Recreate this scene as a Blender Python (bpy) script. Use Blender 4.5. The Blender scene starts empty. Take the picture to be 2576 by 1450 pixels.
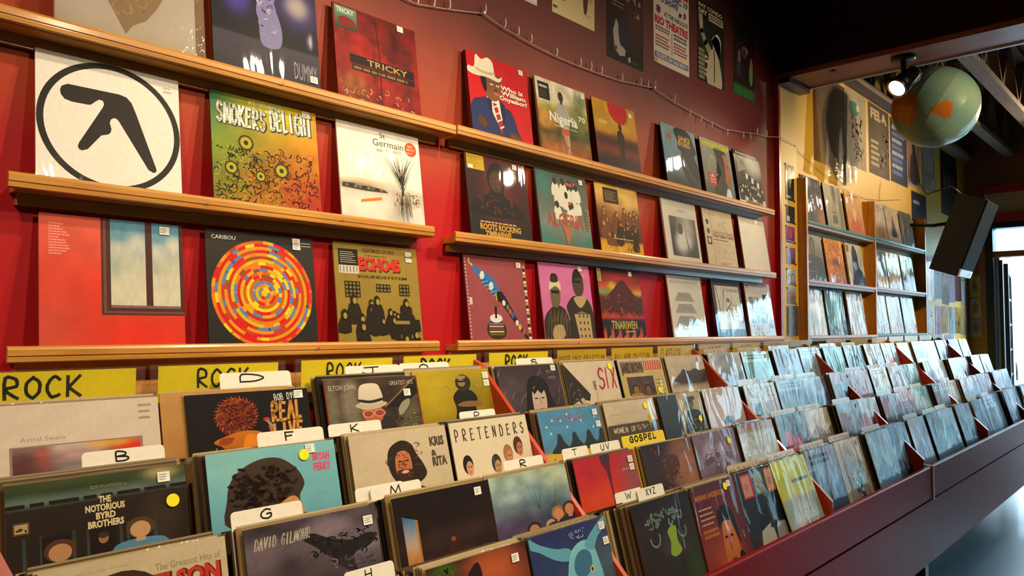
import bpy, math, random
import numpy as np
from mathutils import Matrix, Vector

# ------------------------------------------------------------------ camera, world, lights, exposure
S = bpy.context.scene
COL = S.collection
S.view_settings.view_transform = 'Standard'
S.view_settings.look = 'None'
S.view_settings.gamma = 1.0
S.view_settings.use_curve_mapping = False
S.view_settings.exposure = 0.0

cd = bpy.data.cameras.new('camera')
cd.sensor_width = 36.0
cd.lens = 36.0 * 1875.06 / 2576.0
cam = bpy.data.objects.new('camera', cd)
_r = Vector((0.68851695, -0.7252036, 0.00491401))
_u = Vector((-0.04053149, -0.03171402, 0.99867483))
_f = Vector((0.72408674, 0.68780372, 0.05122922))
_m = Matrix((_r, _u, -_f)).transposed().to_4x4()
_m.translation = Vector((-0.27094, -1.92037, 1.38730))
cam.matrix_world = _m
COL.objects.link(cam)
S.camera = cam

FLOOR = -0.15

def srgb(h):
    h = h.lstrip('#')
    o = []
    for i in (0, 2, 4):
        c = int(h[i:i+2], 16) / 255
        o.append(c / 12.92 if c <= .04045 else ((c + .055) / 1.055) ** 2.4)
    return np.array(o)

W = bpy.data.worlds.new('daylight')
S.world = W
W.use_nodes = True
wn = W.node_tree
wn.nodes.clear()
bg = wn.nodes.new('ShaderNodeBackground')
bg.inputs[0].default_value = (0.60, 0.84, 1.0, 1)
bg.inputs[1].default_value = 18.0
wo = wn.nodes.new('ShaderNodeOutputWorld')
wn.links.new(bg.outputs[0], wo.inputs[0])

def spot(loc, target, energy, size=70, blend=.8, col=(1.0, .80, .54), rad=.05):
    l = bpy.data.lights.new('track_spot', 'SPOT')
    l.energy = energy
    l.spot_size = math.radians(size)
    l.spot_blend = blend
    l.color = col
    l.shadow_soft_size = rad
    o = bpy.data.objects.new('track_spot', l)
    o.location = loc
    d = Vector(target) - Vector(loc)
    o.rotation_euler = d.to_track_quat('-Z', 'Y').to_euler()
    COL.objects.link(o)
    return o
# warm ceiling spots aimed at the record wall
spot((1.45, -1.30, 3.02), (0.55, 0, 1.35), 110, 84, .9)
spot((2.55, -1.90, 3.02), (1.3, 0, 1.4), 115, 80, .9)
spot((-.9, -1.9, 3.02), (0.2, -.25, 1.15), 130, 84, .9)
spot((3.7, -1.7, 3.02), (2.9, -.1, 1.6), 105, 104, 1.0)
spot((0.9, -2.7, 3.02), (1.5, -.40, 0.95), 175, 80, .9)
spot((7.6, -1.3, 3.02), (5.2, 0, 2.5), 130, 84, .9, (1.0, .76, .44))  # added fill for the yellow wall posters, placed to avoid the globe's shadow
spot((4.6, -2.4, 2.9), (5.35, 0, 1.95), 210, 66, .7, (1.0, .76, .44))

# daylight comes through the shop front in the end wall: a portal per opening helps sampling
def portal(y0, y1, z0, z1, x):
    l = bpy.data.lights.new('daylight_portal', 'AREA')
    l.shape = 'RECTANGLE'
    l.size = abs(y1 - y0)
    l.size_y = z1 - z0
    l.cycles.is_portal = True
    o = bpy.data.objects.new('daylight_portal', l)
    o.location = (x, (y0 + y1) / 2, (z0 + z1) / 2)
    o.rotation_euler = Vector((-1, 0, 0)).to_track_quat('-Z', 'Z').to_euler()
    COL.objects.link(o)
portal(-1.25, -.23, FLOOR, 2.42, 8.84)
portal(-3.68, -1.45, .45, 2.42, 8.84)

# ------------------------------------------------------------------ materials
def mat(name):
    m = bpy.data.materials.new(name)
    m.use_nodes = True
    nt = m.node_tree
    b = nt.nodes['Principled BSDF']
    return m, nt, b

def N(nt, t, **kw):
    n = nt.nodes.new(t)
    for k, v in kw.items():
        setattr(n, k, v)
    return n

def plain(name, hexc, rough=.5, metal=0, coat=0, bump=0, scale=40, var=.12, spec=.5):
    m, nt, b = mat(name)
    c = srgb(hexc)
    tc = N(nt, 'ShaderNodeTexCoord')
    no = N(nt, 'ShaderNodeTexNoise')
    no.inputs['Scale'].default_value = scale
    no.inputs['Detail'].default_value = 4
    nt.links.new(tc.outputs['Object'], no.inputs['Vector'])
    mx = N(nt, 'ShaderNodeMix', data_type='RGBA')
    mx.inputs['A'].default_value = (*(c * (1 - var)), 1)
    mx.inputs['B'].default_value = (*np.minimum(c * (1 + var), 1), 1)
    nt.links.new(no.outputs['Fac'], mx.inputs['Factor'])
    nt.links.new(mx.outputs['Result'], b.inputs['Base Color'])
    b.inputs['Roughness'].default_value = rough
    b.inputs['Metallic'].default_value = metal
    b.inputs['Coat Weight'].default_value = coat
    b.inputs['Coat Roughness'].default_value = .08
    b.inputs['Specular IOR Level'].default_value = spec
    if bump:
        bp = N(nt, 'ShaderNodeBump')
        bp.inputs['Strength'].default_value = bump
        bp.inputs['Distance'].default_value = .002
        nt.links.new(no.outputs['Fac'], bp.inputs['Height'])
        nt.links.new(bp.outputs[0], b.inputs['Normal'])
    return m

def wood(name, c1, c2, axis='X', rough=.35, coat=.3):
    m, nt, b = mat(name)
    tc = N(nt, 'ShaderNodeTexCoord')
    mp = N(nt, 'ShaderNodeMapping')
    sc = {'X': (1.2, 22, 22), 'Y': (22, 1.2, 22), 'Z': (22, 22, 1.2)}[axis]
    mp.inputs['Scale'].default_value = sc
    nt.links.new(tc.outputs['Object'], mp.inputs['Vector'])
    no = N(nt, 'ShaderNodeTexNoise')
    no.inputs['Scale'].default_value = 3
    no.inputs['Detail'].default_value = 6
    no.inputs['Distortion'].default_value = .6
    nt.links.new(mp.outputs[0], no.inputs['Vector'])
    r = N(nt, 'ShaderNodeValToRGB')
    r.color_ramp.elements[0].position = .3
    r.color_ramp.elements[0].color = (*srgb(c1), 1)
    r.color_ramp.elements[1].position = .7
    r.color_ramp.elements[1].color = (*srgb(c2), 1)
    nt.links.new(no.outputs['Fac'], r.inputs[0])
    nt.links.new(r.outputs[0], b.inputs['Base Color'])
    b.inputs['Roughness'].default_value = rough
    b.inputs['Coat Weight'].default_value = coat
    b.inputs['Coat Roughness'].default_value = .15
    return m

def printed(name, rough, coat, wrinkle, wscale, croug=.03):
    """flat print: the sheet's own colours sit in the mesh's colour attribute"""
    m, nt, b = mat(name)
    at = N(nt, 'ShaderNodeAttribute')
    at.attribute_name = 'Col'
    tc = N(nt, 'ShaderNodeTexCoord')
    gr = N(nt, 'ShaderNodeTexNoise')
    gr.inputs['Scale'].default_value = 90
    gr.inputs['Detail'].default_value = 3
    nt.links.new(tc.outputs['Object'], gr.inputs['Vector'])
    mr = N(nt, 'ShaderNodeMapRange')
    mr.inputs['To Min'].default_value = .88
    mr.inputs['To Max'].default_value = 1.10
    nt.links.new(gr.outputs['Fac'], mr.inputs['Value'])
    mx = N(nt, 'ShaderNodeMix', data_type='RGBA', blend_type='MULTIPLY')
    mx.inputs['Factor'].default_value = 1
    nt.links.new(at.outputs['Color'], mx.inputs['A'])
    nt.links.new(mr.outputs[0], mx.inputs['B'])
    nt.links.new(mx.outputs['Result'], b.inputs['Base Color'])
    b.inputs['Roughness'].default_value = rough
    b.inputs['Specular IOR Level'].default_value = .12
    b.inputs['Coat Weight'].default_value = coat
    b.inputs['Coat Roughness'].default_value = croug
    if wrinkle:
        oi = N(nt, 'ShaderNodeObjectInfo')
        ad = N(nt, 'ShaderNodeVectorMath', operation='ADD')
        mu = N(nt, 'ShaderNodeVectorMath', operation='SCALE')
        cx = N(nt, 'ShaderNodeCombineXYZ')
        for i in range(3):
            nt.links.new(oi.outputs['Random'], cx.inputs[i])
        mu.inputs['Scale'].default_value = 37
        nt.links.new(cx.outputs[0], mu.inputs[0])
        nt.links.new(mu.outputs[0], ad.inputs[0])
        nt.links.new(tc.outputs['Object'], ad.inputs[1])
        mp = N(nt, 'ShaderNodeMapping')
        mp.inputs['Rotation'].default_value = (0, .6, 0)
        mp.inputs['Scale'].default_value = (1.0, 1.0, .35)
        nt.links.new(ad.outputs[0], mp.inputs['Vector'])
        wr = N(nt, 'ShaderNodeTexNoise')
        wr.inputs['Scale'].default_value = wscale
        wr.inputs['Detail'].default_value = 2.5
        wr.inputs['Distortion'].default_value = .8
        nt.links.new(mp.outputs[0], wr.inputs['Vector'])
        bp = N(nt, 'ShaderNodeBump')
        bp.inputs['Strength'].default_value = wrinkle
        bp.inputs['Distance'].default_value = .01
        nt.links.new(wr.outputs['Fac'], bp.inputs['Height'])
        nt.links.new(bp.outputs[0], b.inputs['Coat Normal'])
    return m

def clear(name, tint='#ffffff', rough=.08, solid=.1, sc='#d8d4c8', wrinkle=.5, ior=1.5):
    m, nt, b = mat(name)
    nt.nodes.remove(b)
    out = nt.nodes['Material Output']
    tr = N(nt, 'ShaderNodeBsdfTransparent')
    tr.inputs[0].default_value = (*srgb(tint), 1)
    gl = N(nt, 'ShaderNodeBsdfGlossy')
    gl.inputs['Roughness'].default_value = rough
    df = N(nt, 'ShaderNodeBsdfDiffuse')
    df.inputs[0].default_value = (*srgb(sc), 1)
    fr = N(nt, 'ShaderNodeFresnel')
    fr.inputs[0].default_value = ior
    tc = N(nt, 'ShaderNodeTexCoord')
    no = N(nt, 'ShaderNodeTexNoise')
    no.inputs['Scale'].default_value = 60
    nt.links.new(tc.outputs['Object'], no.inputs['Vector'])
    bp = N(nt, 'ShaderNodeBump')
    bp.inputs['Strength'].default_value = wrinkle
    bp.inputs['Distance'].default_value = .004
    nt.links.new(no.outputs['Fac'], bp.inputs['Height'])
    nt.links.new(bp.outputs[0], gl.inputs['Normal'])
    m1 = N(nt, 'ShaderNodeMixShader')
    m1.inputs[0].default_value = solid
    nt.links.new(tr.outputs[0], m1.inputs[1])
    nt.links.new(df.outputs[0], m1.inputs[2])
    m2 = N(nt, 'ShaderNodeMixShader')
    nt.links.new(fr.outputs[0], m2.inputs[0])
    nt.links.new(m1.outputs[0], m2.inputs[1])
    nt.links.new(gl.outputs[0], m2.inputs[2])
    nt.links.new(m2.outputs[0], out.inputs['Surface'])
    return m

def emit(name, hexc, strength):
    m, nt, b = mat(name)
    b.inputs['Emission Color'].default_value = (*srgb(hexc), 1)
    b.inputs['Emission Strength'].default_value = strength
    return m

def red_wall():
    """ombre paint: crimson below, sponged into burnt orange above, the top darkened as painted light fall-off"""
    m, nt, b = mat('red_ombre_shaded_top')
    tc = N(nt, 'ShaderNodeTexCoord')
    sp = N(nt, 'ShaderNodeSeparateXYZ')
    nt.links.new(tc.outputs['Object'], sp.inputs[0])
    no = N(nt, 'ShaderNodeTexNoise')
    no.inputs['Scale'].default_value = 5
    no.inputs['Detail'].default_value = 6
    nt.links.new(tc.outputs['Object'], no.inputs['Vector'])
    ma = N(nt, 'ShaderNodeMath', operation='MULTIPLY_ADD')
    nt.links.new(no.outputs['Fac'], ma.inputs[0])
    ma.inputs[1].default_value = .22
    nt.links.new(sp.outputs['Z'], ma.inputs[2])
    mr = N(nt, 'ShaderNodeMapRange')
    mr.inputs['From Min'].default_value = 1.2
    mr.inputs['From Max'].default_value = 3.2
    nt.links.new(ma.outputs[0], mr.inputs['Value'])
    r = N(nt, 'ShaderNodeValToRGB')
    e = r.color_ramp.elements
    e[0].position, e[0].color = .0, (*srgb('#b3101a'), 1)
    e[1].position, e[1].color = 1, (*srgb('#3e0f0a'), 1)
    for p, c in ((.36, '#b01418'), (.44, '#a8401c'), (.56, '#98381a'), (.70, '#661c10')):  # upper stops darkened: fall-off of the spots put into the colour
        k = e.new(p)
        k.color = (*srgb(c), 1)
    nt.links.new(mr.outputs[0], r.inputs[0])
    nt.links.new(r.outputs[0], b.inputs['Base Color'])
    b.inputs['Roughness'].default_value = .55
    b.inputs['Specular IOR Level'].default_value = .25
    bp = N(nt, 'ShaderNodeBump')
    bp.inputs['Strength'].default_value = .15
    bp.inputs['Distance'].default_value = .003
    n2 = N(nt, 'ShaderNodeTexNoise')
    n2.inputs['Scale'].default_value = 120
    nt.links.new(tc.outputs['Object'], n2.inputs['Vector'])
    nt.links.new(n2.outputs['Fac'], bp.inputs['Height'])
    nt.links.new(bp.outputs[0], b.inputs['Normal'])
    return m

M = dict(
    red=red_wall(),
    yellow=plain('mustard_paint', '#d2a428', .5, bump=.1, scale=9),
    yellow2=plain('pale_mustard_paint', '#dcb244', .45, scale=9),
    brown_wall=plain('tan_brown_paint', '#8a5a30', .5, scale=6),
    oxblood=plain('oxblood_gloss_paint', '#3a0c0a', .3, scale=5),
    crimson=plain('crimson_gloss_paint', '#a8141c', .3, scale=5),
    ceil=plain('charcoal_ceiling_paint', '#1c1514', .7, scale=6),
    steel=plain('dull_steel', '#8a8680', .4, .8),
    floor=plain('blue_grey_floor', '#6f7d86', .4, coat=.12, scale=3, var=.2),
    plaster=plain('warm_plaster', '#7a5a40', .7, scale=5),
    rail=wood('honey_pine', '#b0752c', '#d29a48'),
    rail_z=wood('honey_pine_upright', '#a8641c', '#cf8a34', 'Z'),
    beam_wood=wood('stained_fir', '#8a4a26', '#b86c38', 'Y', .5, .1),
    joist=wood('pale_joist_wood', '#6a5648', '#8a7464', 'X', .7, 0),
    deck=wood('roof_deck_boards', '#4a3222', '#7a5c44', 'Y', .7, 0),
    ply=wood('pale_plywood', '#b09878', '#d0ba98', 'Y', .6, 0),
    bin=plain('red_bin_lacquer', '#7c0c09', .42, coat=.0, scale=4, var=.08, spec=.06),
    part=plain('vermilion_divider_paint', '#b8381a', .35, coat=.3, scale=6),
    tray=plain('dark_bin_bottom', '#2a1a12', .7),
    black=plain('black_paint', '#0a0908', .45),
    speaker=plain('black_vinyl_wrap', '#0c0a09', .5, bump=.3, scale=300),
    grille=plain('black_grille_cloth', '#0e1418', .8, bump=.3, scale=600, spec=.12),
    white=plain('white_plastic', '#e8e4da', .35, var=.03),
    label=plain('silver_label', '#c8ccd0', .3, var=.03),
    jamb=plain('white_jamb', '#c8d4dc', .4),
    bumper=plain('dull_chrome', '#9aa0a4', .3, .9),
    carpaint=plain('grey_car_paint', '#788088', .25, coat=.8),
    tyre=plain('tyre_rubber', '#16161a', .8),
    road=plain('grey_asphalt', '#8a8c8e', .85, scale=20),
    facade=plain('pale_render', '#d4d6d4', .8, scale=3),
    awning=plain('red_awning', '#8a4a50', .8),
    wire=plain('clear_wire', '#b8a890', .4),
    print_wrap=printed('shrink_wrapped_print', .5, .7, .22, 9, .03),
    print_bin=printed('plastic_bagged_print', .55, .42, 1.0, 8, .04),
    print_card=printed('matt_card_print', .55, .0, 0, 1),
    print_gloss=printed('glossy_sign_print', .4, .35, .2, 8, .06),
    film=clear('clear_poly_sleeve', solid=.2, sc='#b8a888', ior=1.35),
    acrylic=clear('clear_acrylic', solid=.03, wrinkle=.1, ior=1.2),
    glass=clear('door_glass', tint='#e4f2f4', solid=.03, wrinkle=0, rough=.02),
    shelf_green=plain('green_shelf_paint', '#2f6a54', .35, scale=10),
    shelf_pink=plain('pink_shelf_paint', '#a84a58', .35, scale=10),
    shelf_grey=plain('grey_shelf_underside', '#7c7e80', .5),
    drape=clear('draped_poly_sheet', solid=.10, sc='#d8c8b0', ior=1.2),
    lens=emit('lit_lamp_lens', '#fff0c0', 14),
    reflector=plain('warm_reflector', '#c8b490', .25, .9),
)

# ------------------------------------------------------------------ mesh helpers
def link(name, me, parent=None):
    o = bpy.data.objects.new(name, me)
    COL.objects.link(o)
    if parent is not None:
        o.parent = parent
    return o

def tag(o, label=None, cat=None, group=None, kind=None):
    if label: o['label'] = label
    if cat: o['category'] = cat
    if group: o['group'] = group
    if kind: o['kind'] = kind
    return o

def empty(name, loc=(0, 0, 0), rot=(0, 0, 0)):
    o = bpy.data.objects.new(name, None)
    o.empty_display_size = .05
    o.location = loc
    o.rotation_euler = rot
    COL.objects.link(o)
    return o

class MB:
    def __init__(s):
        s.v, s.f, s.c, s.sm = [], [], [], []
    def add(s, vs, fs, col=None, smooth=False):
        b = len(s.v)
        s.v += [tuple(map(float, p)) for p in vs]
        s.f += [tuple(b + i for i in f) for f in fs]
        s.sm += [smooth] * len(fs)
        s.c += [(1, 1, 1) if col is None else tuple(col)] * len(vs)
        return s
    def box(s, x0, x1, y0, y1, z0, z1, col=None):
        v = [(x, y, z) for x in (x0, x1) for y in (y0, y1) for z in (z0, z1)]
        f = [(0, 1, 3, 2), (4, 6, 7, 5), (0, 4, 5, 1), (2, 3, 7, 6), (0, 2, 6, 4), (1, 5, 7, 3)]
        return s.add(v, f, col)
    def prism(s, prof, a0, a1, axis='x', col=None):
        """extrude a closed profile (counter-clockwise list of 2D points) along an axis"""
        n = len(prof)
        def P(a, p):
            return {'x': (a, p[0], p[1]), 'y': (p[0], a, p[1]), 'z': (p[0], p[1], a)}[axis]
        v = [P(a0, p) for p in prof] + [P(a1, p) for p in prof]
        f = [(i, (i + 1) % n, n + (i + 1) % n, n + i) for i in range(n)]
        f += [tuple(range(n))[::-1], tuple(range(n, 2 * n))]
        return s.add(v, f, col)
    def tube(s, pts, r, n=6, smooth=True, caps=True):
        pts = [Vector(p) for p in pts]
        rs = r if isinstance(r, (list, tuple)) else [r] * len(pts)
        vs, fs = [], []
        up = Vector((0, 0, 1))
        for i, p in enumerate(pts):
            d = (pts[min(i + 1, len(pts) - 1)] - pts[max(i - 1, 0)]).normalized()
            a = d.cross(up)
            if a.length < 1e-3: a = d.cross(Vector((1, 0, 0)))
            a.normalize()
            b = a.cross(d)
            for k in range(n):
                t = 2 * math.pi * k / n
                vs.append(p + rs[i] * (math.cos(t) * a + math.sin(t) * b))
        for i in range(len(pts) - 1):
            for k in range(n):
                k2 = (k + 1) % n
                fs.append((i * n + k, i * n + k2, (i + 1) * n + k2, (i + 1) * n + k))
        if caps:
            fs.append(tuple(range(n))[::-1])
            fs.append(tuple(range((len(pts) - 1) * n, len(pts) * n)))
        return s.add(vs, fs, None, smooth)
    def build(s, name, m, parent=None, colors=False):
        me = bpy.data.meshes.new(name)
        me.from_pydata(s.v, [], s.f)
        me.materials.append(m)
        if any(s.sm):
            me.polygons.foreach_set('use_smooth', s.sm)
        if colors:
            ca = me.color_attributes.new('Col', 'FLOAT_COLOR', 'POINT')
            a = np.ones((len(s.v), 4), np.float32)
            a[:, :3] = np.array(s.c)
            ca.data.foreach_set('color', a.ravel())
        me.update()
        return link(name, me, parent)

def struct(o):
    o['kind'] = 'structure'
    return o

def copy_tree(o, parent=None):
    c = o.copy()
    COL.objects.link(c)
    if parent is not None: c.parent = parent
    for ch in list(o.children):
        copy_tree(ch, c)
    return c
# ------------------------------------------------------------------ flat print: colours and outlines on a sheet
HAND = {
 'A': '0,0 .45,1 .85,0|.2,.4 .7,.4', 'B': '.05,0 .05,1 .6,.9 .6,.6 .1,.5 .75,.4 .7,.05 .05,0', 'C': '.8,.85 .5,1 .15,.7 .1,.3 .4,0 .8,.1',
 'D': '.05,0 .1,1 .6,.85 .8,.45 .55,.05 .05,0', 'E': '.75,.95 .1,1 .05,0 .75,.05|.08,.5 .6,.55', 'F': '.75,.95 .1,1 .1,0|.1,.5 .6,.55',
 'G': '.8,.85 .45,1 .1,.6 .15,.15 .55,0 .8,.2 .8,.5 .5,.48', 'H': '.1,0 .1,1|.75,0 .75,1|.1,.5 .75,.55', 'I': '.4,0 .4,1',
 'J': '.2,.95 .8,1|.55,1 .55,.2 .35,0 .1,.2', 'K': '.1,0 .1,1|.8,1 .15,.45 .85,0', 'L': '.1,1 .1,0 .7,.03', 'M': '.0,0 .12,1 .46,.12 .8,1 .94,0',
 'N': '.05,0 .1,1 .7,0 .75,1', 'O': '.45,1 .1,.7 .1,.25 .45,0 .8,.3 .8,.75 .45,1', 'P': '.1,0 .1,1 .65,.95 .75,.65 .5,.45 .1,.45',
 'Q': '.45,1 .1,.7 .1,.25 .45,0 .8,.3 .8,.75 .45,1|.5,.3 .9,-.05', 'R': '.1,0 .1,1 .65,.95 .7,.6 .1,.45 .8,0',
 'S': '.75,.85 .45,1 .15,.8 .25,.55 .65,.45 .75,.2 .4,0 .1,.15', 'T': '0,.95 .85,1|.42,1 .4,0', 'U': '.1,1 .1,.2 .4,0 .7,.15 .75,1',
 'V': '.05,1 .4,0 .8,1', 'W': '0,1 .2,0 .45,.7 .7,0 .95,1', 'X': '.05,0 .8,1|.1,1 .8,0', 'Y': '.05,1 .4,.5|.8,1 .35,0', 'Z': '.05,.95 .8,1 .05,0 .85,.03',
 '4': '.6,0 .6,1 .05,.35 .85,.35', '5': '.75,1 .2,.95 .15,.55 .6,.6 .75,.3 .5,0 .1,.1', '?': '.1,.8 .4,1 .7,.75 .4,.45 .4,.25|.4,.05 .4,0', ' ': '',
 '&': '.8,0 .2,.75 .4,1 .55,.8 .1,.3 .35,0 .8,.4', '7': '.05,1 .8,1 .3,0', '0': '.45,1 .1,.7 .1,.25 .45,0 .8,.3 .8,.75 .45,1', "'": '.4,1 .35,.75', '-': '.1,.45 .7,.45',
 'o': '.4,.55 .1,.3 .35,0 .65,.25 .4,.55', 'l': '.4,1 .35,0', 'e': '.1,.3 .6,.35 .4,.55 .1,.3 .3,0 .65,.1', 'c': '.6,.45 .3,.55 .1,.25 .35,0 .65,.1',
 't': '.35,.9 .35,0|.1,.6 .65,.6', 'i': '.4,.5 .4,0', 'n': '.1,.5 .1,0|.1,.4 .4,.55 .6,.4 .6,0',
}
_hc = {k: [[tuple(float(x) for x in p.split(',')) for p in st.split()] for st in v.split('|') if st] for k, v in HAND.items()}
_txt_cache = {}
def glyphs(s, bold=0):
    """outline triangles of a word in Blender's built-in typeface, scaled so capitals are 1 high"""
    key = (s, bold)
    if key not in _txt_cache:
        cu = bpy.data.curves.new('t', 'FONT')
        cu.body = s
        cu.offset = bold
        cu.resolution_u = 2
        o = bpy.data.objects.new('t', cu)
        me = o.to_mesh()
        v = np.zeros(len(me.vertices) * 3)
        me.vertices.foreach_get('co', v)
        v = v.reshape(-1, 3)[:, :2]
        f = [tuple(p.vertices) for p in me.polygons]
        o.to_mesh_clear()
        bpy.data.objects.remove(o)
        bpy.data.curves.remove(cu)
        v = v / .73
        v[:, 0] -= v[:, 0].min()
        _txt_cache[key] = (v, f)
    return _txt_cache[key]

def snoise(n, freq, rng):
    g = rng.random((freq + 2, freq + 2))
    t = np.linspace(0, freq, n)
    i = np.minimum(t.astype(int), freq)
    f = t - i
    f = f * f * (3 - 2 * f)
    a = g[i][:, i] * (1 - f)[None, :] + g[i][:, i + 1] * f[None, :]
    b = g[i + 1][:, i] * (1 - f)[None, :] + g[i + 1][:, i + 1] * f[None, :]
    return a * (1 - f)[:, None] + b * f[:, None]

def clip(pts):
    for ax, lim, sg in ((0, 0, 1), (0, 1, -1), (1, 0, 1), (1, 1, -1)):
        out = []
        for i in range(len(pts)):
            a, b = pts[i - 1], pts[i]
            da, db = sg * (a[ax] - lim), sg * (b[ax] - lim)
            if (da >= 0) != (db >= 0):
                t = da / (da - db)
                out.append((a[0] + t * (b[0] - a[0]), a[1] + t * (b[1] - a[1])))
            if db >= 0: out.append(b)
        pts = out
        if len(pts) < 3: return []
    return pts

class Art:
    """a picture made of outlines in unit coordinates: u to the right, v up; each call prints over the last"""
    def __init__(s, seed=0, aspect=1.0):
        s.v, s.f, s.c = [], [], []
        s.L = 1
        s.rng = np.random.default_rng(seed)
        s.asp = aspect           # sheet width / height
    def _add(s, pts, faces, cols):
        b = len(s.v)
        s.v += [(float(p[0]), float(p[1]), s.L) for p in pts]
        s.c += [tuple(c) for c in cols]
        s.f += [tuple(b + i for i in f) for f in faces]
    def soft(s, base, blobs=(), n=20, grain=.06, freq=9, box=(0, 0, 1, 1)):
        """a soft photographic patch: vertical colour stops plus blobs (u, v, ru, rv, colour, strength, edge power)"""
        x0, y0, x1, y1 = box
        t = np.linspace(0, 1, n)
        U, V = np.meshgrid(t, t)
        if isinstance(base, str): base = [(0, base), (1, base)]
        ps = [p for p, _ in base]
        cs = np.array([srgb(c) for _, c in base])
        C = np.stack([np.interp(V, ps, cs[:, k]) for k in range(3)], -1)
        for bl in blobs:
            cx, cy, rx, ry, col = bl[:5]
            st = bl[5] if len(bl) > 5 else 1
            pw = bl[6] if len(bl) > 6 else 1.5
            w = st * np.exp(-(((U - cx) / rx) ** 2 + ((V - cy) / ry) ** 2) ** pw)
            C = C * (1 - w[..., None]) + srgb(col) * w[..., None]
        if grain:
            k = 1 + grain * 4 * (snoise(n, freq, s.rng) - .5) + grain * (s.rng.random((n, n)) - .5)
            C = C * k[..., None]
        C = np.clip(C, 0, 1).reshape(-1, 3)
        P = np.stack([x0 + U * (x1 - x0), y0 + V * (y1 - y0)], -1).reshape(-1, 2)
        F = [(j * n + i, j * n + i + 1, (j + 1) * n + i + 1, (j + 1) * n + i) for j in range(n - 1) for i in range(n - 1)]
        s._add(P, F, C)
        s.L += 1
        return s
    def poly(s, pts, col, keep=False, top=None):
        pts = clip([tuple(p) for p in pts])
        if len(pts) < 3: return s
        ar = sum(pts[i - 1][0] * pts[i][1] - pts[i][0] * pts[i - 1][1] for i in range(len(pts)))
        if ar < 0: pts = pts[::-1]
        c = srgb(col)
        if top:
            c2 = srgb(top)
            ys = [p[1] for p in pts]
            y0, y1 = min(ys), max(ys)
            cs = [c + (c2 - c) * ((p[1] - y0) / (y1 - y0 + 1e-9)) for p in pts]
        else:
            cs = [c] * len(pts)
        s._add(pts, [tuple(range(len(pts)))], cs)
        if not keep: s.L += 1
        return s
    def rect(s, x0, y0, x1, y1, col, keep=False, top=None):
        return s.poly([(x0, y0), (x1, y0), (x1, y1), (x0, y1)], col, keep, top)
    def blob(s, pts, col, sub=4, keep=False, top=None):
        """smooth closed outline through the points"""
        n = len(pts)
        o = []
        for i in range(n):
            p0, p1, p2, p3 = (np.array(pts[(i + k - 1) % n], float) for k in range(4))
            for k in range(sub):
                t = k / sub
                o.append(tuple(.5 * ((2 * p1) + (p2 - p0) * t + (2 * p0 - 5 * p1 + 4 * p2 - p3) * t * t + (3 * p1 - p0 - 3 * p2 + p3) * t ** 3)))
        return s.poly(o, col, keep, top)
    def ell(s, cx, cy, rx, ry, col, rot=0, n=20, keep=False, top=None):
        c, q = math.cos(rot), math.sin(rot)
        return s.poly([(cx + rx * math.cos(t) * c - ry * math.sin(t) * q, cy + rx * math.cos(t) * q + ry * math.sin(t) * c)
                       for t in np.linspace(0, 2 * math.pi, n, endpoint=False)], col, keep, top)
    def line(s, pts, w, col, keep=False):
        k = np.array([s.asp, 1.0])
        pts = [np.array(p, float) * k for p in pts]
        w2 = list(np.interp(np.linspace(0, 1, len(pts)), np.linspace(0, 1, len(w)), w)) if isinstance(w, (list, tuple)) else [w] * len(pts)
        w2 = [q * s.asp if s.asp > 1.6 else q for q in w2]
        for i in range(len(pts) - 1):
            d = pts[i + 1] - pts[i]
            l = np.hypot(*d)
            if l < 1e-6: continue
            d /= l
            n = np.array([-d[1], d[0]])
            a, b = pts[i] - d * w2[i] * .3, pts[i + 1] + d * w2[i + 1] * .3
            s.poly([q / k for q in (a + n * w2[i] / 2, b + n * w2[i + 1] / 2, b - n * w2[i + 1] / 2, a - n * w2[i] / 2)], col, True)
        if not keep: s.L += 1
        return s
    def text(s, t, x, y, h, col, w=None, bold=0, slant=0, rot=0):
        v, f = glyphs(t, bold)
        ww = v[:, 0].max()
        sx = (w / ww) if w else h / s.asp
        p = np.stack([v[:, 0] * sx + slant * v[:, 1] * h, v[:, 1] * h], -1)
        c, q = math.cos(rot), math.sin(rot)
        p = np.stack([x + p[:, 0] * c - p[:, 1] * q, y + p[:, 0] * q + p[:, 1] * c], -1)
        s._add(np.clip(p, .003, .997), f, [srgb(col)] * len(p))
        s.L += 1
        return s
    def hand(s, t, x, y, h, w, col, sw=.02, jit=.05, rot=0, slant=0):
        """marker lettering: word t fitted into width w"""
        cw = w / max(len(t), 1)
        c, q = math.cos(rot), math.sin(rot)
        for i, ch in enumerate(t):
            for st in _hc.get(ch, _hc.get(ch.upper(), [])):
                P = []
                if len(st) > 3 and ch in 'BCDGJOPQRSU&?350ce':
                    ex = [st[0]] + list(st) + [st[-1]]
                    st = [tuple(.5 * (2 * ex[m][e] + (ex[m + 1][e] - ex[m - 1][e]) * t + (2 * ex[m - 1][e] - 5 * ex[m][e] + 4 * ex[m + 1][e] - ex[m + 2][e]) * t * t + (3 * ex[m][e] - ex[m - 1][e] - 3 * ex[m + 1][e] + ex[m + 2][e]) * t ** 3) for e in (0, 1)) for m in range(1, len(ex) - 2) for t in (0, .33, .67)] + [st[-1]]
                jw = jit * (.4 if len(st) > 8 else 1)
                for (a, b) in st:
                    a += s.rng.normal(0, jw * .5); b += s.rng.normal(0, jw * .5)
                    px, py = (i + a * .86) * cw + slant * b * h, b * h
                    P.append((x + px * c - py * q, y + px * q + py * c))
                s.line(P, sw, col, True)
        s.L += 1
        return s
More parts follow.
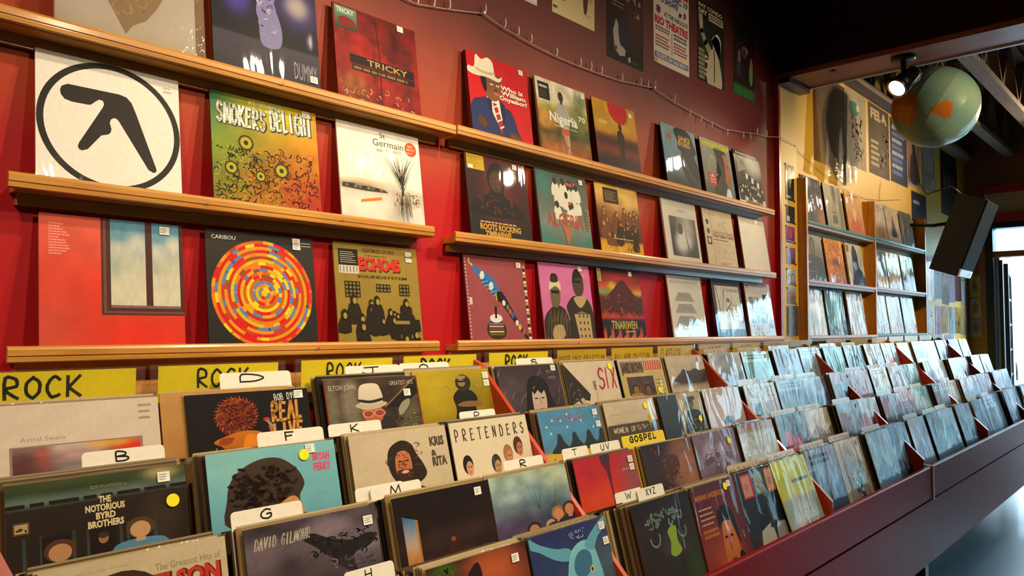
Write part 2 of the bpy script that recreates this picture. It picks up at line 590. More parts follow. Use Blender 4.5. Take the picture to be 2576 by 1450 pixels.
    def lines(s, x, y, w, h, n, col, fill=.55, ragged=.35):
        """small print too fine to read: rows of short dashes"""
        r = s.rng
        for k in range(n):
            yy = y + h - (k + .5) * h / n
            end = x + w * (1 - ragged * r.random())
            xx = x
            while xx < end:
                l = w * r.uniform(.05, .16)
                s.rect(xx, yy - fill * h / n / 2, min(xx + l, end), yy + fill * h / n / 2, col, True)
                xx += l + w * .025
        s.L += 1
        return s
    def scribble(s, x, y, w, h, n, cols, lw=.01, size=.08):
        r = s.rng
        for k in range(n):
            cx, cy = x + w * r.random(), y + h * r.random()
            t0, rr, k2 = r.random() * 6.3, size * r.uniform(.4, 1), r.uniform(-5, 5)
            pts = [(cx + rr * (1 - .1 * i) * math.cos(t0 + k2 * i / 6), cy + rr * (1 - .1 * i) * math.sin(t0 + k2 * i / 6)) for i in range(6)]
            s.line(pts, lw, cols[k % len(cols)], True)
        s.L += 1
        return s
    def bust(s, cx, y0, sc, skin, hair, cloth, face=True, hat=None):
        """a plain generic head-and-shoulders"""
        s.blob([(cx - .9 * sc, y0 - .2), (cx - .8 * sc, y0 + .25 * sc), (cx - .3 * sc, y0 + .52 * sc), (cx + .3 * sc, y0 + .52 * sc), (cx + .8 * sc, y0 + .25 * sc), (cx + .9 * sc, y0 - .2)], cloth)
        s.rect(cx - .14 * sc, y0 + .4 * sc, cx + .14 * sc, y0 + .8 * sc, skin)
        s.ell(cx, y0 + 1.05 * sc, .42 * sc, .5 * sc, hair)
        s.ell(cx, y0 + .95 * sc, .3 * sc, .4 * sc, skin)
        if face:
            d = '#2a1c14'
            s.ell(cx - .12 * sc, y0 + 1.0 * sc, .05 * sc, .025 * sc, d, keep=True)
            s.ell(cx + .12 * sc, y0 + 1.0 * sc, .05 * sc, .025 * sc, d, keep=True)
            s.ell(cx, y0 + .74 * sc, .09 * sc, .022 * sc, '#7a3a30', keep=True)
            s.line([(cx, y0 + 1.0 * sc), (cx + .03 * sc, y0 + .86 * sc)], .02 * sc, d)
        return s
    def crowd(s, x, y, w, h, n, dark, lite):
        r = s.rng
        for k in sorted(range(n), key=lambda _: r.random()):
            cx, cy, q = x + w * r.random(), y + h * r.random(), r.uniform(.035, .06)
            s.blob([(cx - q * 1.4, cy - q * 3), (cx - q, cy - q * .6), (cx, cy - q * .3), (cx + q, cy - q * .6), (cx + q * 1.4, cy - q * 3)], dark, 2, True)
            s.ell(cx, cy + q * .2, q * .75, q, dark, n=9, keep=True)
            s.L += 1
            s.ell(cx + q * .2, cy, q * .42, q * .6, lite, n=8, keep=True)
        s.L += 1
        return s

def _squash(s, k):
    """draw the picture so far into the top part of the sheet, which is all a front sleeve in a bin shows"""
    n = min(len(s.v), 60)
    base = np.mean([s.c[i] for i in range(n)], 0) if n else np.array([.3, .3, .3])
    s.v = [(u, 1 - (1 - v) * k, L) for u, v, L in s.v]
    b = len(s.v)
    s.v += [(0, 0, .5), (1, 0, .5), (1, 1 - k, .5), (0, 1 - k, .5)]
    s.c += [tuple(base)] * 4
    s.f.append((b, b + 1, b + 2, b + 3))
    return s
Art.squash = _squash
LAYER = .00003
def art_into(mb, art, w, h, y=0.0, x0=0.0, z0=0.0):
    b = len(mb.v)
    mb.v += [(x0 + u * w, y - LAYER * L, z0 + v * h) for u, v, L in art.v]
    mb.c += art.c
    mb.f += [tuple(b + i for i in f) for f in art.f]
    mb.sm += [False] * len(art.f)

def sheet(name, art, w, h, t, m, edge='#cfc6b4', parent=None):
    """a card or sleeve: front face towards -Y at y=0, lower left corner at the origin"""
    mb = MB()
    mb.box(0, w, 0, t, 0, h, srgb(edge))
    art_into(mb, art, w, h)
    return mb.build(name, m, parent, True)

_st = None
def price_sticker(parent, x, z, w=.024, h=.02, name='price_sticker', col='#e6e2d8'):
    a = Art(int(x * 1e4) % 97, w / h)
    a.rect(0, 0, 1, 1, col)
    a.lines(.12, .15, .76, .7, 3, '#8a8880', .5, .4)
    o = sheet(name, a, w, h, .0008, M['print_card'], '#d8d4cc', parent)
    o.location = (x - w / 2, -.0028, z - h / 2)
    return o

def dot_sticker(parent, x, z, r=.013, col='#e8e020'):
    mb = MB()
    n = 16
    c = srgb(col)
    ring = [(x + r * math.cos(2 * math.pi * k / n), z + r * math.sin(2 * math.pi * k / n)) for k in range(n)]
    mb.prism([(p[0], p[1]) for p in ring], -.0030, -.0020, 'y', c)
    return mb.build('dot_sticker', M['print_card'], parent, True)
# ------------------------------------------------------------------ the room
XE, YF, XL, ZC = 8.70, -5.8, -3.2, 3.42
struct(MB().box(XL - .1, XE + .2, YF - .1, .12, FLOOR - .1, FLOOR).build('floor', M['floor']))
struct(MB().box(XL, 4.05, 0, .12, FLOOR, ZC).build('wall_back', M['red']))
struct(MB().box(4.05, XE + .2, 0, .12, FLOOR, 3.75).build('wall_back.001', M['yellow']))
struct(MB().box(XL - .12, XL, YF, .12, FLOOR, ZC).build('wall_left', M['plaster']))
struct(MB().box(XL, XE + .2, YF - .12, YF, FLOOR, 3.75).build('wall_front', M['plaster']))
struct(MB().box(XL, 4.05, YF, .12, ZC, ZC + .1).build('ceiling', M['ceil']))
# low end of the red room: pilaster and dark edge trim
c = struct(MB().box(4.062, 4.30, -.03, 0, FLOOR, 2.88).build('trim_1', M['yellow2']))
c = struct(MB().box(4.035, 4.060, -.034, 0, FLOOR, 2.88).build('trim_2', M['crimson']))
# steel strap under the dark ceiling
mb = MB().box(3.55, 3.95, -.62, -.60, 3.36, 3.42)
struct(mb.build('trim_3', M['steel']))
# the deep oxblood beam between the two rooms, planked underneath
bm = empty('beam', (4.05, 0, 2.885))
bm['kind'] = 'structure'
MB().box(0, .30, -5.7, 0, .03, .80).build('beam_face', M['oxblood'], bm)
MB().prism([(.0, .0), (.13, .0), (.13, .03), (.0, .03)], -5.7, 0, 'y').build('soffit_plank', M['beam_wood'], bm)
MB().prism([(.142, .006), (.29, .006), (.29, .03), (.142, .03)], -5.7, 0, 'y').build('soffit_plank', M['beam_wood'], bm)
MB().box(.29, .312, -5.7, 0, -.004, .05).build('edge_strip', M['jamb'], bm)
MB().tube([(.06, -.33, -.004), (.06, -.33, .002)], .016, 10).build('bolt_head', M['black'], bm)
MB().box(-.01, .30, -.10, -.03, -.03, .0).build('bearing_plate', M['oxblood'], bm)

# open-web trusses carrying the roof deck over the far room
def truss(y, first):
    t = empty('roof_truss', (4.36, y, 3.15))
    t['kind'] = 'structure'
    MB().box(0, 4.34, -.045, .045, 0, .045).build('bottom_chord', M['joist'], t)
    MB().box(0, 4.34, -.045, .045, .47, .515).build('top_chord', M['joist'], t)
    n = 7
    for i in range(n):
        x0, x1 = i * 4.34 / n, (i + .5) * 4.34 / n
        x2 = (i + 1) * 4.34 / n
        for a, b, za, zb in ((x0, x1, .04, .475), (x1, x2, .475, .04)):
            mb = MB()
            d = .02
            mb.prism([(a - d, za), (a + d, za), (b + d, zb), (b - d, zb)], -.03, .03, 'y')
            mb.build('web_strut', M['deck'], t)
    return t
for i, y in enumerate((-.05, -.41, -.77, -1.13, -1.50, -1.9, -2.4)):
    truss(y, i == 0)
cl = empty('ceiling.001', (4.36, 0, 3.67))
cl['kind'] = 'structure'
for k in range(22):
    x0 = k * .197
    MB().box(x0 + .003, x0 + .194, YF, .1, .004 * (k % 2), .03).build('deck_board', M['deck'], cl)
MB().box(0, 4.5, YF, .12, .03, .09).build('deck_backing', M['deck'], cl)

# end wall with the shop door and shop window
struct(MB().box(XE, XE + .15, -.175, .0, FLOOR, 3.75).build('wall_right', M['brown_wall']))
struct(MB().box(XE, XE + .15, YF, -.175, 2.86, 3.75).build('wall_right.001', M['brown_wall']))
struct(MB().box(XE, XE + .15, YF, -3.72, FLOOR, 2.48).build('wall_right.002', M['brown_wall']))
struct(MB().box(XE, XE + .15, -1.45, -1.25, FLOOR, 2.42).build('wall_right.003', M['brown_wall']))
struct(MB().box(XE, XE + .15, -3.72, -1.45, FLOOR, .45).build('wall_right.004', M['brown_wall']))
struct(MB().box(XE - .03, XE + .15, YF, -.13, 2.78, 2.86).build('trim_4', M['crimson']))
hp = empty('trim_5', (XE, 0, 2.58)); hp['kind'] = 'structure'
for k in range(14):
    y1 = -.16 - k * .40
    MB().box(.0, .15, y1 - .392, y1, 0, .20).build('panel', M['ply'], hp)
struct(MB().box(XE - .03, XE + .15, YF, -.16, 2.48, 2.58).build('trim_6', M['crimson']))
struct(MB().box(XE - .01, XE + .15, YF, -.175, 2.42, 2.48).build('trim_7', M['black']))
fr = empty('door_1', (XE, -.20, FLOOR)); fr['kind'] = 'structure'
MB().box(-.03, .15, -.045, .025, 0, 2.57).build('frame_post', M['black'], fr)
MB().box(-.03, .15, -1.06, -1.02, 0, 2.57).build('frame_post', M['black'], fr)
MB().box(-.02, .15, -1.02, -.045, 2.27, 2.33).build('transom_bar', M['beam_wood'], fr)
MB().box(.06, .12, -.085, -.046, 0, 2.27).build('door_stop', M['jamb'], fr)
MB().box(.07, .074, -1.02, -.046, 2.335, 2.565).build('transom_pane', M['glass'], fr)
MB().box(.00, .05, -.12, -.086, 0, 2.24).build('door_edge', M['black'], fr)
# the glazed door leaf stands open outwards
leaf = empty('glazed_door', (XE + .13, -.325, FLOOR + .01), (0, 0, math.radians(8)))
tag(leaf, 'black framed glass shop door with grid panes standing open to the street', 'door')
MB().box(0, .09, -.02, .02, 0, 2.2).build('stile', M['black'], leaf)
MB().box(.83, .92, -.02, .02, 0, 2.2).build('stile', M['black'], leaf)
MB().box(.09, .83, -.02, .02, 0, .22).build('bottom_rail', M['black'], leaf)
MB().box(.09, .83, -.02, .02, 2.1, 2.2).build('top_rail', M['black'], leaf)
for k in range(1, 7):
    MB().box(.09, .83, -.014, .014, .22 + k * .27 - .011, .22 + k * .27 + .011).build('glazing_bar', M['black'], leaf)
for x in (.33, .58):
    MB().box(x - .011, x + .011, -.013, .013, .22, 2.1).build('glazing_bar', M['black'], leaf)
for i in range(3):
    for k in range(7):
        xa, xb = (.09, .341, .591)[i], (.319, .569, .83)[i]
        MB().box(xa, xb, -.003, .003, .22 + k * .27 + .011, min(.22 + (k + 1) * .27 - .011, 2.1)).build('pane', M['glass'], leaf)
MB().tube([(.87, -.05, .95), (.87, -.05, 1.15)], .012).build('pull_handle', M['bumper'], leaf)
wd = empty('window_1', (XE + .05, -3.72, .45)); wd['kind'] = 'structure'
for k in range(3):
    MB().box(-.03, .03, k * 1.11, k * 1.11 + .05, 0, 1.97).build('mullion', M['black'], wd)
MB().box(-.03, .03, 0, 2.27, 0, .05).build('window_sill', M['black'], wd)
for k in range(2):
    MB().box(-.004, .004, k * 1.11 + .05, (k + 1) * 1.11, .05, 1.97).build('pane', M['glass'], wd)

# the street outside
struct(MB().box(XE + .2, 60, -30, 30, FLOOR - .12, FLOOR - .02).build('ground', M['road']))
bl = empty('shop_building', (30, -4, FLOOR - .02))
tag(bl, 'pale low shop building across the street with a red awning', 'building')
MB().box(0, 8, -16, 10, 0, 5).build('wall', M['facade'], bl)
for k in range(6):
    MB().box(-.06, .05, -14 + k * 3.9, -11.4 + k * 3.9, .6, 2.5).build('window', M['carpaint'], bl)
mb = MB().prism([(0, 3.4), (0, 2.75), (-1.1, 2.65)], 0, 1, 'y')
mb.v = [(v[0], -9 + v[1] * 7, v[2]) for v in mb.v]
mb.build('awning', M['awning'], bl)
MB().box(-.1, 8.1, -16.2, 10.2, 5, 5.4).build('parapet', M['jamb'], bl)
# a soffit of the neighbouring porch seen through the transom
struct(MB().box(XE + .22, XE + 3.2, -.12, 2.0, 1.1, 3.6).build('wall_right.005', M['jamb']))
def car(loc, rz):
    c = empty('parked_car', loc, (0, 0, rz))
    tag(c, 'grey car parked across the street beyond the open door', 'car')
    prof = [(-2.1, .35), (-2.15, .75), (-1.3, .92), (-.7, 1.42), (.75, 1.45), (1.45, .98), (2.05, .92), (2.15, .4)]
    mb = MB()
    mb.prism(prof, -.85, .85, 'y')
    mb.build('body', M['carpaint'], c)
    for sx in (-1, 1):
        MB().prism([(-.95, .95), (-.6, 1.34), (.68, 1.36), (1.2, .98)], sx * .855 - .005, sx * .855 + .005, 'y').build('side_window', M['black'], c)
        for x in (-1.3, 1.35):
            w = MB().tube([(x, sx * .72, .32), (x, sx * .9, .32)], .32, 18).build('wheel', M['tyre'], c)
            MB().tube([(x, sx * .9, .32), (x, sx * .912, .32)], .18, 14).build('hub_cap', M['bumper'], w)
    MB().box(-2.2, -2.1, -.8, .8, .38, .52).build('bumper', M['bumper'], c)
    MB().box(2.1, 2.2, -.8, .8, .38, .52).build('bumper', M['bumper'], c)
    return c
car((16.2, -1.2, FLOOR - .02), math.radians(84))

# ------------------------------------------------------------------ pine display ledges on the red wall
def ledge(x0, x1, zt, label, notch):
    o = empty('display_ledge', (x0, 0, zt))
    tag(o, label, 'ledge', 'pine record ledges on the red wall')
    w = x1 - x0
    # shelf board, then a moulded front rail with a bead
    MB().box(.02, w - .0, -.072, -.001, -.034, -.014).build('shelf_board', M['rail'], o)
    MB().prism([(-.0735, -.030), (-.0735, 0), (-.078, .002), (-.084, -.001), (-.0865, -.006), (-.0865, -.018), (-.083, -.0195), (-.083, -.0215), (-.0865, -.023), (-.0855, -.031), (-.080, -.034)][::-1], 0, w, 'x').build('front_rail', M['rail'], o)
    MB().box(.03, w - .03, -.016, -.001, -.060, -.0345).build('wall_cleat', M['rail'], o)
    for t in notch:
        MB().prism([(t * w - .006, -.019), (t * w + .004, -.019), (t * w + .010, -.012), (t * w + .004, -.012)], -.0872, -.0860, 'y').build('knot', M['beam_wood'], o)
    return o
ledge(-.75, 1.385, 2.060, 'top pine ledge of the left trio, carrying the dark navy sleeve', (.7,))
ledge(.125, 1.295, 1.708, 'middle pine ledge of the left trio, carrying the black-on-white emblem sleeve', (.36, .7))
ledge(.135, 1.322, 1.338, 'bottom pine ledge of the left trio, under the target-circle sleeve', (.62, .93))
ledge(1.392, 3.846, 2.064, 'top pine ledge of the right trio, carrying the white-hat sleeve', (.3,))
ledge(1.387, 3.856, 1.702, 'middle pine ledge of the right trio, carrying the blank white sleeve', (.5,))
ledge(1.403, 3.945, 1.338, 'bottom pine ledge of the right trio, under the pink sleeve', (.25,))

# ------------------------------------------------------------------ bookcase rack on the yellow wall
rk = empty('record_rack', (4.30, 0, 1.30))
tag(rk, 'two-bay honey wood record rack with painted shelves on the yellow wall', 'rack')
for x, h in ((0, 1.02), (1.262, 1.03), (2.56, 1.04)):
    MB().box(x, x + .024, -.085, -.001, 0, h).build('upright', M['rail_z'], rk)
for bay, (x0, x1) in enumerate(((.024, 1.262), (1.286, 2.56))):
    for k, z in enumerate((.037, .385, .755)):
        z += .008 * bay
        m = [M['rail'] if bay == 0 else M['shelf_green'], M['shelf_pink'], M['shelf_green']][k]
        s = MB().box(x0, x1, -.080, -.001, z - .035, z - .012).build('shelf', M['shelf_grey'], rk)
        MB().prism([(-.0805, z - .014), (-.0805, z + .002), (-.086, z), (-.086, z - .016)][::-1], x0, x1, 'x').build('shelf_lip', m, s)

# ------------------------------------------------------------------ record bins
# rows from the back: the front sleeve's top edge (y, z); sleeves lean back 16 degrees; the old bins run very slightly uphill
ROWS = dict(A=(-.19, 1.244), B=(-.355, 1.108), C=(-.51, .978), D=(-.65, .850))
RISE = .006
LEAN = math.radians(16)
LY, LZ = -.315 * math.sin(LEAN), -.315 * math.cos(LEAN)
DIVS = (.055, 1.455, 2.86, 4.245, 5.66, 7.06)
def bin_unit(x0, x1, label, divs, joint):
    b = empty('record_bin', (x0, 0, FLOOR + RISE * x0), (0, -math.atan(RISE), 0))
    tag(b, label, 'record bin', 'red record bins along the wall')
    w = x1 - x0
    F = -FLOOR
    def Z(z): return z + F
    ca, sa = math.cos(LEAN), math.sin(LEAN)
    for (yt, zt) in ROWS.values():
        ys, zs = yt + LY, zt + LZ - .003
        q = [(ys - .012, zs + .0034), (ys + .106 * 1.0, zs - .106 * sa / ca), (ys + .104, zs - .106 * sa / ca - .008), (ys - .014, zs - .0046)]
        MB().prism([(a, Z(c)) for a, c in q], 0, w, 'x').build('step', M['tray'], b)
        if yt < -.3:
            a0, c0 = ys + .108, zs - .108 * sa / ca
            q = [(a0, c0), (a0 + .004, c0), (a0 + .004 + .15 * sa, c0 + .15 * ca), (a0 + .15 * sa, c0 + .15 * ca)]
            MB().prism([(a, Z(c)) for a, c in q], 0, w, 'x').build('riser', M['tray'], b)
    MB().box(0, w, -.055, -.012, Z(1.19), Z(1.250)).build('back_rail', M['rail'], b)
    MB().box(.02, w - .02, -.74, -.02, Z(.145), Z(.16)).build('bottom_panel', M['tray'], b)
    # front: deep upper board, shadow gap, lower board
    MB().prism([(-.762, Z(.466)), (-.762, Z(.624)), (-.766, Z(.630)), (-.781, Z(.630)), (-.786, Z(.625)), (-.786, Z(.466))], 0, w, 'x').build('front_board', M['bin'], b)
    MB().box(0, w, -.778, -.758, Z(.135), Z(.450)).build('front_board', M['bin'], b)
    for x in divs:
        mb = MB()
        xx = x - x0
        mb.prism([(-.03, Z(1.235)), (-.10, Z(1.275)), (-.145, Z(1.258)), (-.755, Z(.665)), (-.757, Z(.45)), (-.05, Z(.85))], xx - .008, xx + .008, 'x')
        mb.build('partition', M['part'], b)
    if joint is not None:
        MB().box(joint - x0 - .012, joint - x0 + .012, -.792, -.757, Z(.457), Z(.633)).build('joint_strip', M['rail_z'], b)
    for x in (.12, w - .12):
        MB().box(x - .03, x + .03, -.72, -.66, .0, Z(.145)).build('leg', M['black'], b)
    MB().box(.02, w - .02, -.40, -.38, .0, Z(.145)).build('kick_board', M['black'], b)
    return b
bin_unit(-1.3, 4.160, 'near red record bin with four stepped rows of sleeves', DIVS[:3] + (4.150,), None)
bin_unit(4.162, 7.85, 'far red record bin ending beside the shop door', DIVS[4:], 4.176)
# ------------------------------------------------------------------ sleeves on the red wall
WL = .315
def wall_sleeve(art, X, zlip, label, edge='#cfc6b4', t=.005, stickers=(), dots=(), m='print_wrap', y=-.067, lean=8.4, h=WL, group=None, w=WL, cat='record'):
    o = sheet('record_sleeve', art, w, h, t, M[m], edge)
    o.location = (X, y, (LEDGE_Z[zlip][X > 1.39] if zlip in LEDGE_Z else zlip) - .0135)
    o.rotation_euler = (-math.radians(lean), 0, 0)
    tag(o, label, cat, group)
    for (u, v) in stickers:
        price_sticker(o, u * w, v * h)
    for (u, v) in dots:
        dot_sticker(o, u * w, v * h)
    return o
Z1, Z2, Z3 = 1, 2, 3
LEDGE_Z = {1: (2.060, 2.064), 2: (1.708, 1.702), 3: (1.338, 1.338)}     # lip heights of the left and right ledges

# --- left trio, top ledge
a = Art(1)
a.soft([(0, '#cbbfae'), (.2, '#d6cfcf'), (1, '#cdc8d4')], n=18, grain=.02)
a.poly([(.18, .62), (.30, .40), (.36, .30), (.47, .09), (.52, .17), (.62, .24), (.70, .36), (.82, .60), (.7, .8), (.35, .82)], '#7a5a34', top='#a06a3a')
a.scribble(.34, .28, .32, .4, 34, ['#5a3a1c', '#b88a50', '#8a4a3a', '#c89a60'], .014, .06)
a.rect(.02, .055, .98, .062, '#8a7a64')
a.lines(.12, .015, .78, .035, 1, '#b09460', .7, .1)
o = wall_sleeve(a, .205, Z1, 'pale lavender-grey sleeve with a brown rock shard, leftmost on the top ledge', '#d8d2c8', .007)
mb = MB().box(-.004, .338, -.0042, -.0036, -.01, .34)
mb.build('plastic_bag', M['film'], o)

a = Art(2)
a.soft([(0, '#2a2730'), (.36, '#3c3946'), (.37, '#16131e'), (1, '#211d2c')], [(.22, .74, .12, .16, '#4a44a8', .8), (.2, .86, .04, .05, '#e8dcb0', .9), (.8, .8, .1, .1, '#e8dca0', .8), (.8, .8, .2, .2, '#5a50a0', .5), (.92, .5, .02, .06, '#c0b8d8', .8)], n=40, grain=.03)
a.blob([(.45, .9), (.5, .98), (.55, .9), (.58, .74), (.64, .5), (.6, .34), (.44, .34), (.42, .55), (.40, .66)], '#7a76a4')
a.ell(.505, .93, .035, .05, '#3a2a34')
a.scribble(.43, .45, .16, .35, 22, ['#c8c4dc', '#5a5690', '#9a98c4'], .012, .03)
a.text('DUMMY', .74, .10, .17, '#8e8a98', w=.23)
wall_sleeve(a, .565, Z1, 'near-black navy sleeve with stage lights and tall grey DUMMY lettering', '#15131c', stickers=[(.93, .13)])

a = Art(3)
a.soft([(0, '#6a1512'), (.5, '#8a1a16'), (1, '#5e1210')], [(.7, .7, .12, .2, '#2a0c0a', .7), (.2, .2, .15, .12, '#a06a3a', .5), (.45, .3, .03, .5, '#3a0c0a', .7), (.85, .55, .08, .3, '#34100e', .7), (.3, .6, .14, .12, '#a81c1c', .6), (.6, .2, .2, .1, '#8a2016', .7)], n=40, grain=.22, freq=14)
a.rect(.16, .43, .94, .52, '#1c0c0a')
a.rect(.18, .36, .94, .42, '#22100c')
a.text('TRICKY', .36, .445, .065, '#a88a50', w=.5, bold=.02)
a.lines(.2, .37, .7, .04, 1, '#7a6034', .7, .1)
a.scribble(.05, .03, .85, .2, 40, ['#b08a58', '#4a1a10', '#d8b080', '#7a3020'], .008, .05)
a.line([(.5, .02), (.52, .5), (.49, .98)], .012, '#2c0a08')
a.rect(.02, .76, .27, .985, '#16382c', top='#6a8a72')
a.text('TRICKY', .04, .92, .05, '#d8d8c0', w=.2, bold=.02)
a.blob([(.06, .80), (.07, .87), (.14, .89), (.23, .86), (.25, .80), (.15, .785)], '#7a1a16')
wall_sleeve(a, .939, Z1, 'rust red distressed sleeve with a gold name on black bars', '#5a1210', stickers=[(.80, .955)])

# --- left trio, middle ledge
a = Art(4)
a.rect(0, 0, 1, 1, '#e6e3da')
a.lines(.08, .035, .62, .03, 1, '#c2bfb6', .5, .1)
a.ell(.5, .5, .497, .497, '#2c2926', n=72)
a.ell(.5, .5, .452, .452, '#e6e3da', n=72)
a.poly([(.154, .716), (.164, .747), (.203, .771), (.552, .773), (.604, .761), (.639, .724), (.669, .647), (.81, .223), (.808, .201), (.788, .189), (.751, .207), (.546, .556), (.531, .572), (.511, .575), (.49, .559), (.482, .53), (.493, .486), (.488, .458), (.472, .439), (.421, .42), (.33, .299), (.291, .281), (.272, .288), (.264, .31), (.273, .339), (.436, .643), (.445, .67), (.437, .694), (.412, .698), (.387, .678), (.356, .646), (.337, .641), (.229, .64), (.182, .652), (.158, .683)], '#2e2a27')
a.lines(.88, .86, .07, .06, 2, '#b0aca4', .5, .3)
wall_sleeve(a, .179, Z2, 'white sleeve with a black ringed angular emblem, on the middle ledge', '#d8d4ca')

a = Art(5)
a.soft([(0, '#8a6a10'), (.5, '#8a800c'), (1, '#b0a818')], [(0, 1, .3, .9, '#2f6e44', 1, 1), (1, .1, .55, .5, '#a82814', 1, 1), (1, .8, .35, .4, '#d0821a', .9, 1), (.7, 1, .3, .25, '#c8c020', .7, 1), (.45, .15, .3, .2, '#a0621a', .7, 1), (.1, .55, .2, .2, '#8a9a14', .6, 1)], n=32, grain=.1)
for k, (x, y, q, cs) in enumerate(((.02, .02, .33, ['#2c3a0c', '#7a8a14', '#22280a', '#a8a41c']), (.3, .02, .35, ['#4a3008', '#2c1a06', '#c0921c', '#8a5c10']), (.6, .02, .36, ['#5a1a0e', '#b83a1c', '#2c0c08', '#c8641c']))):
    a.scribble(x, y, q, .52, 130, cs, .010, .05)
for cx, cy, r in ((.3, .58, .07), (.62, .38, .07), (.16, .34, .06), (.42, .3, .05)):
    a.ell(cx, cy, r, r, '#3a300c'); a.ell(cx, cy, r * .75, r * .75, '#a8a01c'); a.ell(cx, cy, r * .3, r * .3, '#2c240a')
for w_, dx, c in ((.036, .006, '#4a4c30'), (.022, 0, '#e8e6d8')):
    a.rng = np.random.default_rng(55)
    a.hand('SMOKERS', .05 + dx, .735 - dx, .17, .45, c, w_, .03, -.03)
    a.hand('DELIGHT', .54 + dx, .745 - dx, .19, .42, c, w_, .06, .03)
a.hand('NIGHTMARES', .34, .935, .04, .36, '#c8d0a0', .008, .05)
a.hand('ON WAX', .46, .885, .035, .2, '#c8d0a0', .007, .05)
wall_sleeve(a, .575, Z2, 'green to orange graffiti sleeve with white bubble lettering', '#2c5a3c', stickers=[(.89, .955)])

a = Art(6)
a.soft([(0, '#c8c2b4'), (.2, '#d8d4c8'), (.36, '#c0b8a8'), (.42, '#e0dccf'), (1, '#e4e0d4')], [(.2, .37, .3, .035, '#4a4034', .8, 1), (.7, .18, .14, .2, '#8a8478', .7, 1), (.85, .25, .2, .12, '#a8a092', .7), (.3, .42, .4, .02, '#c89a50', .7)], n=40, grain=.04)
a.poly([(.02, .335), (.03, .38), (.16, .385), (.2, .37), (.34, .38), (.52, .36), (.56, .335), (.3, .325)], '#3c342a')
for k in range(9):
    a.rect(.06 + k * .05, .345, .09 + k * .05, .372, ['#6a5a44', '#2a241e', '#8a7048'][k % 3], True)
a.L += 1
a.poly([(.22, .205), (.23, .235), (.47, .285), (.475, .255)], '#c8741e')
rr = np.random.default_rng(3)
for k in range(44):
    t = rr.uniform(-1.2, 1.2)
    l = rr.uniform(.14, .30)
    x0, y0 = .742 + rr.normal(0, .010), .38 + rr.uniform(0, .12)
    a.line([(x0, y0), (x0 + math.sin(t) * l * .45, y0 + l * .6), (x0 + math.sin(t) * l * .8, y0 + l)], [.008, .005, .002], ['#3a332c', '#5a5248'][k % 2], True)
a.L += 1
for k in range(22):
    x = .66 + .17 * rr.random()
    a.line([(x, .40 - .1 * rr.random()), (x + rr.normal(0, .01), .25), (x + rr.normal(0, .02), .04 + .12 * rr.random())], [.004, .012, .004], ['#5a5246', '#8a8476', '#3c352c', '#a09888'][k % 4], True)
a.L += 1
a.line([(.745, .34), (.74, .42), (.745, .52)], [.03, .022, .010], '#332c25')
a.scribble(.6, .22, .36, .14, 24, ['#b87a34', '#3a332c', '#8a8274'], .008, .04)
a.poly([(.88, .02), (.84, .2), (.97, .24), (.985, .02)], '#cfcac0')
a.text('St', .50, .90, .06, '#4a4640', w=.07)
a.text('Germain', .41, .815, .075, '#4a4640', w=.38)
a.text('TOURIST', .56, .765, .035, '#c8885a', w=.2)
a.lines(.45, .755, .08, .03, 2, '#8a867c')
a.ell(.885, .845, .075, .075, '#d84a14', n=28)
a.text('NEW', .845, .865, .025, '#f0c8a0', w=.07, bold=.02); a.text('ABOUT', .83, .83, .025, '#f0c8a0', w=.11, bold=.02); a.lines(.83, .79, .11, .03, 1, '#f0a070')
wall_sleeve(a, .959, Z2, 'off-white sleeve with a bare tree, dark waterfront and orange round sticker', '#d8d4c8')

# --- left trio, bottom ledge
a = Art(7)
a.soft([(0, '#c8402a'), (.5, '#d43a26'), (1, '#d8604a')], [(.0, .1, .25, .5, '#c85a48', .5, 1), (.7, .12, .4, .15, '#d42a1a', .8, 1)], n=24, grain=.05)
a.lines(.06, .70, .14, .24, 12, '#e8988a', .5, .6)
a.rect(.40, .27, 1, 1, '#4e2c26')
a.rect(.415, .285, 1, 1, '#6e463c')
a.rect(.435, .30, 1, 1, '#4a2a28')
for x0, x1 in ((.465, .715), (.765, .972)):
    a.soft([(0, '#c8c4ac'), (.35, '#c4c2ae'), (.6, '#a8b4b4'), (.78, '#6a98ac'), (1, '#5a92ac')], [(.2, .66, .35, .08, '#c0c2b6', .8), (.8, .74, .3, .1, '#ccccbc', .9), (.5, .5, .6, .12, '#bcbca8', .8), (.1, .45, .2, .1, '#98a4a4', .7)], n=22, grain=.05, box=(x0, .345, x1, 1))
a.rect(.465, .325, .972, .345, '#7c5c60')
wall_sleeve(a, .198, Z3, 'orange-red sleeve picturing a brown window full of cloud', '#d8a89a', stickers=[(.86, .945)])

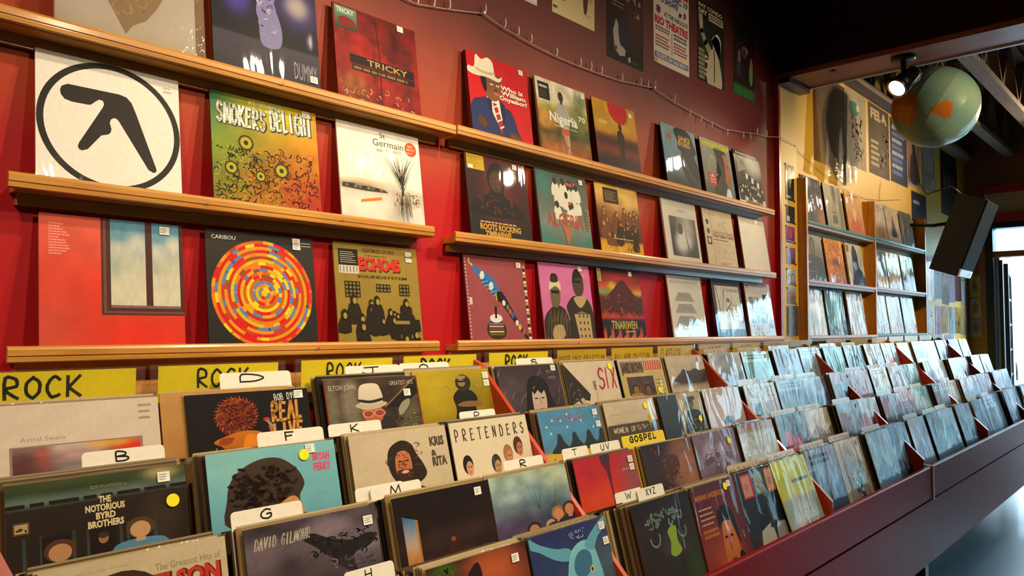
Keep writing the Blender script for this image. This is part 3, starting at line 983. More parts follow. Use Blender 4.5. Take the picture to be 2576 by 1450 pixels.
a = Art(8)
a.rect(0, 0, 1, 1, '#252422', top='#302e2c')
cx, cy = .5, .475
cols = ['#d8641a', '#c81e1a', '#c8941c', '#b8401c', '#e08a1c', '#c83018', '#c8b41c', '#d8761c', '#b8281c', '#d8a020', '#c85a1a', '#d8c028', '#b8641c', '#d88a20', '#c8a828', '#9a7a30', '#d8b430']
R = .465
nr = len(cols)
rr = np.random.default_rng(8)
for k, c in enumerate(cols):
    r0 = R * (1 - k / nr)
    a.ell(cx, cy, r0, r0, c, n=64)
    r1 = R * (1 - (k + 1) / nr)
    m = max(5, int(24 * r0 / R))
    for j in range(m):
        if rr.random() < .62:
            t0 = 2 * math.pi * (j + rr.random() * .4) / m
            t1 = t0 + 2 * math.pi / m * rr.uniform(.35, 1.1)
            ts = np.linspace(t0, t1, 5)
            cc = (['#5a7cae', '#8a4a30', '#5a7cae', '#c81c18', '#d8c828'] if k % 2 else ['#e0781c', '#c81c18', '#d8c420', '#b83a1a', '#e0941c'])[rr.integers(5)]
            a.poly([(cx + r0 * math.cos(t), cy + r0 * math.sin(t)) for t in ts] + [(cx + r1 * math.cos(t), cy + r1 * math.sin(t)) for t in ts[::-1]], cc, True)
    a.L += 1
a.text('CARIBOU', .05, .925, .035, '#d8d6d0', w=.21, bold=.02)
a.lines(.88, .91, .1, .05, 2, '#b8b4ac', .4, .2)
wall_sleeve(a, .572, Z3, 'charcoal sleeve filled by a multicoloured target of concentric rings', '#1c1b1a', stickers=[(.83, .955), (.83, .915)])

a = Art(9)
a.soft('#8a742e', [(.5, .5, .5, .5, '#947e34', .6, 1)], n=16, grain=.05)
a.text('NIGHTMARES ON WAX', .33, .92, .042, '#3a2c14', w=.38, bold=.02)
a.lines(.36, .875, .34, .025, 1, '#5a4a20')
a.text('ECHO45', .285, .74, .125, '#3a1a10', w=.5, bold=.07, slant=-.1)
a.text('ECHO45', .28, .75, .12, '#c82a24', w=.5, bold=.045, slant=-.1)
a.text('SOUNDSYSTEM', .25, .665, .028, '#2a2010', w=.6, bold=.03)
a.rect(.05, .78, .27, .94, '#1c1814'); a.rect(.05, .705, .27, .78, '#d8d2c0')
a.lines(.07, .80, .18, .12, 6, '#a09a88', .4, .5)
for k in range(16):
    x = .06 + k * .0125
    a.rect(x, .712, x + .003 + .005 * (k % 3 == 0), .775, '#2a2620', True)
a.L += 1
for x, y, nx, ny in ((.10, .47, 4, 4), (.46, .53, 4, 2), (.74, .50, 3, 3)):
    a.rect(x, y, x + nx * .042 + .006, y + ny * .038 + .006, '#221c12')
    for i in range(nx):
        for j in range(ny):
            a.ell(x + .024 + i * .042, y + .022 + j * .038, .015, .014, '#7a6a34', n=8, keep=True)
    a.L += 1
a.crowd(.06, .06, .88, .40, 34, '#241d12', '#9a863e')
a.poly([(.68, .18), (.66, .28), (.97, .26), (.98, .14)], '#221c12')
a.rect(.66, .215, .84, .25, '#8a7634')
wall_sleeve(a, .956, Z3, 'olive gold sleeve with red comic title over a black sketched crowd', '#9a8840', stickers=[(.885, .925), (.885, .885)])

# --- right trio, top ledge
a = Art(10)
a.soft('#c01420', [(.5, .5, .6, .6, '#cc1622', .6)], n=10, grain=.03)
sk, bl_ = '#8a5636', '#27305e'
a.blob([(-.05, -.05), (.02, .38), (.16, .47), (.3, .5), (.5, .44), (.66, .40), (.74, .2), (.78, -.05)], bl_)
a.poly([(.27, .5), (.33, .56), (.47, .5), (.5, .3), (.45, .15), (.36, .3)], '#ded8cc')
a.poly([(.36, .45), (.42, .45), (.5, .2), (.47, .08), (.42, .2)], '#a82a2c')
for k in range(4):
    a.line([(.37 + k * .025, .40 - k * .08), (.44 + k * .022, .43 - k * .08)], .018, '#e0d8cc', True)
a.L += 1
a.poly([(.27, .48), (.35, .55), (.34, .3), (.30, .36)], '#1e264c'); a.poly([(.47, .51), (.56, .46), (.54, .2), (.49, .3)], '#1e264c')
a.blob([(.27, .52), (.24, .66), (.26, .78), (.4, .82), (.53, .78), (.54, .62), (.48, .52), (.38, .47)], sk, top='#6a4028')
a.blob([(.22, .62), (.2, .74), (.27, .79), (.29, .66), (.27, .56)], '#1c120e')
for x in (.37, .47):
    a.ell(x, .675, .028, .012, '#e8e0d4', keep=True); a.ell(x, .675, .011, .012, '#160e0a', keep=True)
a.L += 1
a.blob([(.38, .565), (.44, .55), (.5, .575), (.44, .585)], '#b86a5a'); a.blob([(.40, .61), (.43, .63), (.46, .61)], '#42241a')
a.blob([(.0, .76), (.1, .73), (.3, .745), (.5, .73), (.56, .81), (.5, .775), (.44, .80), (.42, .95), (.34, .995), (.24, .95), (.15, .985), (.11, .83), (.02, .82)], '#d8cfb4', top='#e8e2d0')
a.blob([(.14, .80), (.28, .78), (.43, .80), (.43, .83), (.28, .81), (.14, .83)], '#b8ac8c')
for cx_, ry in ((.13, -.2), (.7, .25)):
    pass
a.blob([(.1, .18), (.13, .25), (.2, .24), (.24, .17), (.2, .12)], '#5a3622'); a.blob([(.62, .02), (.58, .1), (.66, .15), (.78, .1), (.84, .02), (.8, -.02), (.66, -.02)], '#5a3622')
for k in range(4):
    a.line([(.64 + k * .045, .11 - .01 * k), (.70 + k * .045, .03)], .012, '#8a5a40', True)
a.L += 1
for i, s_ in enumerate(('Who is', 'William', 'Onyeabor?')):
    a.text(s_, .52 - .03 * (i == 2), .645 - i * .065, .055, '#3a2018', w=(.38, .42, .47)[i], bold=.04)
    a.text(s_, .515 - .03 * (i == 2), .65 - i * .065, .055, '#ece4d0', w=(.38, .42, .47)[i], bold=.035)
wall_sleeve(a, 1.483, Z1, 'red sleeve with a man in a white hat and blue suit', '#5a2018', .016, stickers=[(.89, .95)])

a = Art(11)
a.soft([(0, '#6a3a1c'), (.25, '#7a5a2c'), (.3, '#4a3a1c'), (.42, '#3e4a20'), (.6, '#b8924a'), (.75, '#c8c0a4'), (1, '#d0c8b0')], [(.8, .6, .2, .25, '#5a6a2c', .9), (.9, .85, .12, .12, '#4a5a2a', .8), (.2, .62, .15, .06, '#7a8a3a', .8), (.15, .45, .2, .12, '#c88a3c', .8), (.3, .1, .3, .08, '#b86a2c', .7), (.75, .1, .2, .1, '#8a4a24', .8), (.5, .3, .5, .06, '#4a4422', .7)], n=40, grain=.14, freq=14)
a.blob([(.40, .70), (.36, .58), (.42, .40), (.56, .40), (.62, .52), (.74, .56), (.62, .60), (.56, .70), (.48, .74)], '#9a9a94')
a.ell(.475, .82, .05, .07, '#3a2418'); a.rect(.455, .72, .5, .78, '#4a2e20')
a.poly([(.43, .40), (.42, .30), (.58, .28), (.58, .40)], '#b0542c')
a.line([(.48, .30), (.52, .15), (.60, .03)], [.05, .035, .02], '#a8846a'); a.line([(.54, .30), (.55, .15), (.50, .03)], [.05, .035, .02], '#b89478')
for k in range(12):
    a.line([(.72 + .02 * k, .78 - .01 * k), (.80 + .014 * k, .95 - .03 * k)], .008, '#6a7a3a', True)
a.L += 1
a.text('Nigeria', .22, .455, .13, '#5a5448', w=.55, bold=.03); a.text('Nigeria', .215, .46, .13, '#dcdcd4', w=.55, bold=.028); a.text('70', .80, .56, .075, '#dcdcd4', w=.14, bold=.02)
a.lines(.3, .40, .6, .02, 1, '#c8c4b0')
a.rect(.05, .72, .26, .945, '#181614'); a.lines(.07, .87, .16, .04, 1, '#c8c4b8', .8, .1); a.lines(.07, .74, .16, .11, 5, '#4a4844')
wall_sleeve(a, 1.846, Z1, 'olive and cream collage sleeve titled Nigeria with a seated figure', '#b09a5c', .010, stickers=[(.93, .93)])

a = Art(12)
a.soft([(0, '#241510'), (.2, '#3a1a12'), (.3, '#6a2c1a'), (.4, '#4a2216'), (.5, '#54281a'), (.56, '#a8761c'), (.7, '#b48a1c'), (1, '#b8841c')], [(.15, .8, .2, .2, '#a87a1e', .5), (.5, .42, .6, .03, '#2c1610', .8), (.5, .1, .6, .1, '#1a100e', .8)], n=30, grain=.08)
a.blob([(.36, .99), (.38, .84), (.5, .74), (.66, .72), (.78, .80), (.80, .95), (.7, 1.05), (.45, 1.05)], '#b01c18')
a.blob([(.57, .72), (.555, .66), (.57, .62), (.52, .60), (.50, .48), (.54, .42), (.54, .25), (.56, .18), (.64, .18), (.64, .32), (.66, .45), (.67, .56), (.62, .62), (.64, .67), (.61, .72)], '#2a1a14')
a.lines(.12, .66, .2, .05, 2, '#d8c8a0', .45, .2)
wall_sleeve(a, 2.207, Z1, 'yellow and dark brown sleeve with a lone figure under a red sun', '#3a2014', stickers=[(.87, .9)])

a = Art(13)
a.soft([(0, '#1c1a1c'), (.25, '#241a1c'), (.6, '#3e1418'), (1, '#4e1a1e')], [(.5, .55, .25, .3, '#6a1a22', .7), (.1, .5, .15, .6, '#201a1c', .7)], n=24, grain=.06)
a.blob([(.06, .30), (.12, .46), (.30, .54), (.36, .6), (.32, .74), (.38, .88), (.5, .94), (.6, .88), (.62, .72), (.58, .58), (.64, .52), (.8, .46), (.88, .30)], '#1a1210')
a.blob([(.38, .62), (.37, .76), (.46, .84), (.56, .80), (.58, .68), (.5, .58)], '#4a3024')
a.scribble(.16, .34, .6, .2, 40, ['#5a4030', '#2c1c16', '#a83a2c', '#7a5a40'], .008, .03)
a.scribble(.38, .60, .2, .2, 14, ['#7a5238', '#2a1a12'], .008, .025)
a.text('ROOTS ROCKING', .15, .125, .07, '#c89a30', w=.66, bold=.03); a.text('ZIMBABWE', .22, .045, .07, '#c89a30', w=.42, bold=.03)
a.lines(.16, .20, .6, .025, 1, '#c8a860', .6, .05)
a.rect(.03, .81, .30, .985, '#b89a14'); a.lines(.05, .83, .2, .13, 6, '#8a7010', .4, .4); a.rect(.05, .82, .12, .86, '#e0d8c0')
wall_sleeve(a, 1.479, Z2, 'black sleeve with a shadowy dark red figure and gold capitals', '#1c1614', .007, stickers=[(.80, .93)])

a = Art(14)
a.soft([(0, '#4a6a60'), (.3, '#6a7a72'), (.6, '#5a625c'), (1, '#4a5450')], [(.15, .85, .15, .2, '#2f7a6c', .8), (.1, .1, .2, .2, '#2f7a70', .8), (.9, .1, .2, .12, '#2f7468', .8), (.5, .3, .4, .15, '#8a8a80', .6)], n=24, grain=.05)
for k in range(26):
    x = .34 + k * .025
    a.line([(x, .55 + .3 * (k % 2)), (x + .12, .98)], .004, '#3a4644', True)
    a.line([(.1 + k * .028, .02), (.22 + k * .02, .3)], .004, '#3c5450', True)
a.L += 1
rr = np.random.default_rng(14)
for k in range(17):
    cx_, cy_ = .28 + rr.random() * .5, .52 + rr.random() * .36
    a.blob([(cx_ - .08, cy_ - .14), (cx_ - .06, cy_), (cx_, cy_ + .03), (cx_ + .06, cy_), (cx_ + .08, cy_ - .14)], '#d8d4c4', 2)
    a.ell(cx_, cy_ + .045, .035, .05, '#2a2018', n=10); 
    if k % 3 == 0: a.ell(cx_, cy_ + .085, .036, .024, '#b8502c', n=9)
a.text('ALGERIA', .14, .30, .17, '#a8522e', w=.72, bold=.03)
a.poly([(.42, .3), (.5, .04), (.6, .3)], '#a8664a')
a.lines(.4, .04, .24, .025, 1, '#6a8078')
a.rect(.90, .28, .995, .58, '#7a7458'); a.lines(.91, .3, .07, .25, 6, '#4a4838')
wall_sleeve(a, 1.85, Z2, 'teal and grey sleeve with a crowd in white robes over orange lettering', '#4a6a62', .007, stickers=[(.88, .93)])

a = Art(15)
a.soft([(0, '#c8961c'), (.2, '#c08a1c'), (.22, '#3a2416'), (.4, '#5a3418'), (.6, '#8a5a24'), (.75, '#c0904a'), (1, '#c8a048')], [(.8, .8, .25, .15, '#d0b060', .7), (.1, .5, .15, .2, '#4a2c18', .7), (.9, .5, .12, .2, '#4a2c16', .7)], n=30, grain=.12)
a.crowd(.06, .26, .86, .42, 30, '#6a3a1a', '#c08a3c')
a.crowd(.3, .26, .6, .2, 12, '#2c1a10', '#a8642a')
a.rect(.18, .74, .52, .95, '#241a12'); a.lines(.21, .77, .27, .15, 5, '#8a6a34', .45, .3)
a.lines(.3, .235, .5, .02, 1, '#d8c8a0')
a.scribble(.1, .03, .8, .12, 16, ['#a87a14', '#d8b040', '#5a3a14'], .008, .04)
wall_sleeve(a, 2.225, Z2, 'golden brown sleeve with a crowd and black label over a yellow strip', '#6a4418', .006)

a = Art(16)
a.soft('#8c4248', [(.5, .5, .7, .7, '#94484e', .6, 1)], n=12, grain=.04)
a.blob([(.08, .95), (.13, .90), (.2, .86), (.36, .80), (.47, .70), (.52, .58), (.44, .56), (.34, .64), (.24, .72), (.17, .80), (.10, .88)], '#2c6aa8')
for i in range(12):
    for j in range(6):
        a.rect(.22 + i * .022 + j * .004, .80 - i * .018 - j * .022, .232 + i * .022 + j * .004, .812 - i * .018 - j * .022, ['#123a6a', '#5ab0d8'][(i + j) % 2], True)
a.L += 1
a.ell(.26, .78, .035, .05, '#c8ccc0', rot=-.3); a.ell(.39, .66, .035, .05, '#c8ccc0', rot=-.3)
a.line([(.08, .97), (.07, .92), (.12, .89)], .022, '#c8b02c')
a.blob([(.47, .58), (.55, .60), (.66, .46), (.82, .20), (.97, .03), (.90, .05), (.74, .22), (.60, .38), (.48, .52)], '#241c22')
for x, y, c in ((.57, .47, '#d8ccc0'), (.63, .42, '#5a7a2c'), (.70, .33, '#4a5a9a'), (.76, .24, '#d8d0c8'), (.80, .19, '#c8b030'), (.66, .37, '#b84a3c'), (.86, .13, '#8a5a3c')):
    a.ell(x, y, .028, .035, c, n=8, keep=True)
a.L += 1
a.ell(.51, .54, .05, .06, '#120e12'); a.line([(.455, .58), (.46, .5)], .016, '#c8b02c')
a.blob([(.30, .24), (.26, .16), (.30, .08), (.42, .05), (.54, .08), (.57, .16), (.53, .24), (.42, .27)], '#3a2a18')
for k, c in enumerate(('#5a7ac0', '#c8a08a', '#8a3a2c', '#c8c09a', '#6a6a24')):
    a.rect(.30, .22 - k * .03, .53, .236 - k * .03, c)
a.ell(.42, .29, .10, .05, '#d8d0c8'); a.line([(.42, .3), (.43, .42)], .03, '#1a1416')
for k in range(24):
    a.rect(.94, .05 + k * .037, .985, .075 + k * .037, ['#e0dcd0', '#241c20', '#b8a830'][k % 3], True)
    a.rect(.005, .03 + k * .04, .022, .05 + k * .04, '#c8a8a4', True)
a.L += 1
a.lines(.5, .01, .14, .04, 3, '#d0b8b4', .5, .1); a.rect(.03, .44, .075, .52, '#c8b0ac')
wall_sleeve(a, 1.481, Z3, 'dusty rose sleeve with a blue chequered fish and a striped pot', '#8a5a58', stickers=[(.87, .93)])

a = Art(17)
a.soft('#c86aa0', [(.5, .8, .6, .4, '#cc74a6', .6, 1)], n=10, grain=.03)
dk, lt = '#33281e', '#b09a6a'
a.blob([(.52, .02), (.50, .3), (.46, .45), (.56, .56), (.66, .60), (.86, .58), (.97, .46), (1.02, .2), (1.0, .0)], dk)
a.poly([(.66, .02), (.60, .36), (.76, .40), (.92, .36), (.93, .02)], lt)
a.blob([(.62, .56), (.74, .44), (.88, .56), (.76, .60)], lt)
a.blob([(.66, .62), (.62, .76), (.66, .88), (.75, .92), (.84, .85), (.85, .70), (.78, .60)], '#4a3a2a'); a.blob([(.63, .80), (.68, .93), (.77, .94), (.85, .82), (.76, .84)], '#241c14')
a.rect(.63, .765, .80, .80, '#1a140e')
a.blob([(-.03, .0), (.02, .3), (.14, .42), (.26, .47), (.42, .42), (.5, .25), (.54, .0)], dk)
a.blob([(.18, .47), (.17, .62), (.22, .72), (.32, .72), (.36, .60), (.32, .47), (.26, .44)], '#6a5a40'); a.blob([(.16, .66), (.18, .76), (.26, .82), (.36, .78), (.38, .66), (.28, .71)], '#d0c4a0')
a.blob([(.2, .76), (.22, .86), (.32, .86), (.34, .77)], '#2c2218')
a.rect(.19, .615, .34, .655, '#161210'); 
a.blob([(.14, .06), (.18, .2), (.34, .22), (.38, .1), (.3, .05)], lt)
for k in range(22):
    a.line([(.04 + k * .02, .05 + .1 * (k % 3)), (.1 + k * .018, .32 + .03 * (k % 4))], .006, '#7a6a48', True)
for i in range(3):
    for j in range(4):
        a.ell(.70 + i * .08, .08 + j * .085, .014, .022, dk, n=8, keep=True)
a.L += 1
for k in range(9):
    a.poly([(.61 + k * .034, .36), (.64 + k * .034, .36), (.625 + k * .034, .40)], dk, True)
a.L += 1
a.ell(.88, .87, .035, .035, '#c88a90')
wall_sleeve(a, 1.872, Z3, 'bright pink sleeve with two dark cut-out figures in patterned robes', '#d08ab0', stickers=[(.80, .955)])

a = Art(18)
a.soft([(0, '#c0584a'), (.12, '#a8402c'), (.2, '#2a2228'), (.3, '#241c22'), (.33, '#b83a1c'), (.4, '#5a2016'), (.6, '#4a2420'), (.68, '#8a3a2c'), (.74, '#b84a24'), (.84, '#8a2420'), (1, '#2e2624')], [(.3, .76, .1, .06, '#c8b02c', .9), (.1, .68, .2, .04, '#6a9a5a', .8), (.9, .68, .2, .04, '#c8a82c', .8), (.5, .88, .4, .05, '#a82c20', .6)], n=40, grain=.1)
a.poly([(.14, .60), (.36, .74), (.46, .82), (.56, .86), (.66, .80), (.78, .68), (.98, .56), (.98, .40), (.1, .40)], '#4a2024')
a.scribble(.08, .36, .84, .26, 44, ['#b84a1c', '#2a1416', '#d86a24', '#7a2a1a'], .012, .05)
for k in range(6):
    a.poly([(.06 + k * .17, .02), (.08 + k * .17, .28), (.15 + k * .17, .28), (.17 + k * .17, .1)], '#1e1a22', True)
a.L += 1
a.text('TINARIWEN', .20, .17, .12, '#1a1612', w=.60, bold=.05); a.text('TINARIWEN', .20, .172, .115, '#b8a84c', w=.60, bold=.02)
a.lines(.5, .12, .32, .03, 1, '#b8a84c')
a.rect(.0, .82, .085, .995, '#a89a50'); a.text('TRON', .065, .84, .05, '#2a2416', w=.13, rot=math.pi / 2)
wall_sleeve(a, 2.242, Z3, 'fiery sleeve with a dark mountain, rainbow sky and yellow block title', '#3a2420', stickers=[(.76, .95)])

# --- right trio, last three columns
a = Art(19)
a.soft([(0, '#1c2022'), (.15, '#2a3438'), (.3, '#5a7c8a'), (1, '#7a9cac')], [(.2, .1, .3, .1, '#181a1c', .8), (.8, .15, .3, .12, '#23282c', .8)], n=20, grain=.06)
a.blob([(.36, .92), (.44, 1.0), (.62, 1.02), (.84, .95), (.93, .78), (.98, .66), (.90, .58), (1.0, .4), (.96, .18), (.7, .1), (.55, .2), (.46, .45), (.52, .6), (.42, .66), (.44, .78)], '#16181a')
a.blob([(.62, .66), (.60, .76), (.74, .80), (.84, .74), (.82, .64), (.7, .6)], '#2c2a28')
a.line([(.56, .46), (.7, .3), (.92, .1)], [.05, .03, .02], '#4a545a'); a.scribble(.1, .02, .8, .14, 20, ['#4a5458', '#101214'], .012, .06)
for i, s_ in enumerate(('JAKI', 'BYARD')):
    a.text(s_, .46, .80 - i * .09, .08, '#c8941c', w=.36, bold=.05)
a.ell(.2, .82, .11, .10, '#8a8a84'); a.scribble(.12, .75, .16, .14, 10, ['#4a4844', '#b8b4a8', '#7a4a40'], .012, .04)
wall_sleeve(a, 2.741, Z1, 'slate blue sleeve with a big dark silhouette and yellow two-line name', '#5a7078')

a = Art(20)
a.soft([(0, '#4a4a40'), (.3, '#5a5c50'), (.7, '#7a7c70'), (.9, '#8a8c80'), (1, '#a8a494')], [(.95, .5, .15, .5, '#6a8a9a', .6), (.2, .7, .25, .25, '#8a8a7c', .6)], n=20, grain=.07)
a.blob([(.44, .8), (.46, .9), (.6, .92), (.80, .86), (.84, .75), (.5, .4), (.3, .1), (.2, -.05), (.9, -.05), (.85, .1), (.6, .5)], '#2a2a24')
a.blob([(.70, .78), (.86, .80), (.90, .66), (.95, .56), (.91, .5), (.94, .42), (.90, .3), (.8, .22), (.72, .35), (.66, .6)], '#8a4e38', top='#a8623e')
a.blob([(.66, .8), (.62, .55), (.66, .3), (.73, .42), (.75, .7)], '#2a2420')
a.ell(.86, .60, .03, .014, '#2a1a14'); a.poly([(.64, .02), (.74, .22), (.84, .2), (.9, .02)], '#c8d0d4')
a.rect(.04, .905, .985, .955, '#b0a81c'); a.lines(.06, .865, .9, .085, 2, '#c8c02c', .6, .1)
a.scribble(.18, .56, .24, .28, 16, ['#c8c8b8', '#b0b0a0'], .016, .06)
a.rect(.16, .20, .40, .43, '#b81c20'); a.lines(.19, .24, .18, .15, 3, '#e0a098', .5, .2)
wall_sleeve(a, 3.105, Z1, "grey-green sleeve with a man's profile, yellow headline and red tag", '#7a7a6c')

a = Art(21)
a.soft([(0, '#8a8a84'), (.06, '#d0ccc4'), (.2, '#b8b4ac'), (.3, '#2a2826'), (.5, '#4a4844'), (.75, '#7a7670'), (.9, '#c0bcb4'), (.93, '#2a2624'), (1, '#34302c')], [(.7, .8, .35, .2, '#c8c4bc', .9), (.2, .6, .2, .3, '#3a3632', .7)], n=30, grain=.1)
for k in range(5):
    a.poly([(.10 + k * .06, .60 + k * .02), (.13 + k * .06, .60 + k * .02), (.15 + k * .06, .84 - k * .03), (.12 + k * .06, .84 - k * .03)], '#b8b4ac', True)
for k in range(5):
    a.poly([(.35 + k * .1, .52 - .03 * k), (.43 + k * .1, .50 - .03 * k), (.45 + k * .1, .60 - .03 * k), (.37 + k * .1, .62 - .03 * k)], ['#d0ccc4', '#1c1a18'][k % 2], True)
a.L += 1
a.crowd(.08, .22, .85, .16, 22, '#1a1816', '#c8c4bc')
a.rect(.22, .04, .90, .11, '#8a8680'); a.lines(.28, .045, .5, .055, 1, '#2a2826', .7, .1); a.lines(.08, .935, .8, .045, 1, '#c8c4bc', .7, .1)
wall_sleeve(a, 3.467, Z1, 'black and white street scene sleeve at the end of the top ledge', '#1e1c1a', .008)

a = Art(22)
a.rect(0, 0, 1, 1, '#d4cdbe')
a.soft([(0, '#4a4a48'), (.5, '#3a3a3a'), (1, '#585856')], [(.6, .7, .3, .5, '#b8b6b0', .9), (.45, .35, .28, .3, '#d8d6d0', 1, 2), (.75, .05, .4, .2, '#4a4a48', .9), (.4, .95, .12, .14, '#8a8884', .8)], n=30, grain=.06, box=(.16, .12, .93, .74))
a.line([(.62, .68), (.60, .45), (.64, .25)], [.01, .02, .05], '#6a6a66'); a.blob([(.38, .50), (.42, .64), (.52, .62), (.5, .48)], '#5a5a58')
a.lines(.44, .82, .26, .05, 2, '#9a9284', .5, .2)
wall_sleeve(a, 2.742, Z2, 'cream-bordered sleeve framing a grey crescent photograph', '#c8b898', .009)

a = Art(23)
a.soft('#d0bfa0', n=10, grain=.03)
a.rect(.235, 0, .245, 1, '#a84a3c')
for k in range(3):
    a.rect(.06, .70 - k * .155, .20, .83 - k * .155, ['#d8d0c0', '#c8c4b8', '#1c1814'][k]); a.ell(.13, .77 - k * .155, .045, .05, ['#3a342c', '#4a443c', '#c8c0b0'][k])
for k in range(5):
    a.rect(.26, .66 - k * .12, .98, .664 - k * .12, '#b89a80', True)
a.L += 1
a.text('JOHN COLTRANE', .27, .585, .055, '#b8483a', w=.7, bold=.02); a.text('THE TIBERI TAPES', .27, .525, .05, '#4a4034', w=.7, bold=.02); a.lines(.27, .47, .7, .03, 1, '#6a5a4c')
a.scribble(.42, .70, .3, .1, 7, ['#7a6a58'], .007, .05); a.scribble(.40, .22, .24, .12, 7, ['#7a6a58'], .006, .04); a.lines(.42, .06, .3, .05, 2, '#a08c74')
wall_sleeve(a, 3.123, Z2, 'tan notebook style sleeve with a red printed name and portrait strip', '#b89a78')

a = Art(24)
a.soft('#e6dfd0', n=6, grain=.01)
a.lines(.14, .62, .3, .12, 3, '#dbd3c4', .3, .6)
wall_sleeve(a, 3.518, Z2, 'almost blank cream white sleeve at the end of the middle ledge', '#d8b880', .006)

a = Art(25)
a.soft('#d8d2c6', n=8, grain=.02)
for k, (x0, x1, y0, y1) in enumerate(((.14, .72, .60, .74), (.12, .76, .42, .56), (.10, .80, .22, .37))):
    a.poly([(x0, y0), (x1, y0), (x1 - .11 - .02 * k, y1), (x0 + .13, y1)], '#a39d94')
    a.scribble(x0 + .12, y0 + .03, x1 - x0 - .28, y1 - y0 - .06, 14, ['#8a847c', '#b8b2a8', '#96908a'], .008, .03)
a.lines(.06, .875, .86, .05, 2, '#a8a296', .45, .05)
wall_sleeve(a, 2.79, Z3, 'off-white sleeve with three stacked grey trapezoids', '#c8b08a', .006)

a = Art(26)
a.rect(0, 0, 1, 1, '#3a3440', top='#4a4048')
a.soft('#d8d0c0', n=8, grain=.02, box=(.10, .17, .93, .90))
rr = np.random.default_rng(26)
for P, w_ in (([(.16, .2), (.2, .5), (.14, .88)], .02), ([(.3, .2), (.28, .5), (.42, .88)], .016), ([(.36, .2), (.42, .48), (.62, .62), (.66, .76)], [.03, .02, .01]), ([(.42, .48), (.40, .7), (.32, .88)], .01), ([(.5, .52), (.7, .50), (.8, .6)], .01), ([(.62, .42), (.80, .22)], .006), ([(.45, .68), (.62, .60), (.78, .44)], .008), ([(.2, .6), (.3, .74), (.46, .86)], .007)):
    a.line(P, w_, '#5a5248', True)
for k in range(14):
    x, y = .2 + .6 * rr.random(), .35 + .45 * rr.random()
    a.line([(x, y), (x + rr.normal(0, .08), y + rr.normal(0, .08))], .005, '#7a7264', True)
a.L += 1
a.blob([(.44, .66), (.50, .70), (.58, .66), (.50, .62)], '#7a7266')
a.text('PHAROAH', .5, .80, .055, '#5a5248', w=.38); a.lines(.55, .38, .32, .03, 1, '#8a8274')
o = wall_sleeve(a, 3.21, Z3, 'dark framed cream sleeve with bare branches and an orange titled spine', '#2c1e1c', .016)
sa = Art(126, .05)
sa.rect(0, 0, 1, 1, '#2c1e1c'); sa.text('PHAROAH', .75, .25, .6, '#a8602c', w=.36, rot=math.pi / 2)
s_ = sheet('spine', sa, .0158, WL, .0002, M['print_wrap'], '#2c1e1c', o)
s_.location = (-.0004, .016, 0); s_.rotation_euler = (0, 0, -math.pi / 2)

a = Art(27)
a.soft('#d4ccc4', n=8, grain=.02)
rr = np.random.default_rng(27)
for i in range(4):
    for j in range(4):
        x, y = .10 + i * .2, .12 + j * .16
        if j == 0 or (j == 3 and i == 2): continue
        a.soft([(0, ['#7a7672', '#8a8480', '#4a4a4c'][rr.integers(3)]), (1, ['#a8a29c', '#6a6e74', '#c0b8b0'][rr.integers(3)])], [(rr.random(), rr.random(), .4, .3, ['#4a4846', '#5a7a94', '#c8c0b8'][rr.integers(3)], .8)], n=7, grain=.1, box=(x, y, x + .17, y + .145))
a.scribble(.12, .06, .7, .14, 20, ['#8a8480', '#b8b0a8', '#6a6664'], .012, .06)
a.rect(.70, .30, .88, .72, '#d0a41c'); a.lines(.72, .32, .13, .38, 7, '#e0bc50', .5, .3); a.rect(.66, .72, .86, .80, '#1a1816'); a.rect(.76, .19, .94, .26, '#5a9ab0')
a.ell(.1, .94, .03, .03, '#5a5652'); a.lines(.3, .92, .5, .03, 1, '#a8a098')
wall_sleeve(a, 3.581, Z3, 'white sleeve with a grid of grey snapshots and a yellow paper strip', '#c8b49a', .007)

# ------------------------------------------------------------------ sleeves in the rack on the yellow wall
R1, R2, R3 = 2.052, 1.683, 1.338
def rack(i, X, z, base, blobs, label, extra=None, edge='#8a7a60', t=.006, grain=.08, stickers=()):
    a = Art(200 + i)
    a.soft(base, blobs, n=22, grain=grain)
    if extra: extra(a)
    return wall_sleeve(a, X, z, label, edge, t, y=-.072, lean=7.5, m='print_bin', w=.322, h=.318, stickers=stickers)
XS = (4.335, 4.70, 5.09, 5.60, 5.95, 6.32)
rack(0, XS[0], R1, [(0, '#3a3444'), (1, '#242638')], [(.9, .1, .3, .3, '#a86a4a', .8), (.5, .45, .08, .25, '#6a6a80', .6), (.4, .9, .12, .1, '#b8a8b0', .6)], 'midnight blue sleeve with a yellow round patch, top left of the rack', lambda a: (a.ell(.22, .86, .12, .12, '#c0b020'), a.crowd(.5, .6, .4, .3, 6, '#2c2034', '#6a5060'), a.lines(.6, .82, .3, .1, 3, '#5a5a74')))
def hand_(a):
    for k, x in enumerate((.36, .43, .50, .57)):
        a.line([(x, .18), (x + .02, .40), (x + .05, .62 - .05 * abs(k - 1.5))], [.07, .055, .035], '#8a8272', True)
    a.blob([(.30, .02), (.28, .2), (.4, .34), (.62, .3), (.68, .1), (.64, -.02)], '#9a917e')
rack(1, XS[1], R1, [(0, '#8a8474'), (.6, '#a8a08e'), (1, '#b8b09c')], [(.55, .85, .12, .3, '#2c2c30', .9), (.85, .5, .12, .6, '#3a3a3e', .8)], 'grey sleeve with a raised pale hand, second in the top row of the rack', hand_, '#2a2620', .010)
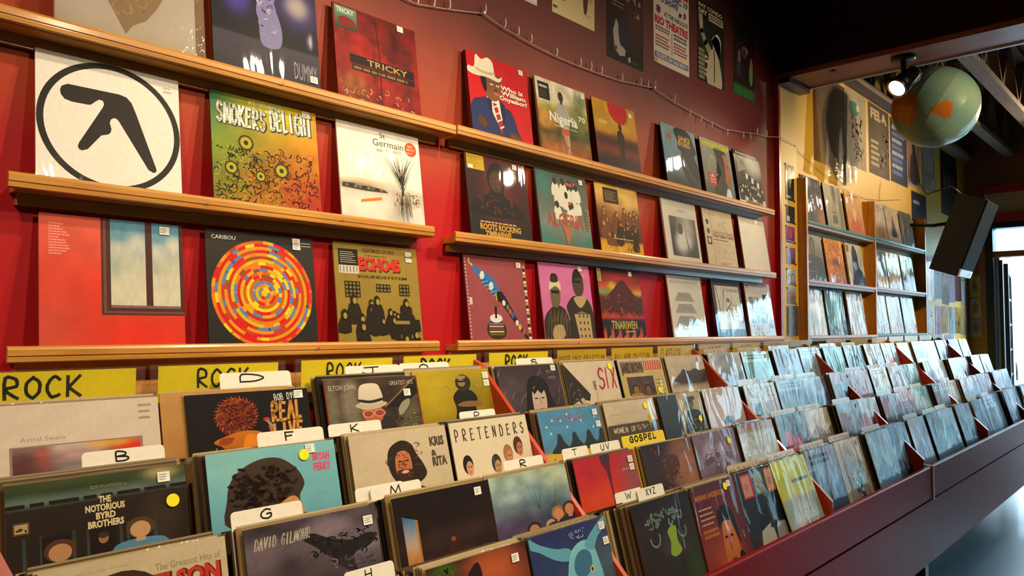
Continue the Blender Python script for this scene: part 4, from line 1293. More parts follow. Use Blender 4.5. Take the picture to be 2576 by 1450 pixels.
rack(2, XS[2], R1, [(0, '#b8502a'), (.5, '#c88040'), (1, '#d0a060')], [(.45, .6, .12, .16, '#e0c8a0', .8), (.55, .35, .12, .25, '#8a3a24', .6)], 'burnt orange sleeve with a pale seated figure, third in the top row of the rack', lambda a: (a.bust(.48, .2, .34, '#d8b088', '#c88a4c', '#b8502c', False), a.rect(.2, .91, .8, .94, '#7a4a30')), '#c8a060')
rack(3, XS[3], R1, [(0, '#9a8478'), (.35, '#a8917e'), (.5, '#b8aca4'), (1, '#b4acb0')], [(.2, .25, .2, .2, '#b08460', .7)], 'pale desert sleeve with walking figures, fourth in the top row of the rack', lambda a: [a.line([(x, .14), (x + .02, .52)], [.05, .02], '#3a302c') for x in (.45, .6, .75)] + [a.lines(.15, .85, .7, .1, 2, '#6a6478')], '#d8d0c0')
rack(4, XS[4], R1, [(0, '#a89484'), (1, '#b09c84')], [(.5, .1, .5, .2, '#b8a494', .6)], 'beige sleeve with a dark draped form, fifth in the top row of the rack', lambda a: a.blob([(.5, .78), (.44, .6), (.3, .3), (.4, .22), (.7, .26), (.62, .55)], '#3a3a44'), '#c0a880')
rack(5, XS[5], R1, [(0, '#34383e'), (1, '#4a4a48')], [(.4, .6, .15, .4, '#26282c', .8), (.15, .4, .1, .3, '#7a7a78', .7)], 'dark grey sleeve at the right end of the top row of the rack', lambda a: a.bust(.5, .2, .4, '#54524e', '#22242a', '#2a2e34', False))
rack(6, XS[0], R2, [(0, '#5a5e64'), (.35, '#54585e'), (1, '#a09c96')], [], 'grey portrait sleeve of a bald head, left end of the middle row of the rack', lambda a: (a.blob([(.0, 0), (.05, .5), (.3, .58), (.7, .56), (.95, .48), (1, 0)], '#4e5258'), a.ell(.5, .76, .14, .2, '#4c4e50'), a.ell(.5, .74, .10, .15, '#6a6a68'), a.rect(.12, .40, .32, .45, '#8a8c88'), a.lines(.12, .22, .7, .04, 1, '#7a7c7c')), '#4a4640')
rack(7, XS[1], R2, [(0, '#a86a4a'), (.4, '#c8762c'), (1, '#d8982c')], [(.5, .5, .3, .1, '#5a2a24', .8), (.6, .85, .2, .12, '#a83a24', .7), (.3, .8, .15, .1, '#b84a20', .7)], 'orange flame patterned sleeve, second in the middle row of the rack', lambda a: a.scribble(.05, .1, .9, .85, 50, ['#a8341c', '#e0b03c', '#8a2a1c', '#d88028'], .02, .07), '#a85a24', .008, .16)
rack(8, XS[2], R2, [(0, '#bfb4a4'), (1, '#ccc2b2')], [], 'white sleeve with a hooded dark figure, third in the middle row of the rack', lambda a: (a.blob([(.3, .4), (.35, .8), (.45, .96), (.58, .94), (.68, .75), (.7, .5), (.95, .3), (1, 0), (.2, 0), (.25, .25)], '#33303c'), a.ell(.5, .5, .08, .1, '#a8a4a8'), a.rect(.04, .8, .18, .96, '#8a4a38'), a.scribble(.3, .05, .6, .3, 16, ['#4a5a6c', '#262630'], .02, .06)), '#c0a868', .010)
rack(9, XS[3], R2, [(0, '#4a5868'), (1, '#7a8090')], [], 'blue sleeve with a white veiled figure, fourth in the middle row of the rack', lambda a: (a.blob([(.1, .3), (.18, .8), (.4, 1.0), (.58, .85), (.62, .6), (.95, .1), (.5, .05)], '#d4c8b0'), a.blob([(.34, .6), (.36, .8), (.5, .82), (.54, .66), (.46, .56)], '#c08a64')), '#a8a8a0')
rack(10, XS[4], R2, [(0, '#a89480'), (.2, '#bca88e'), (1, '#d0bc9a')], [], 'cream sleeve with a small crowd at its foot, fifth in middle row of rack', lambda a: (a.crowd(.1, .05, .8, .15, 14, '#5a4c44', '#b89a80'), a.ell(.85, .86, .06, .07, '#4a4438'), a.lines(.1, .9, .3, .04, 1, '#4a4438')), '#b8902c', .010)
rack(11, XS[5], R2, [(0, '#5c5650'), (1, '#a0904c')], [(.8, .5, .3, .8, '#5c5260', .7)], 'ochre sleeve with a long-haired portrait, right end of the middle row of the rack', lambda a: a.bust(.42, .2, .5, '#a8946c', '#3a3222', '#38342c', False), '#9a8a4a')
rack(12, XS[0], R3, [(0, '#b8b0ac'), (.6, '#c8c4c0'), (1, '#a08c80')], [(.5, .6, .2, .12, '#e8e8e8', .9, 3), (.4, .4, .2, .2, '#5a7a6a', .6), (.4, .75, .3, .06, '#5a7a5a', .6)], 'white and grey sleeve at the left end of the bottom row of the rack', None, '#b0a8a0')
rack(13, XS[1], R3, [(0, '#3a444a'), (.5, '#5a8a8c'), (1, '#486068')], [(.5, .75, .25, .07, '#2c7a50', .9), (.45, .85, .15, .08, '#c0a884', .7), (.6, .4, .1, .4, '#a8c4cc', .6)], 'teal sleeve with a green band, second in the bottom row of the rack', lambda a: a.scribble(.5, .05, .4, .3, 10, ['#2a2c30', '#6a6a70'], .02, .06), '#4a5a5a')
rack(14, XS[2], R3, [(0, '#7a6a6c'), (.5, '#a89a9c'), (1, '#b8a898')], [(.5, .15, .12, .15, '#c8943c', .9), (.6, .5, .12, .4, '#b8d0d8', .7)], 'mauve and orange patterned sleeve, third in the bottom row of the rack', lambda a: a.lines(.45, .82, .5, .14, 3, '#4a4844', .6, .1), '#8a7a70')
rack(15, XS[3], R3, [(0, '#8a949c'), (1, '#b0a8a4')], [(.2, .9, .2, .12, '#c04a3c', .9), (.4, .75, .2, .04, '#b8b04c', .8)], 'pale sleeve with a red corner, fourth in the bottom row of the rack', lambda a: a.crowd(.1, .15, .8, .4, 14, '#6a6a74', '#b8a89c'), '#c8c0b0')
rack(16, XS[4], R3, [(0, '#9a9088'), (1, '#b8b4b4')], [(.5, .4, .3, .3, '#8a7c74', .6)], 'pearl grey mottled sleeve, fifth in the bottom row of the rack', lambda a: a.scribble(.1, .1, .8, .8, 30, ['#c8c8c8', '#8a8480', '#a8a0a0'], .02, .08), '#b89a6a')
rack(17, XS[5], R3, [(0, '#8a9494'), (.7, '#7aa8a0'), (1, '#6aa898')], [(.6, .5, .3, .3, '#a8b4b8', .6)], 'sea green fading to grey sleeve, right end of the bottom row of the rack', lambda a: a.scribble(.1, .1, .8, .5, 16, ['#a8b0b0', '#7a8a88'], .015, .07), '#5a7a74')
# ------------------------------------------------------------------ sleeves in the bins
_ca, _sa = math.cos(LEAN), math.sin(LEAN)
def bin_pos(row, X, back=0.0, up=0.0):
    """lower left front corner of a sleeve standing in a row; back = distance behind the row's front sleeve"""
    y, z = ROWS[row]
    return (X, y + LY + back * _ca + up * _sa, z + LZ + RISE * X - back * _sa + up * _ca + .001)
def bin_sleeve(row, X, art, label, edge='#b8a888', t=.004, stickers=(), dots=(), up=0.0, back=0.0, yaw=0.0, film=True, m='print_bin', lean=0.0):
    o = sheet('record_sleeve', art, WL, WL, t, M[m], edge)
    o.location = bin_pos(row, X, back, up)
    o.rotation_euler = (-LEAN - math.radians(lean), 0, yaw)
    tag(o, label, 'record')
    for (u, v) in stickers: price_sticker(o, u * WL, v * WL)
    for (u, v) in dots: dot_sticker(o, u * WL, v * WL)
    if film:
        mb = MB()
        mb.add([(-.002, .001, WL + .0005), (WL + .002, .001, WL + .0005), (WL + .002, .0, WL + .0045), (WL * .6, .002, WL + .006), (WL * .3, -.0005, WL + .004), (-.002, .001, WL + .0055)], [(0, 1, 2, 3, 4, 5)])
        mb.build('plastic_sleeve', M['film'], o)
    return o

# --- first section (left), back row
a = Art(301)
a.soft('#c4b4a4', [(.3, .7, .6, .5, '#ccbcae', .6)], n=10, grain=.02)
a.rect(.10, .05, .88, .505, '#8a7468'); 
a.soft([(0, '#3a2a28'), (.3, '#6a5458'), (.7, '#a88a88'), (1, '#b8a4a0')], [(.05, .6, .25, .6, '#4a2220', .9), (.22, .8, .06, .5, '#a04a44', .7), (.92, .8, .2, .25, '#c0331c', 1, 2), (.72, .95, .18, .15, '#c89a1c', .9), (.75, .6, .08, .25, '#6a4030', .7), (.5, .3, .15, .2, '#7a7484', .8)], n=34, grain=.1, box=(.115, .06, .865, .49))
a.squash(.53)
a.text('Astral Swans', .16, .765, .03, '#9a8474', w=.25)
a.lines(.865, .84, .09, .13, 3, '#8a7a6c', .35, .3)
bin_sleeve('A', .083, a, 'cream white sleeve with a pink and orange panel, left end of back row', '#c4b49c', up=-.020)
a = Art(302)
a.soft([(0, '#8a5a34'), (.6, '#a8783e'), (1, '#b0844a')], [(.2, .2, .12, .3, '#3a2418', .9), (.6, .3, .3, .3, '#5a3a22', .7)], n=18, grain=.05)
bin_sleeve('A', .405, a, 'tan brown sleeve peeping out left of the black concert sleeve', '#a8844c', back=.0075, up=-.014)
a = Art(303)
a.soft([(0, '#1c1414'), (.2, '#120e10'), (1, '#0e0c0e')], [(.1, .1, .3, .1, '#2a2424', .8)], n=20, grain=.05)
a.blob([(.24, .50), (.21, .64), (.24, .80), (.33, .92), (.44, .90), (.52, .80), (.54, .66), (.51, .54), (.42, .46), (.30, .42)], '#521c10', top='#7a3018')
a.scribble(.24, .48, .28, .42, 110, ['#7a2c14', '#3e120c', '#a8521e', '#5e2010'], .013, .05)
for k in range(34):
    t = 2 * math.pi * k / 34
    x, y = .375 + .155 * math.cos(t), .68 + .23 * math.sin(t)
    a.line([(x, y), (x + .03 * math.cos(t + .6), y + .05 * math.sin(t + .6))], [.014, .004], ['#7a3018', '#a8521e'][k % 2], True)
a.L += 1
a.blob([(.18, .34), (.30, .42), (.42, .46), (.56, .42), (.60, .26), (.62, .0), (.30, .0), (.26, .24)], '#8a4814', top='#b8681a')
a.blob([(.44, .4), (.40, .2), (.42, .0), (.60, .0), (.58, .25), (.52, .38)], '#d07a1a')
a.blob([(.24, .38), (.22, .30), (.30, .30), (.34, .38)], '#8a3a1c')
a.line([(.12, .02), (.16, .14), (.20, .26)], [.03, .02, .012], '#8a6844')
a.line([(.62, .20), (.66, .36), (.64, .50)], [.05, .04, .03], '#a85a3a'); a.ell(.615, .59, .03, .03, '#a82a2c'); a.line([(.62, .57), (.66, .48)], .026, '#8a8078')
a.lines(.04, .0, .34, .25, 9, '#2c2624', .3, .4)
a.squash(.55)
a.hand('BOB DYLAN', .70, .915, .05, .25, '#d8d4c8', .007, .05, .06)
for dx, c, w in ((.006, '#2a140c', .04), (0, '#c08a3c', .024)):
    a.hand('REAL', .66 + dx, .755 - dx, .14, .28, c, w, .05, .04, .1); a.hand('LIVE', .66 + dx, .60 - dx, .13, .27, c, w, .05, .04, .1)
bin_sleeve('A', .458, a, 'black concert sleeve with red curly hair and gold script in the back row', '#2a2420', up=-.024, stickers=[(.91, .955)])
a = Art(304)
a.soft([(0, '#3a2e24'), (.5, '#4c3c30'), (1, '#3e2c24')], [(.25, .6, .08, .5, '#8a8470', .7), (.06, .5, .06, .6, '#6a6854', .8), (.85, .4, .1, .4, '#5a5a40', .7), (.7, .6, .15, .3, '#1c1614', .8)], n=30, grain=.14, freq=12)
a.blob([(.36, .0), (.34, .3), (.44, .38), (.62, .36), (.70, .2), (.68, .0)], '#2c2420')
a.blob([(.36, .36), (.35, .52), (.42, .56), (.54, .55), (.57, .40), (.52, .28), (.42, .27)], '#a8583c')
a.blob([(.29, .56), (.38, .50), (.50, .50), (.62, .56), (.58, .61), (.34, .61)], '#b0a48c')
a.blob([(.335, .61), (.345, .84), (.40, .91), (.52, .91), (.565, .84), (.58, .61), (.45, .575)], '#bcb09a', top='#d0c6b0')
a.blob([(.33, .63), (.45, .595), (.58, .63), (.585, .67), (.45, .64), (.33, .67)], '#2a2420')
for x in (.41, .53):
    a.ell(x, .43, .062, .06, '#c8947c', n=8); a.ell(x, .43, .05, .048, '#8a3c30', n=8)
a.poly([(.62, .50), (1, .98), (1, .72), (.78, .5)], '#1a1614'); a.line([(.60, .52), (.99, .99)], .014, '#8a6840')
a.blob([(.76, .36), (.86, .5), (.88, .62), (.80, .58), (.74, .46)], '#8a8670'); a.scribble(.7, .1, .28, .3, 20, ['#6a6a50', '#2c241c', '#8a8870'], .012, .05)
a.squash(.55)
a.rect(0, 0, .012, 1, '#7a2a20'); a.rect(.985, 0, 1, 1, '#7a2a20')
a.text('ELTON JOHN', .04, .91, .045, '#b8aca0', w=.27); a.text('GREATEST HITS', .68, .925, .04, '#b8aca0', w=.27)
bin_sleeve('A', .822, a, 'brown sleeve with a white-hatted man in round glasses in the back row', '#7a2a20', up=-.010, stickers=[(.86, .85)])
a = Art(305)
a.soft([(0, '#8a7414'), (1, '#a89218')], [(.8, .3, .3, .6, '#7a6816', .7), (.2, .6, .2, .4, '#b09a1c', .6)], n=14, grain=.05)
a.scribble(.42, .58, .44, .22, 26, ['#5a8a2c', '#6a9a34'], .012, .05)
a.blob([(.46, .0), (.48, .3), (.46, .5), (.52, .62), (.60, .66), (.72, .60), (.78, .46), (.74, .3), (.74, .0)], '#1c1a18')
a.blob([(.50, .36), (.60, .42), (.80, .40), (.82, .32), (.62, .32)], '#7a5a30')
a.blob([(.54, .66), (.52, .80), (.58, .90), (.66, .90), (.72, .80), (.70, .66), (.62, .60)], '#2a2620'); a.ell(.60, .76, .05, .07, '#8a6a4a'); a.rect(.55, .77, .66, .80, '#14120e')
a.ell(.60, .86, .07, .035, '#8a7a50')
a.squash(.55)
bin_sleeve('A', 1.128, a, 'mustard yellow sleeve with a dark standing figure in the back row', '#8a7a20', back=.006, stickers=[(.935, .93), (.935, .85)])

# --- first section, second row
a = Art(311)
a.soft([(0, '#1e1612'), (.5, '#221812'), (.78, '#241c16'), (.80, '#5a6a62'), (.86, '#4a5a50'), (.9, '#2c3a24'), (1, '#3a4426')], [(.85, .95, .1, .06, '#a8a070', .8), (.82, .5, .12, .3, '#33281c', .8)], n=34, grain=.08)
a.lines(.0, .78, 1, .04, 1, '#1a1612', .9, .0)
for x in (.075, .16, .325, .40, .58, .62, .78):
    a.rect(x, .0, x + .018, .52, '#3c4a48', top='#2a302e')
a.rect(.17, .0, .315, .5, '#16100e'); a.rect(.415, .04, .565, .5, '#16100e'); a.rect(.64, .0, .77, .5, '#16100e')
a.bust(.26, .15, .20, '#a87a54', '#4a2e1c', '#9a7050', False)
a.bust(.70, .23, .20, '#b08a64', '#4a3420', '#4a7a9a', False)
a.ell(.49, .40, .028, .05, '#8a6440'); a.ell(.49, .43, .03, .03, '#3a2418')

a.squash(.62)
for i, (s_, w_) in enumerate((('THE', .07), ('NOTORIOUS', .22), ('BYRD', .11), ('BROTHERS', .20))):
    a.text(s_, .51 - w_ / 2, .835 - i * .047, .038, '#c8b88c', w=w_, bold=.045)
a.lines(.43, .92, .22, .02, 2, '#8a8a50', .4, .2)
a.rect(.03, .72, .115, .79, '#4a3a24'); a.rect(.04, .73, .105, .78, '#a08c5c'); a.scribble(.055, .74, .04, .03, 5, ['#3a2a18'], .008, .02)
bin_sleeve('B', .078, a, 'dark stable-door sleeve with cream block capitals at the left of the second row', '#8a7a54', up=-.010, dots=[(.905, .78)], stickers=[(.86, .935)])
a = Art(312)
a.soft([(0, '#5a94a4'), (.6, '#6aa8b4'), (1, '#74b0b8')], [(.1, .9, .3, .3, '#80b8b8', .6)], n=16, grain=.03)
a.blob([(.13, .0), (.12, .3), (.16, .50), (.26, .63), (.40, .70), (.54, .68), (.66, .54), (.71, .36), (.66, .22), (.68, .05), (.66, .0)], '#33261e', top='#3e3026')
a.scribble(.18, .15, .42, .42, 90, ['#30231c', '#3a2c24', '#362820'], .03, .08)
a.blob([(.33, .0), (.38, .12), (.48, .16), (.60, .24), (.66, .16), (.66, .0)], '#b8824a')
a.blob([(.36, .0), (.46, .13), (.54, .10), (.56, .0)], '#33261e')
a.v = [(u, v + (.18 if L > 1 else 0), L) for u, v, L in a.v]; a.squash(.62)
for i, s_ in enumerate(('BRYAN', 'FERRY')):
    a.text(s_, .80, .865 - i * .075, .055, '#c84a6a', w=.145, bold=.05)
bin_sleeve('B', .437, a, 'sky blue sleeve with a big dark head of hair in the second row', '#2a4a8a', dots=[(.73, .915)], stickers=[(.785, .955)])
a = Art(313)
a.soft('#b8a88c', [(.5, .7, .6, .5, '#bfb094', .6)], n=12, grain=.03)
a.blob([(.22, .0), (.30, .22), (.40, .30), (.52, .28), (.70, .18), (.84, .08), (.86, .0)], '#2e2218')
a.blob([(.36, .42), (.34, .62), (.38, .78), (.50, .86), (.60, .80), (.64, .66), (.70, .50), (.72, .36), (.62, .26), (.44, .28)], '#2c2018')
a.blob([(.42, .42), (.42, .64), (.48, .72), (.56, .68), (.58, .50), (.54, .40)], '#a8603a', top='#b87044')
a.blob([(.42, .44), (.46, .47), (.54, .46), (.58, .44), (.56, .32), (.46, .32)], '#3a2418'); a.ell(.50, .435, .04, .022, '#c8a08c')
for x in (.46, .535): a.ell(x, .58, .02, .01, '#1c120c', keep=True)
a.L += 1; a.line([(.50, .58), (.51, .50)], .018, '#8a4a2c')
a.blob([(.26, .16), (.32, .24), (.42, .20), (.40, .10), (.30, .06)], '#a8603a')
a.scribble(.34, .3, .34, .5, 36, ['#2c2018', '#4a382a', '#6a5440'], .007, .05)
a.squash(.60)
for i, s_ in enumerate(('KRIS', '&', 'RITA')):
    a.text(s_, .80, .84 - i * .085, .075 if i != 1 else .05, '#4a4034', w=.16 if i != 1 else .06, bold=.05)
bin_sleeve('B', .793, a, 'beige sleeve with a bearded long-haired man in the second row', '#8a7450')
a = Art(314)
a.soft('#cfc2a8', n=8, grain=.015)
for x, y, h_, s_ in ((.15, .02, '#241c16', '#c08a68'), (.50, -.01, '#3a3024', '#a88460'), (.67, .06, '#9a6a44', '#b87a58'), (.82, .12, '#4a2e20', '#a86a48')):
    a.ell(x, y + .16, .062, .085, h_); a.ell(x + .015, y + .125, .042, .065, s_)
    a.ell(x, y + .14, .008, .006, '#1c1410', keep=True); a.ell(x + .03, y + .14, .008, .006, '#1c1410', keep=True)
    a.L += 1; a.ell(x + .015, y + .095, .014, .005, '#8a4a3c')
a.v = [(u, min(v + (.44 if L > 1 else 0), 1), L) for u, v, L in a.v]
for i, ch in enumerate('PRETENDERS'):
    a.hand(ch, .05 + i * .094, .83, .10, .055, '#4a4030', .011, .03)
bin_sleeve('B', 1.122, a, 'cream sleeve with widely spaced black capitals and four small heads, second row', '#b8a888')

# --- first section, third row
a = Art(321)
a.soft('#b8a888', n=10, grain=.03)
a.lines(.08, .90, .4, .04, 1, '#a89878', .3, .4)
a.rect(.0, .0, 1, .6, '#3a2a20'); a.bust(.4, .1, .5, '#a8744c', '#3a2618', '#4a4a5a', False)
a.squash(.6)
a.text('The Greatest Hits of', .58, .885, .04, '#8a7c64', w=.38)
a.text('NELSON', .48, .765, .10, '#5a1c12', w=.48, bold=.07); a.text('NELSON', .47, .772, .095, '#b83222', w=.48, bold=.04)
bin_sleeve('C', .095, a, 'tan greatest-hits sleeve with red bubble capitals, left end of the third row', '#a89468')
a = Art(322)
a.soft([(0, '#3a3236'), (.4, '#4a4048'), (.8, '#5a4e58'), (1, '#4c424c')], [(.6, .85, .2, .1, '#7a6c78', .8), (.1, .2, .2, .2, '#6a5c66', .7), (.9, .5, .2, .2, '#6e6270', .7), (.3, .4, .25, .2, '#33292e', .7), (.15, .95, .3, .1, '#2c2428', .8)], n=34, grain=.22, freq=7)
a.blob([(.40, .78), (.48, .82), (.56, .76), (.66, .70), (.78, .66), (.90, .70), (.97, .66), (.92, .56), (.80, .52), (.74, .46), (.62, .50), (.54, .60), (.46, .70)], '#201a1c')
a.scribble(.46, .50, .5, .26, 40, ['#1a1416', '#2c2426', '#3a3032'], .014, .05)
a.poly([(.58, .50), (.70, .36), (.80, .28), (.76, .5)], '#2a2224'); a.scribble(.60, .20, .32, .3, 26, ['#8a7e88', '#2a2224', '#5a5058'], .008, .05)
a.squash(.6)
a.hand('DAVID GILMOUR', .06, .86, .065, .40, '#b0a490', .009, .05, .03, .25)
bin_sleeve('C', .447, a, 'stormy grey-purple sleeve with a dark bird and thin slanted script, third row', '#4a3c34', stickers=[(.92, .90)])
a = Art(323)
a.soft([(0, '#1c1210'), (.3, '#2a1a16'), (.6, '#201412'), (1, '#1a1210')], [(.6, .35, .5, .12, '#34241e', .7), (.5, .1, .4, .08, '#3a2218', .6)], n=22, grain=.1)
a.soft([(0, '#8a5a34'), (.3, '#b07a44'), (.5, '#a8988c'), (.8, '#5a7a9a'), (1, '#3a5a84')], n=10, grain=.05, box=(.07, .0, .21, .74))
a.rect(.19, .0, .21, .70, '#a8682c'); a.poly([(.07, .74), (.21, .74), (.21, .66), (.12, .745)], '#201412')
a.blob([(.48, .10), (.50, .24), (.54, .30), (.58, .22), (.58, .08)], '#3a1c14'); a.ell(.53, .30, .025, .035, '#7a4028')
a.squash(.55)
bin_sleeve('C', .809, a, 'near-black sleeve with a narrow lit sky window at its left, third row', '#a8945c', stickers=[(.86, .93)])
a = Art(324)
a.soft([(0, '#3a2e44'), (.25, '#4a4258'), (.5, '#6a7c88'), (.8, '#8aa4a0'), (1, '#98a894')], [(.6, .6, .25, .25, '#54727e', .7), (.3, .75, .2, .15, '#9ab0b0', .6), (.9, .85, .25, .2, '#a4ac8c', .7), (.2, .2, .25, .2, '#4a3c5a', .7), (.7, .3, .2, .2, '#33405a', .7)], n=30, grain=.16, freq=8)
for k in range(18):
    x = .45 + .4 * a.rng.random()
    a.line([(x, .38), (x + a.rng.normal(0, .08), .5 + .35 * a.rng.random())], [.010, .003], '#4a6068', True)
a.L += 1
a.bust(.44, -.12, .22, '#a8705c', '#2c2428', '#2a2230', False); a.bust(.66, -.06, .16, '#b88468', '#a89070', '#3a3444', False); a.bust(.78, .03, .22, '#b87a5a', '#8a6a30', '#33303c', False); a.bust(.94, .06, .22, '#b8785c', '#3a2c24', '#2a2a38', False)
a.squash(.55)
bin_sleeve('C', 1.125, a, 'misty blue-green sleeve with faces along its foot, third row', '#8a7a50')

# --- first section, front row (just its tops in view)
FR0 = [('H', [(0, '#5a4a3a'), (1, '#8a7458')], 'tan and brown sleeve at the left end of the front row'),]
a = Art(331); a.soft([(0, '#3a3a30'), (1, '#6a6454')], n=10); bin_sleeve('D', .09, a, 'olive grey sleeve at the left end of the front row', '#a08c60')
a = Art(332); a.soft([(0, '#5a5044'), (1, '#8a7c68')], n=10); bin_sleeve('D', .435, a, 'drab beige sleeve, second in the front row', '#a08c60')
a = Art(333)
a.soft([(0, '#3a1c14'), (.6, '#5a2c1c'), (1, '#2a1a16')], [(.62, .7, .3, .4, '#a8522c', .9), (.15, .9, .12, .12, '#3a5a1c', .8), (.2, .5, .2, .3, '#1c1412', .9)], n=26, grain=.08)
a.scribble(.05, .7, .2, .25, 10, ['#4a6a20', '#6a7a30', '#241a14'], .016, .06); a.blob([(.3, .3), (.34, .7), (.48, .9), (.5, .5), (.42, .2)], '#241614')
a.squash(.5)
bin_sleeve('D', .800, a, 'dark sleeve with a large glowing orange shape, third in the front row', '#8a7848', stickers=[(.86, .90)])
a = Art(334)
a.soft([(0, '#3a5464'), (.5, '#2c3a64'), (1, '#2a2c5c')], [(.9, .3, .2, .5, '#4a5a64', .7)], n=22, grain=.06)
a.blob([(.0, .98), (.12, .86), (.30, .74), (.44, .70), (.5, .6), (.42, .52), (.26, .6), (.1, .76), (.0, .84)], '#5a9ab0')
a.blob([(.36, .0), (.40, .4), (.48, .64), (.62, .74), (.74, .70), (.80, .5), (.80, .0)], '#64a8bc', top='#7ab8c4')
a.blob([(.66, .66), (.76, .80), (.90, .94), (1.0, 1.0), (1.0, .86), (.86, .74), (.76, .56)], '#5a9ab0')
a.ell(.60, .42, .12, .2, '#3a6a8a', rot=-.2); a.ell(.70, .30, .03, .05, '#c8b02c'); a.ell(.70, .3, .012, .03, '#1a1a1a')
a.scribble(.5, .8, .18, .12, 12, ['#8a9ac8', '#b0b8d8'], .010, .04)
a.squash(.55)
bin_sleeve('D', 1.128, a, 'blue sleeve with a pale blue coiling shape, fourth in the front row', '#5a7a8a', stickers=[(.93, .93), (.95, .80)])

# --- second section, back row
a = Art(341)
a.soft([(0, '#2c2226'), (.5, '#3a3034'), (1, '#33282e')], [(.2, .5, .2, .4, '#4a3e42', .7)], n=20, grain=.1)
for k in range(40):
    x, y = a.rng.random(), a.rng.random()
    a.line([(x, y), (x - .06, y - .16)], [.002, .008], ['#8a7e7c', '#5a4e50'][k % 2], True)
a.L += 1
a.blob([(.36, .0), (.38, .3), (.42, .6), (.50, .76), (.62, .78), (.74, .66), (.78, .4), (.80, .0)], '#1e1618')
a.blob([(.48, .04), (.47, .3), (.50, .52), (.58, .58), (.68, .50), (.70, .3), (.66, .05), (.58, -.02)], '#a89486', top='#b8a698')
for x in (.535, .64): a.ell(x, .34, .03, .013, '#241a1a', keep=True)
a.L += 1; a.line([(.59, .34), (.60, .22)], .016, '#8a7468'); a.ell(.59, .13, .04, .014, '#7a4a48'); a.poly([(.48, .5), (.52, .42), (.58, .5), (.63, .42), (.69, .5), (.6, .62)], '#1e1618')
a.squash(.56)
a.text('PATTI', .78, .90, .035, '#8a7e80', w=.12); a.text('SMITH', .80, .83, .035, '#8a7e80', w=.12)
bin_sleeve('A', 1.472, a, 'charcoal portrait sleeve of a dark-fringed woman, right of the first red partition', '#2a3a6a', stickers=[(.90, .955)])
a = Art(342)
a.soft('#c8b8a0', [(.1, .3, .3, .5, '#c4b49a', .6)], n=10, grain=.03)
a.poly([(.0, .98), (.40, .30), (.36, .16), (.22, .22), (.0, .1)], '#2c2420'); a.scribble(.02, .1, .22, .5, 24, ['#b0a08a', '#5a4c40'], .008, .04)
a.ell(.22, .20, .06, .08, '#3a302a'); a.ell(.235, .19, .035, .05, '#b8a48c'); a.poly([(.05, .04), (.30, .0), (.38, .12), (.28, .16)], '#c0b09a')
a.squash(.56)
a.hand('S', .585, .66, .25, .18, '#b02a3c', .026, .02, 0, .12); a.hand('IX', .72, .66, .25, .26, '#b02a3c', .026, .02, 0, .1)
a.hand('THE', .48, .66, .09, .07, '#4a4038', .008, .1); a.line([(.52, .64), (.52, .5)], .006, '#6a5c4c'); a.lines(.6, .30, .26, .03, 1, '#b8a488', .4); a.line([(.6, .16), (.95, .16)], .005, '#b0a088')
bin_sleeve('A', 1.815, a, 'cream sleeve with crooked red capitals SIX, back row', '#8a7440', dots=[(.88, .93)])
a = Art(343)
a.soft([(0, '#b8a040'), (.6, '#b8a46a'), (1, '#b8a888')], n=10, grain=.03)
a.rect(.04, .66, .54, .94, '#8a744c'); a.text('JAMES BROWN', .05, .69, .22, '#3a2e24', w=.48, bold=.05); a.rect(.56, .72, .97, .94, '#b8482c')
for k in range(7): a.line([(.58 + k * .055, .74), (.60 + k * .055, .93)], .02, '#d0a088', True)
a.L += 1
a.soft([(0, '#3a2c2c'), (1, '#4a3a38')], [(.3, .4, .15, .3, '#8a6434', .8), (.7, .5, .12, .3, '#6a4428', .8)], n=14, grain=.12, box=(.12, .0, .72, .58))
a.bust(.28, .1, .2, '#8a6434', '#2a1c16', '#9a7a3c', False); a.bust(.55, .08, .2, '#7a4c2c', '#1c1412', '#5a3c2c', False)
for k in range(6): a.lines(.76, .46 - k * .085, .2, .03, 1, '#5a4c34', .5, .3)
a.squash(.56)
bin_sleeve('A', 2.150, a, 'yellowed sleeve with black and red headline panels, back row', '#5a6a84', dots=[(.80, .57)])
a = Art(344)
a.soft([(0, '#b8a890'), (.18, '#b8aa94'), (.3, '#544a44'), (.5, '#3a3230'), (.58, '#b0a28c'), (1, '#bcae98')], [(.08, .5, .2, .2, '#b8a892', 1, 2), (.05, .35, .12, .1, '#a89884', .8)], n=26, grain=.06)
a.blob([(.12, .36), (.30, .56), (.40, .66), (.55, .60), (.70, .66), (.85, .60), (1.0, .62), (1.0, .36), (.6, .28)], '#463c38')
a.squash(.55)
bin_sleeve('A', 2.498, a, 'cream sleeve with a soft dark ridge, left of second red partition, back row', '#b8a47c', stickers=[(.88, .94)])

# --- second section, second row
a = Art(351)
a.soft([(0, '#b09038'), (.24, '#b89a3c'), (.26, '#7a7a64'), (.34, '#4a7a9a'), (.6, '#4a84ac'), (1, '#4a80a8')], n=22, grain=.06)
for x, y in ((.1, .72), (.2, .82), (.33, .80), (.42, .68), (.52, .80), (.66, .76), (.85, .62), (.15, .60), (.9, .8), (.45, .9)):
    a.ell(x, y, .02, .028, '#b0c0c8', n=4, keep=True)
a.L += 1
for x in (.26, .50, .74, .96):
    a.blob([(x - .15, .26), (x - .06, .40), (x - .02, .56), (x + .03, .56), (x + .07, .42), (x + .15, .26)], '#2a3038', 3)
a.rect(.0, .0, 1, .2, '#c0a030'); a.scribble(.02, .02, .95, .16, 36, ['#8a6a1c', '#d0b848', '#5a5430'], .010, .04)
a.scribble(.26, .80, .52, .09, 24, ['#a85a7a', '#b86a6a'], .012, .04)
a.squash(.58)
bin_sleeve('B', 1.492, a, 'blue folk-art sleeve with dark pointed hills over a yellow strip, second row', '#8a6c44', stickers=[(.91, .93), (.93, .80)])
a = Art(352)
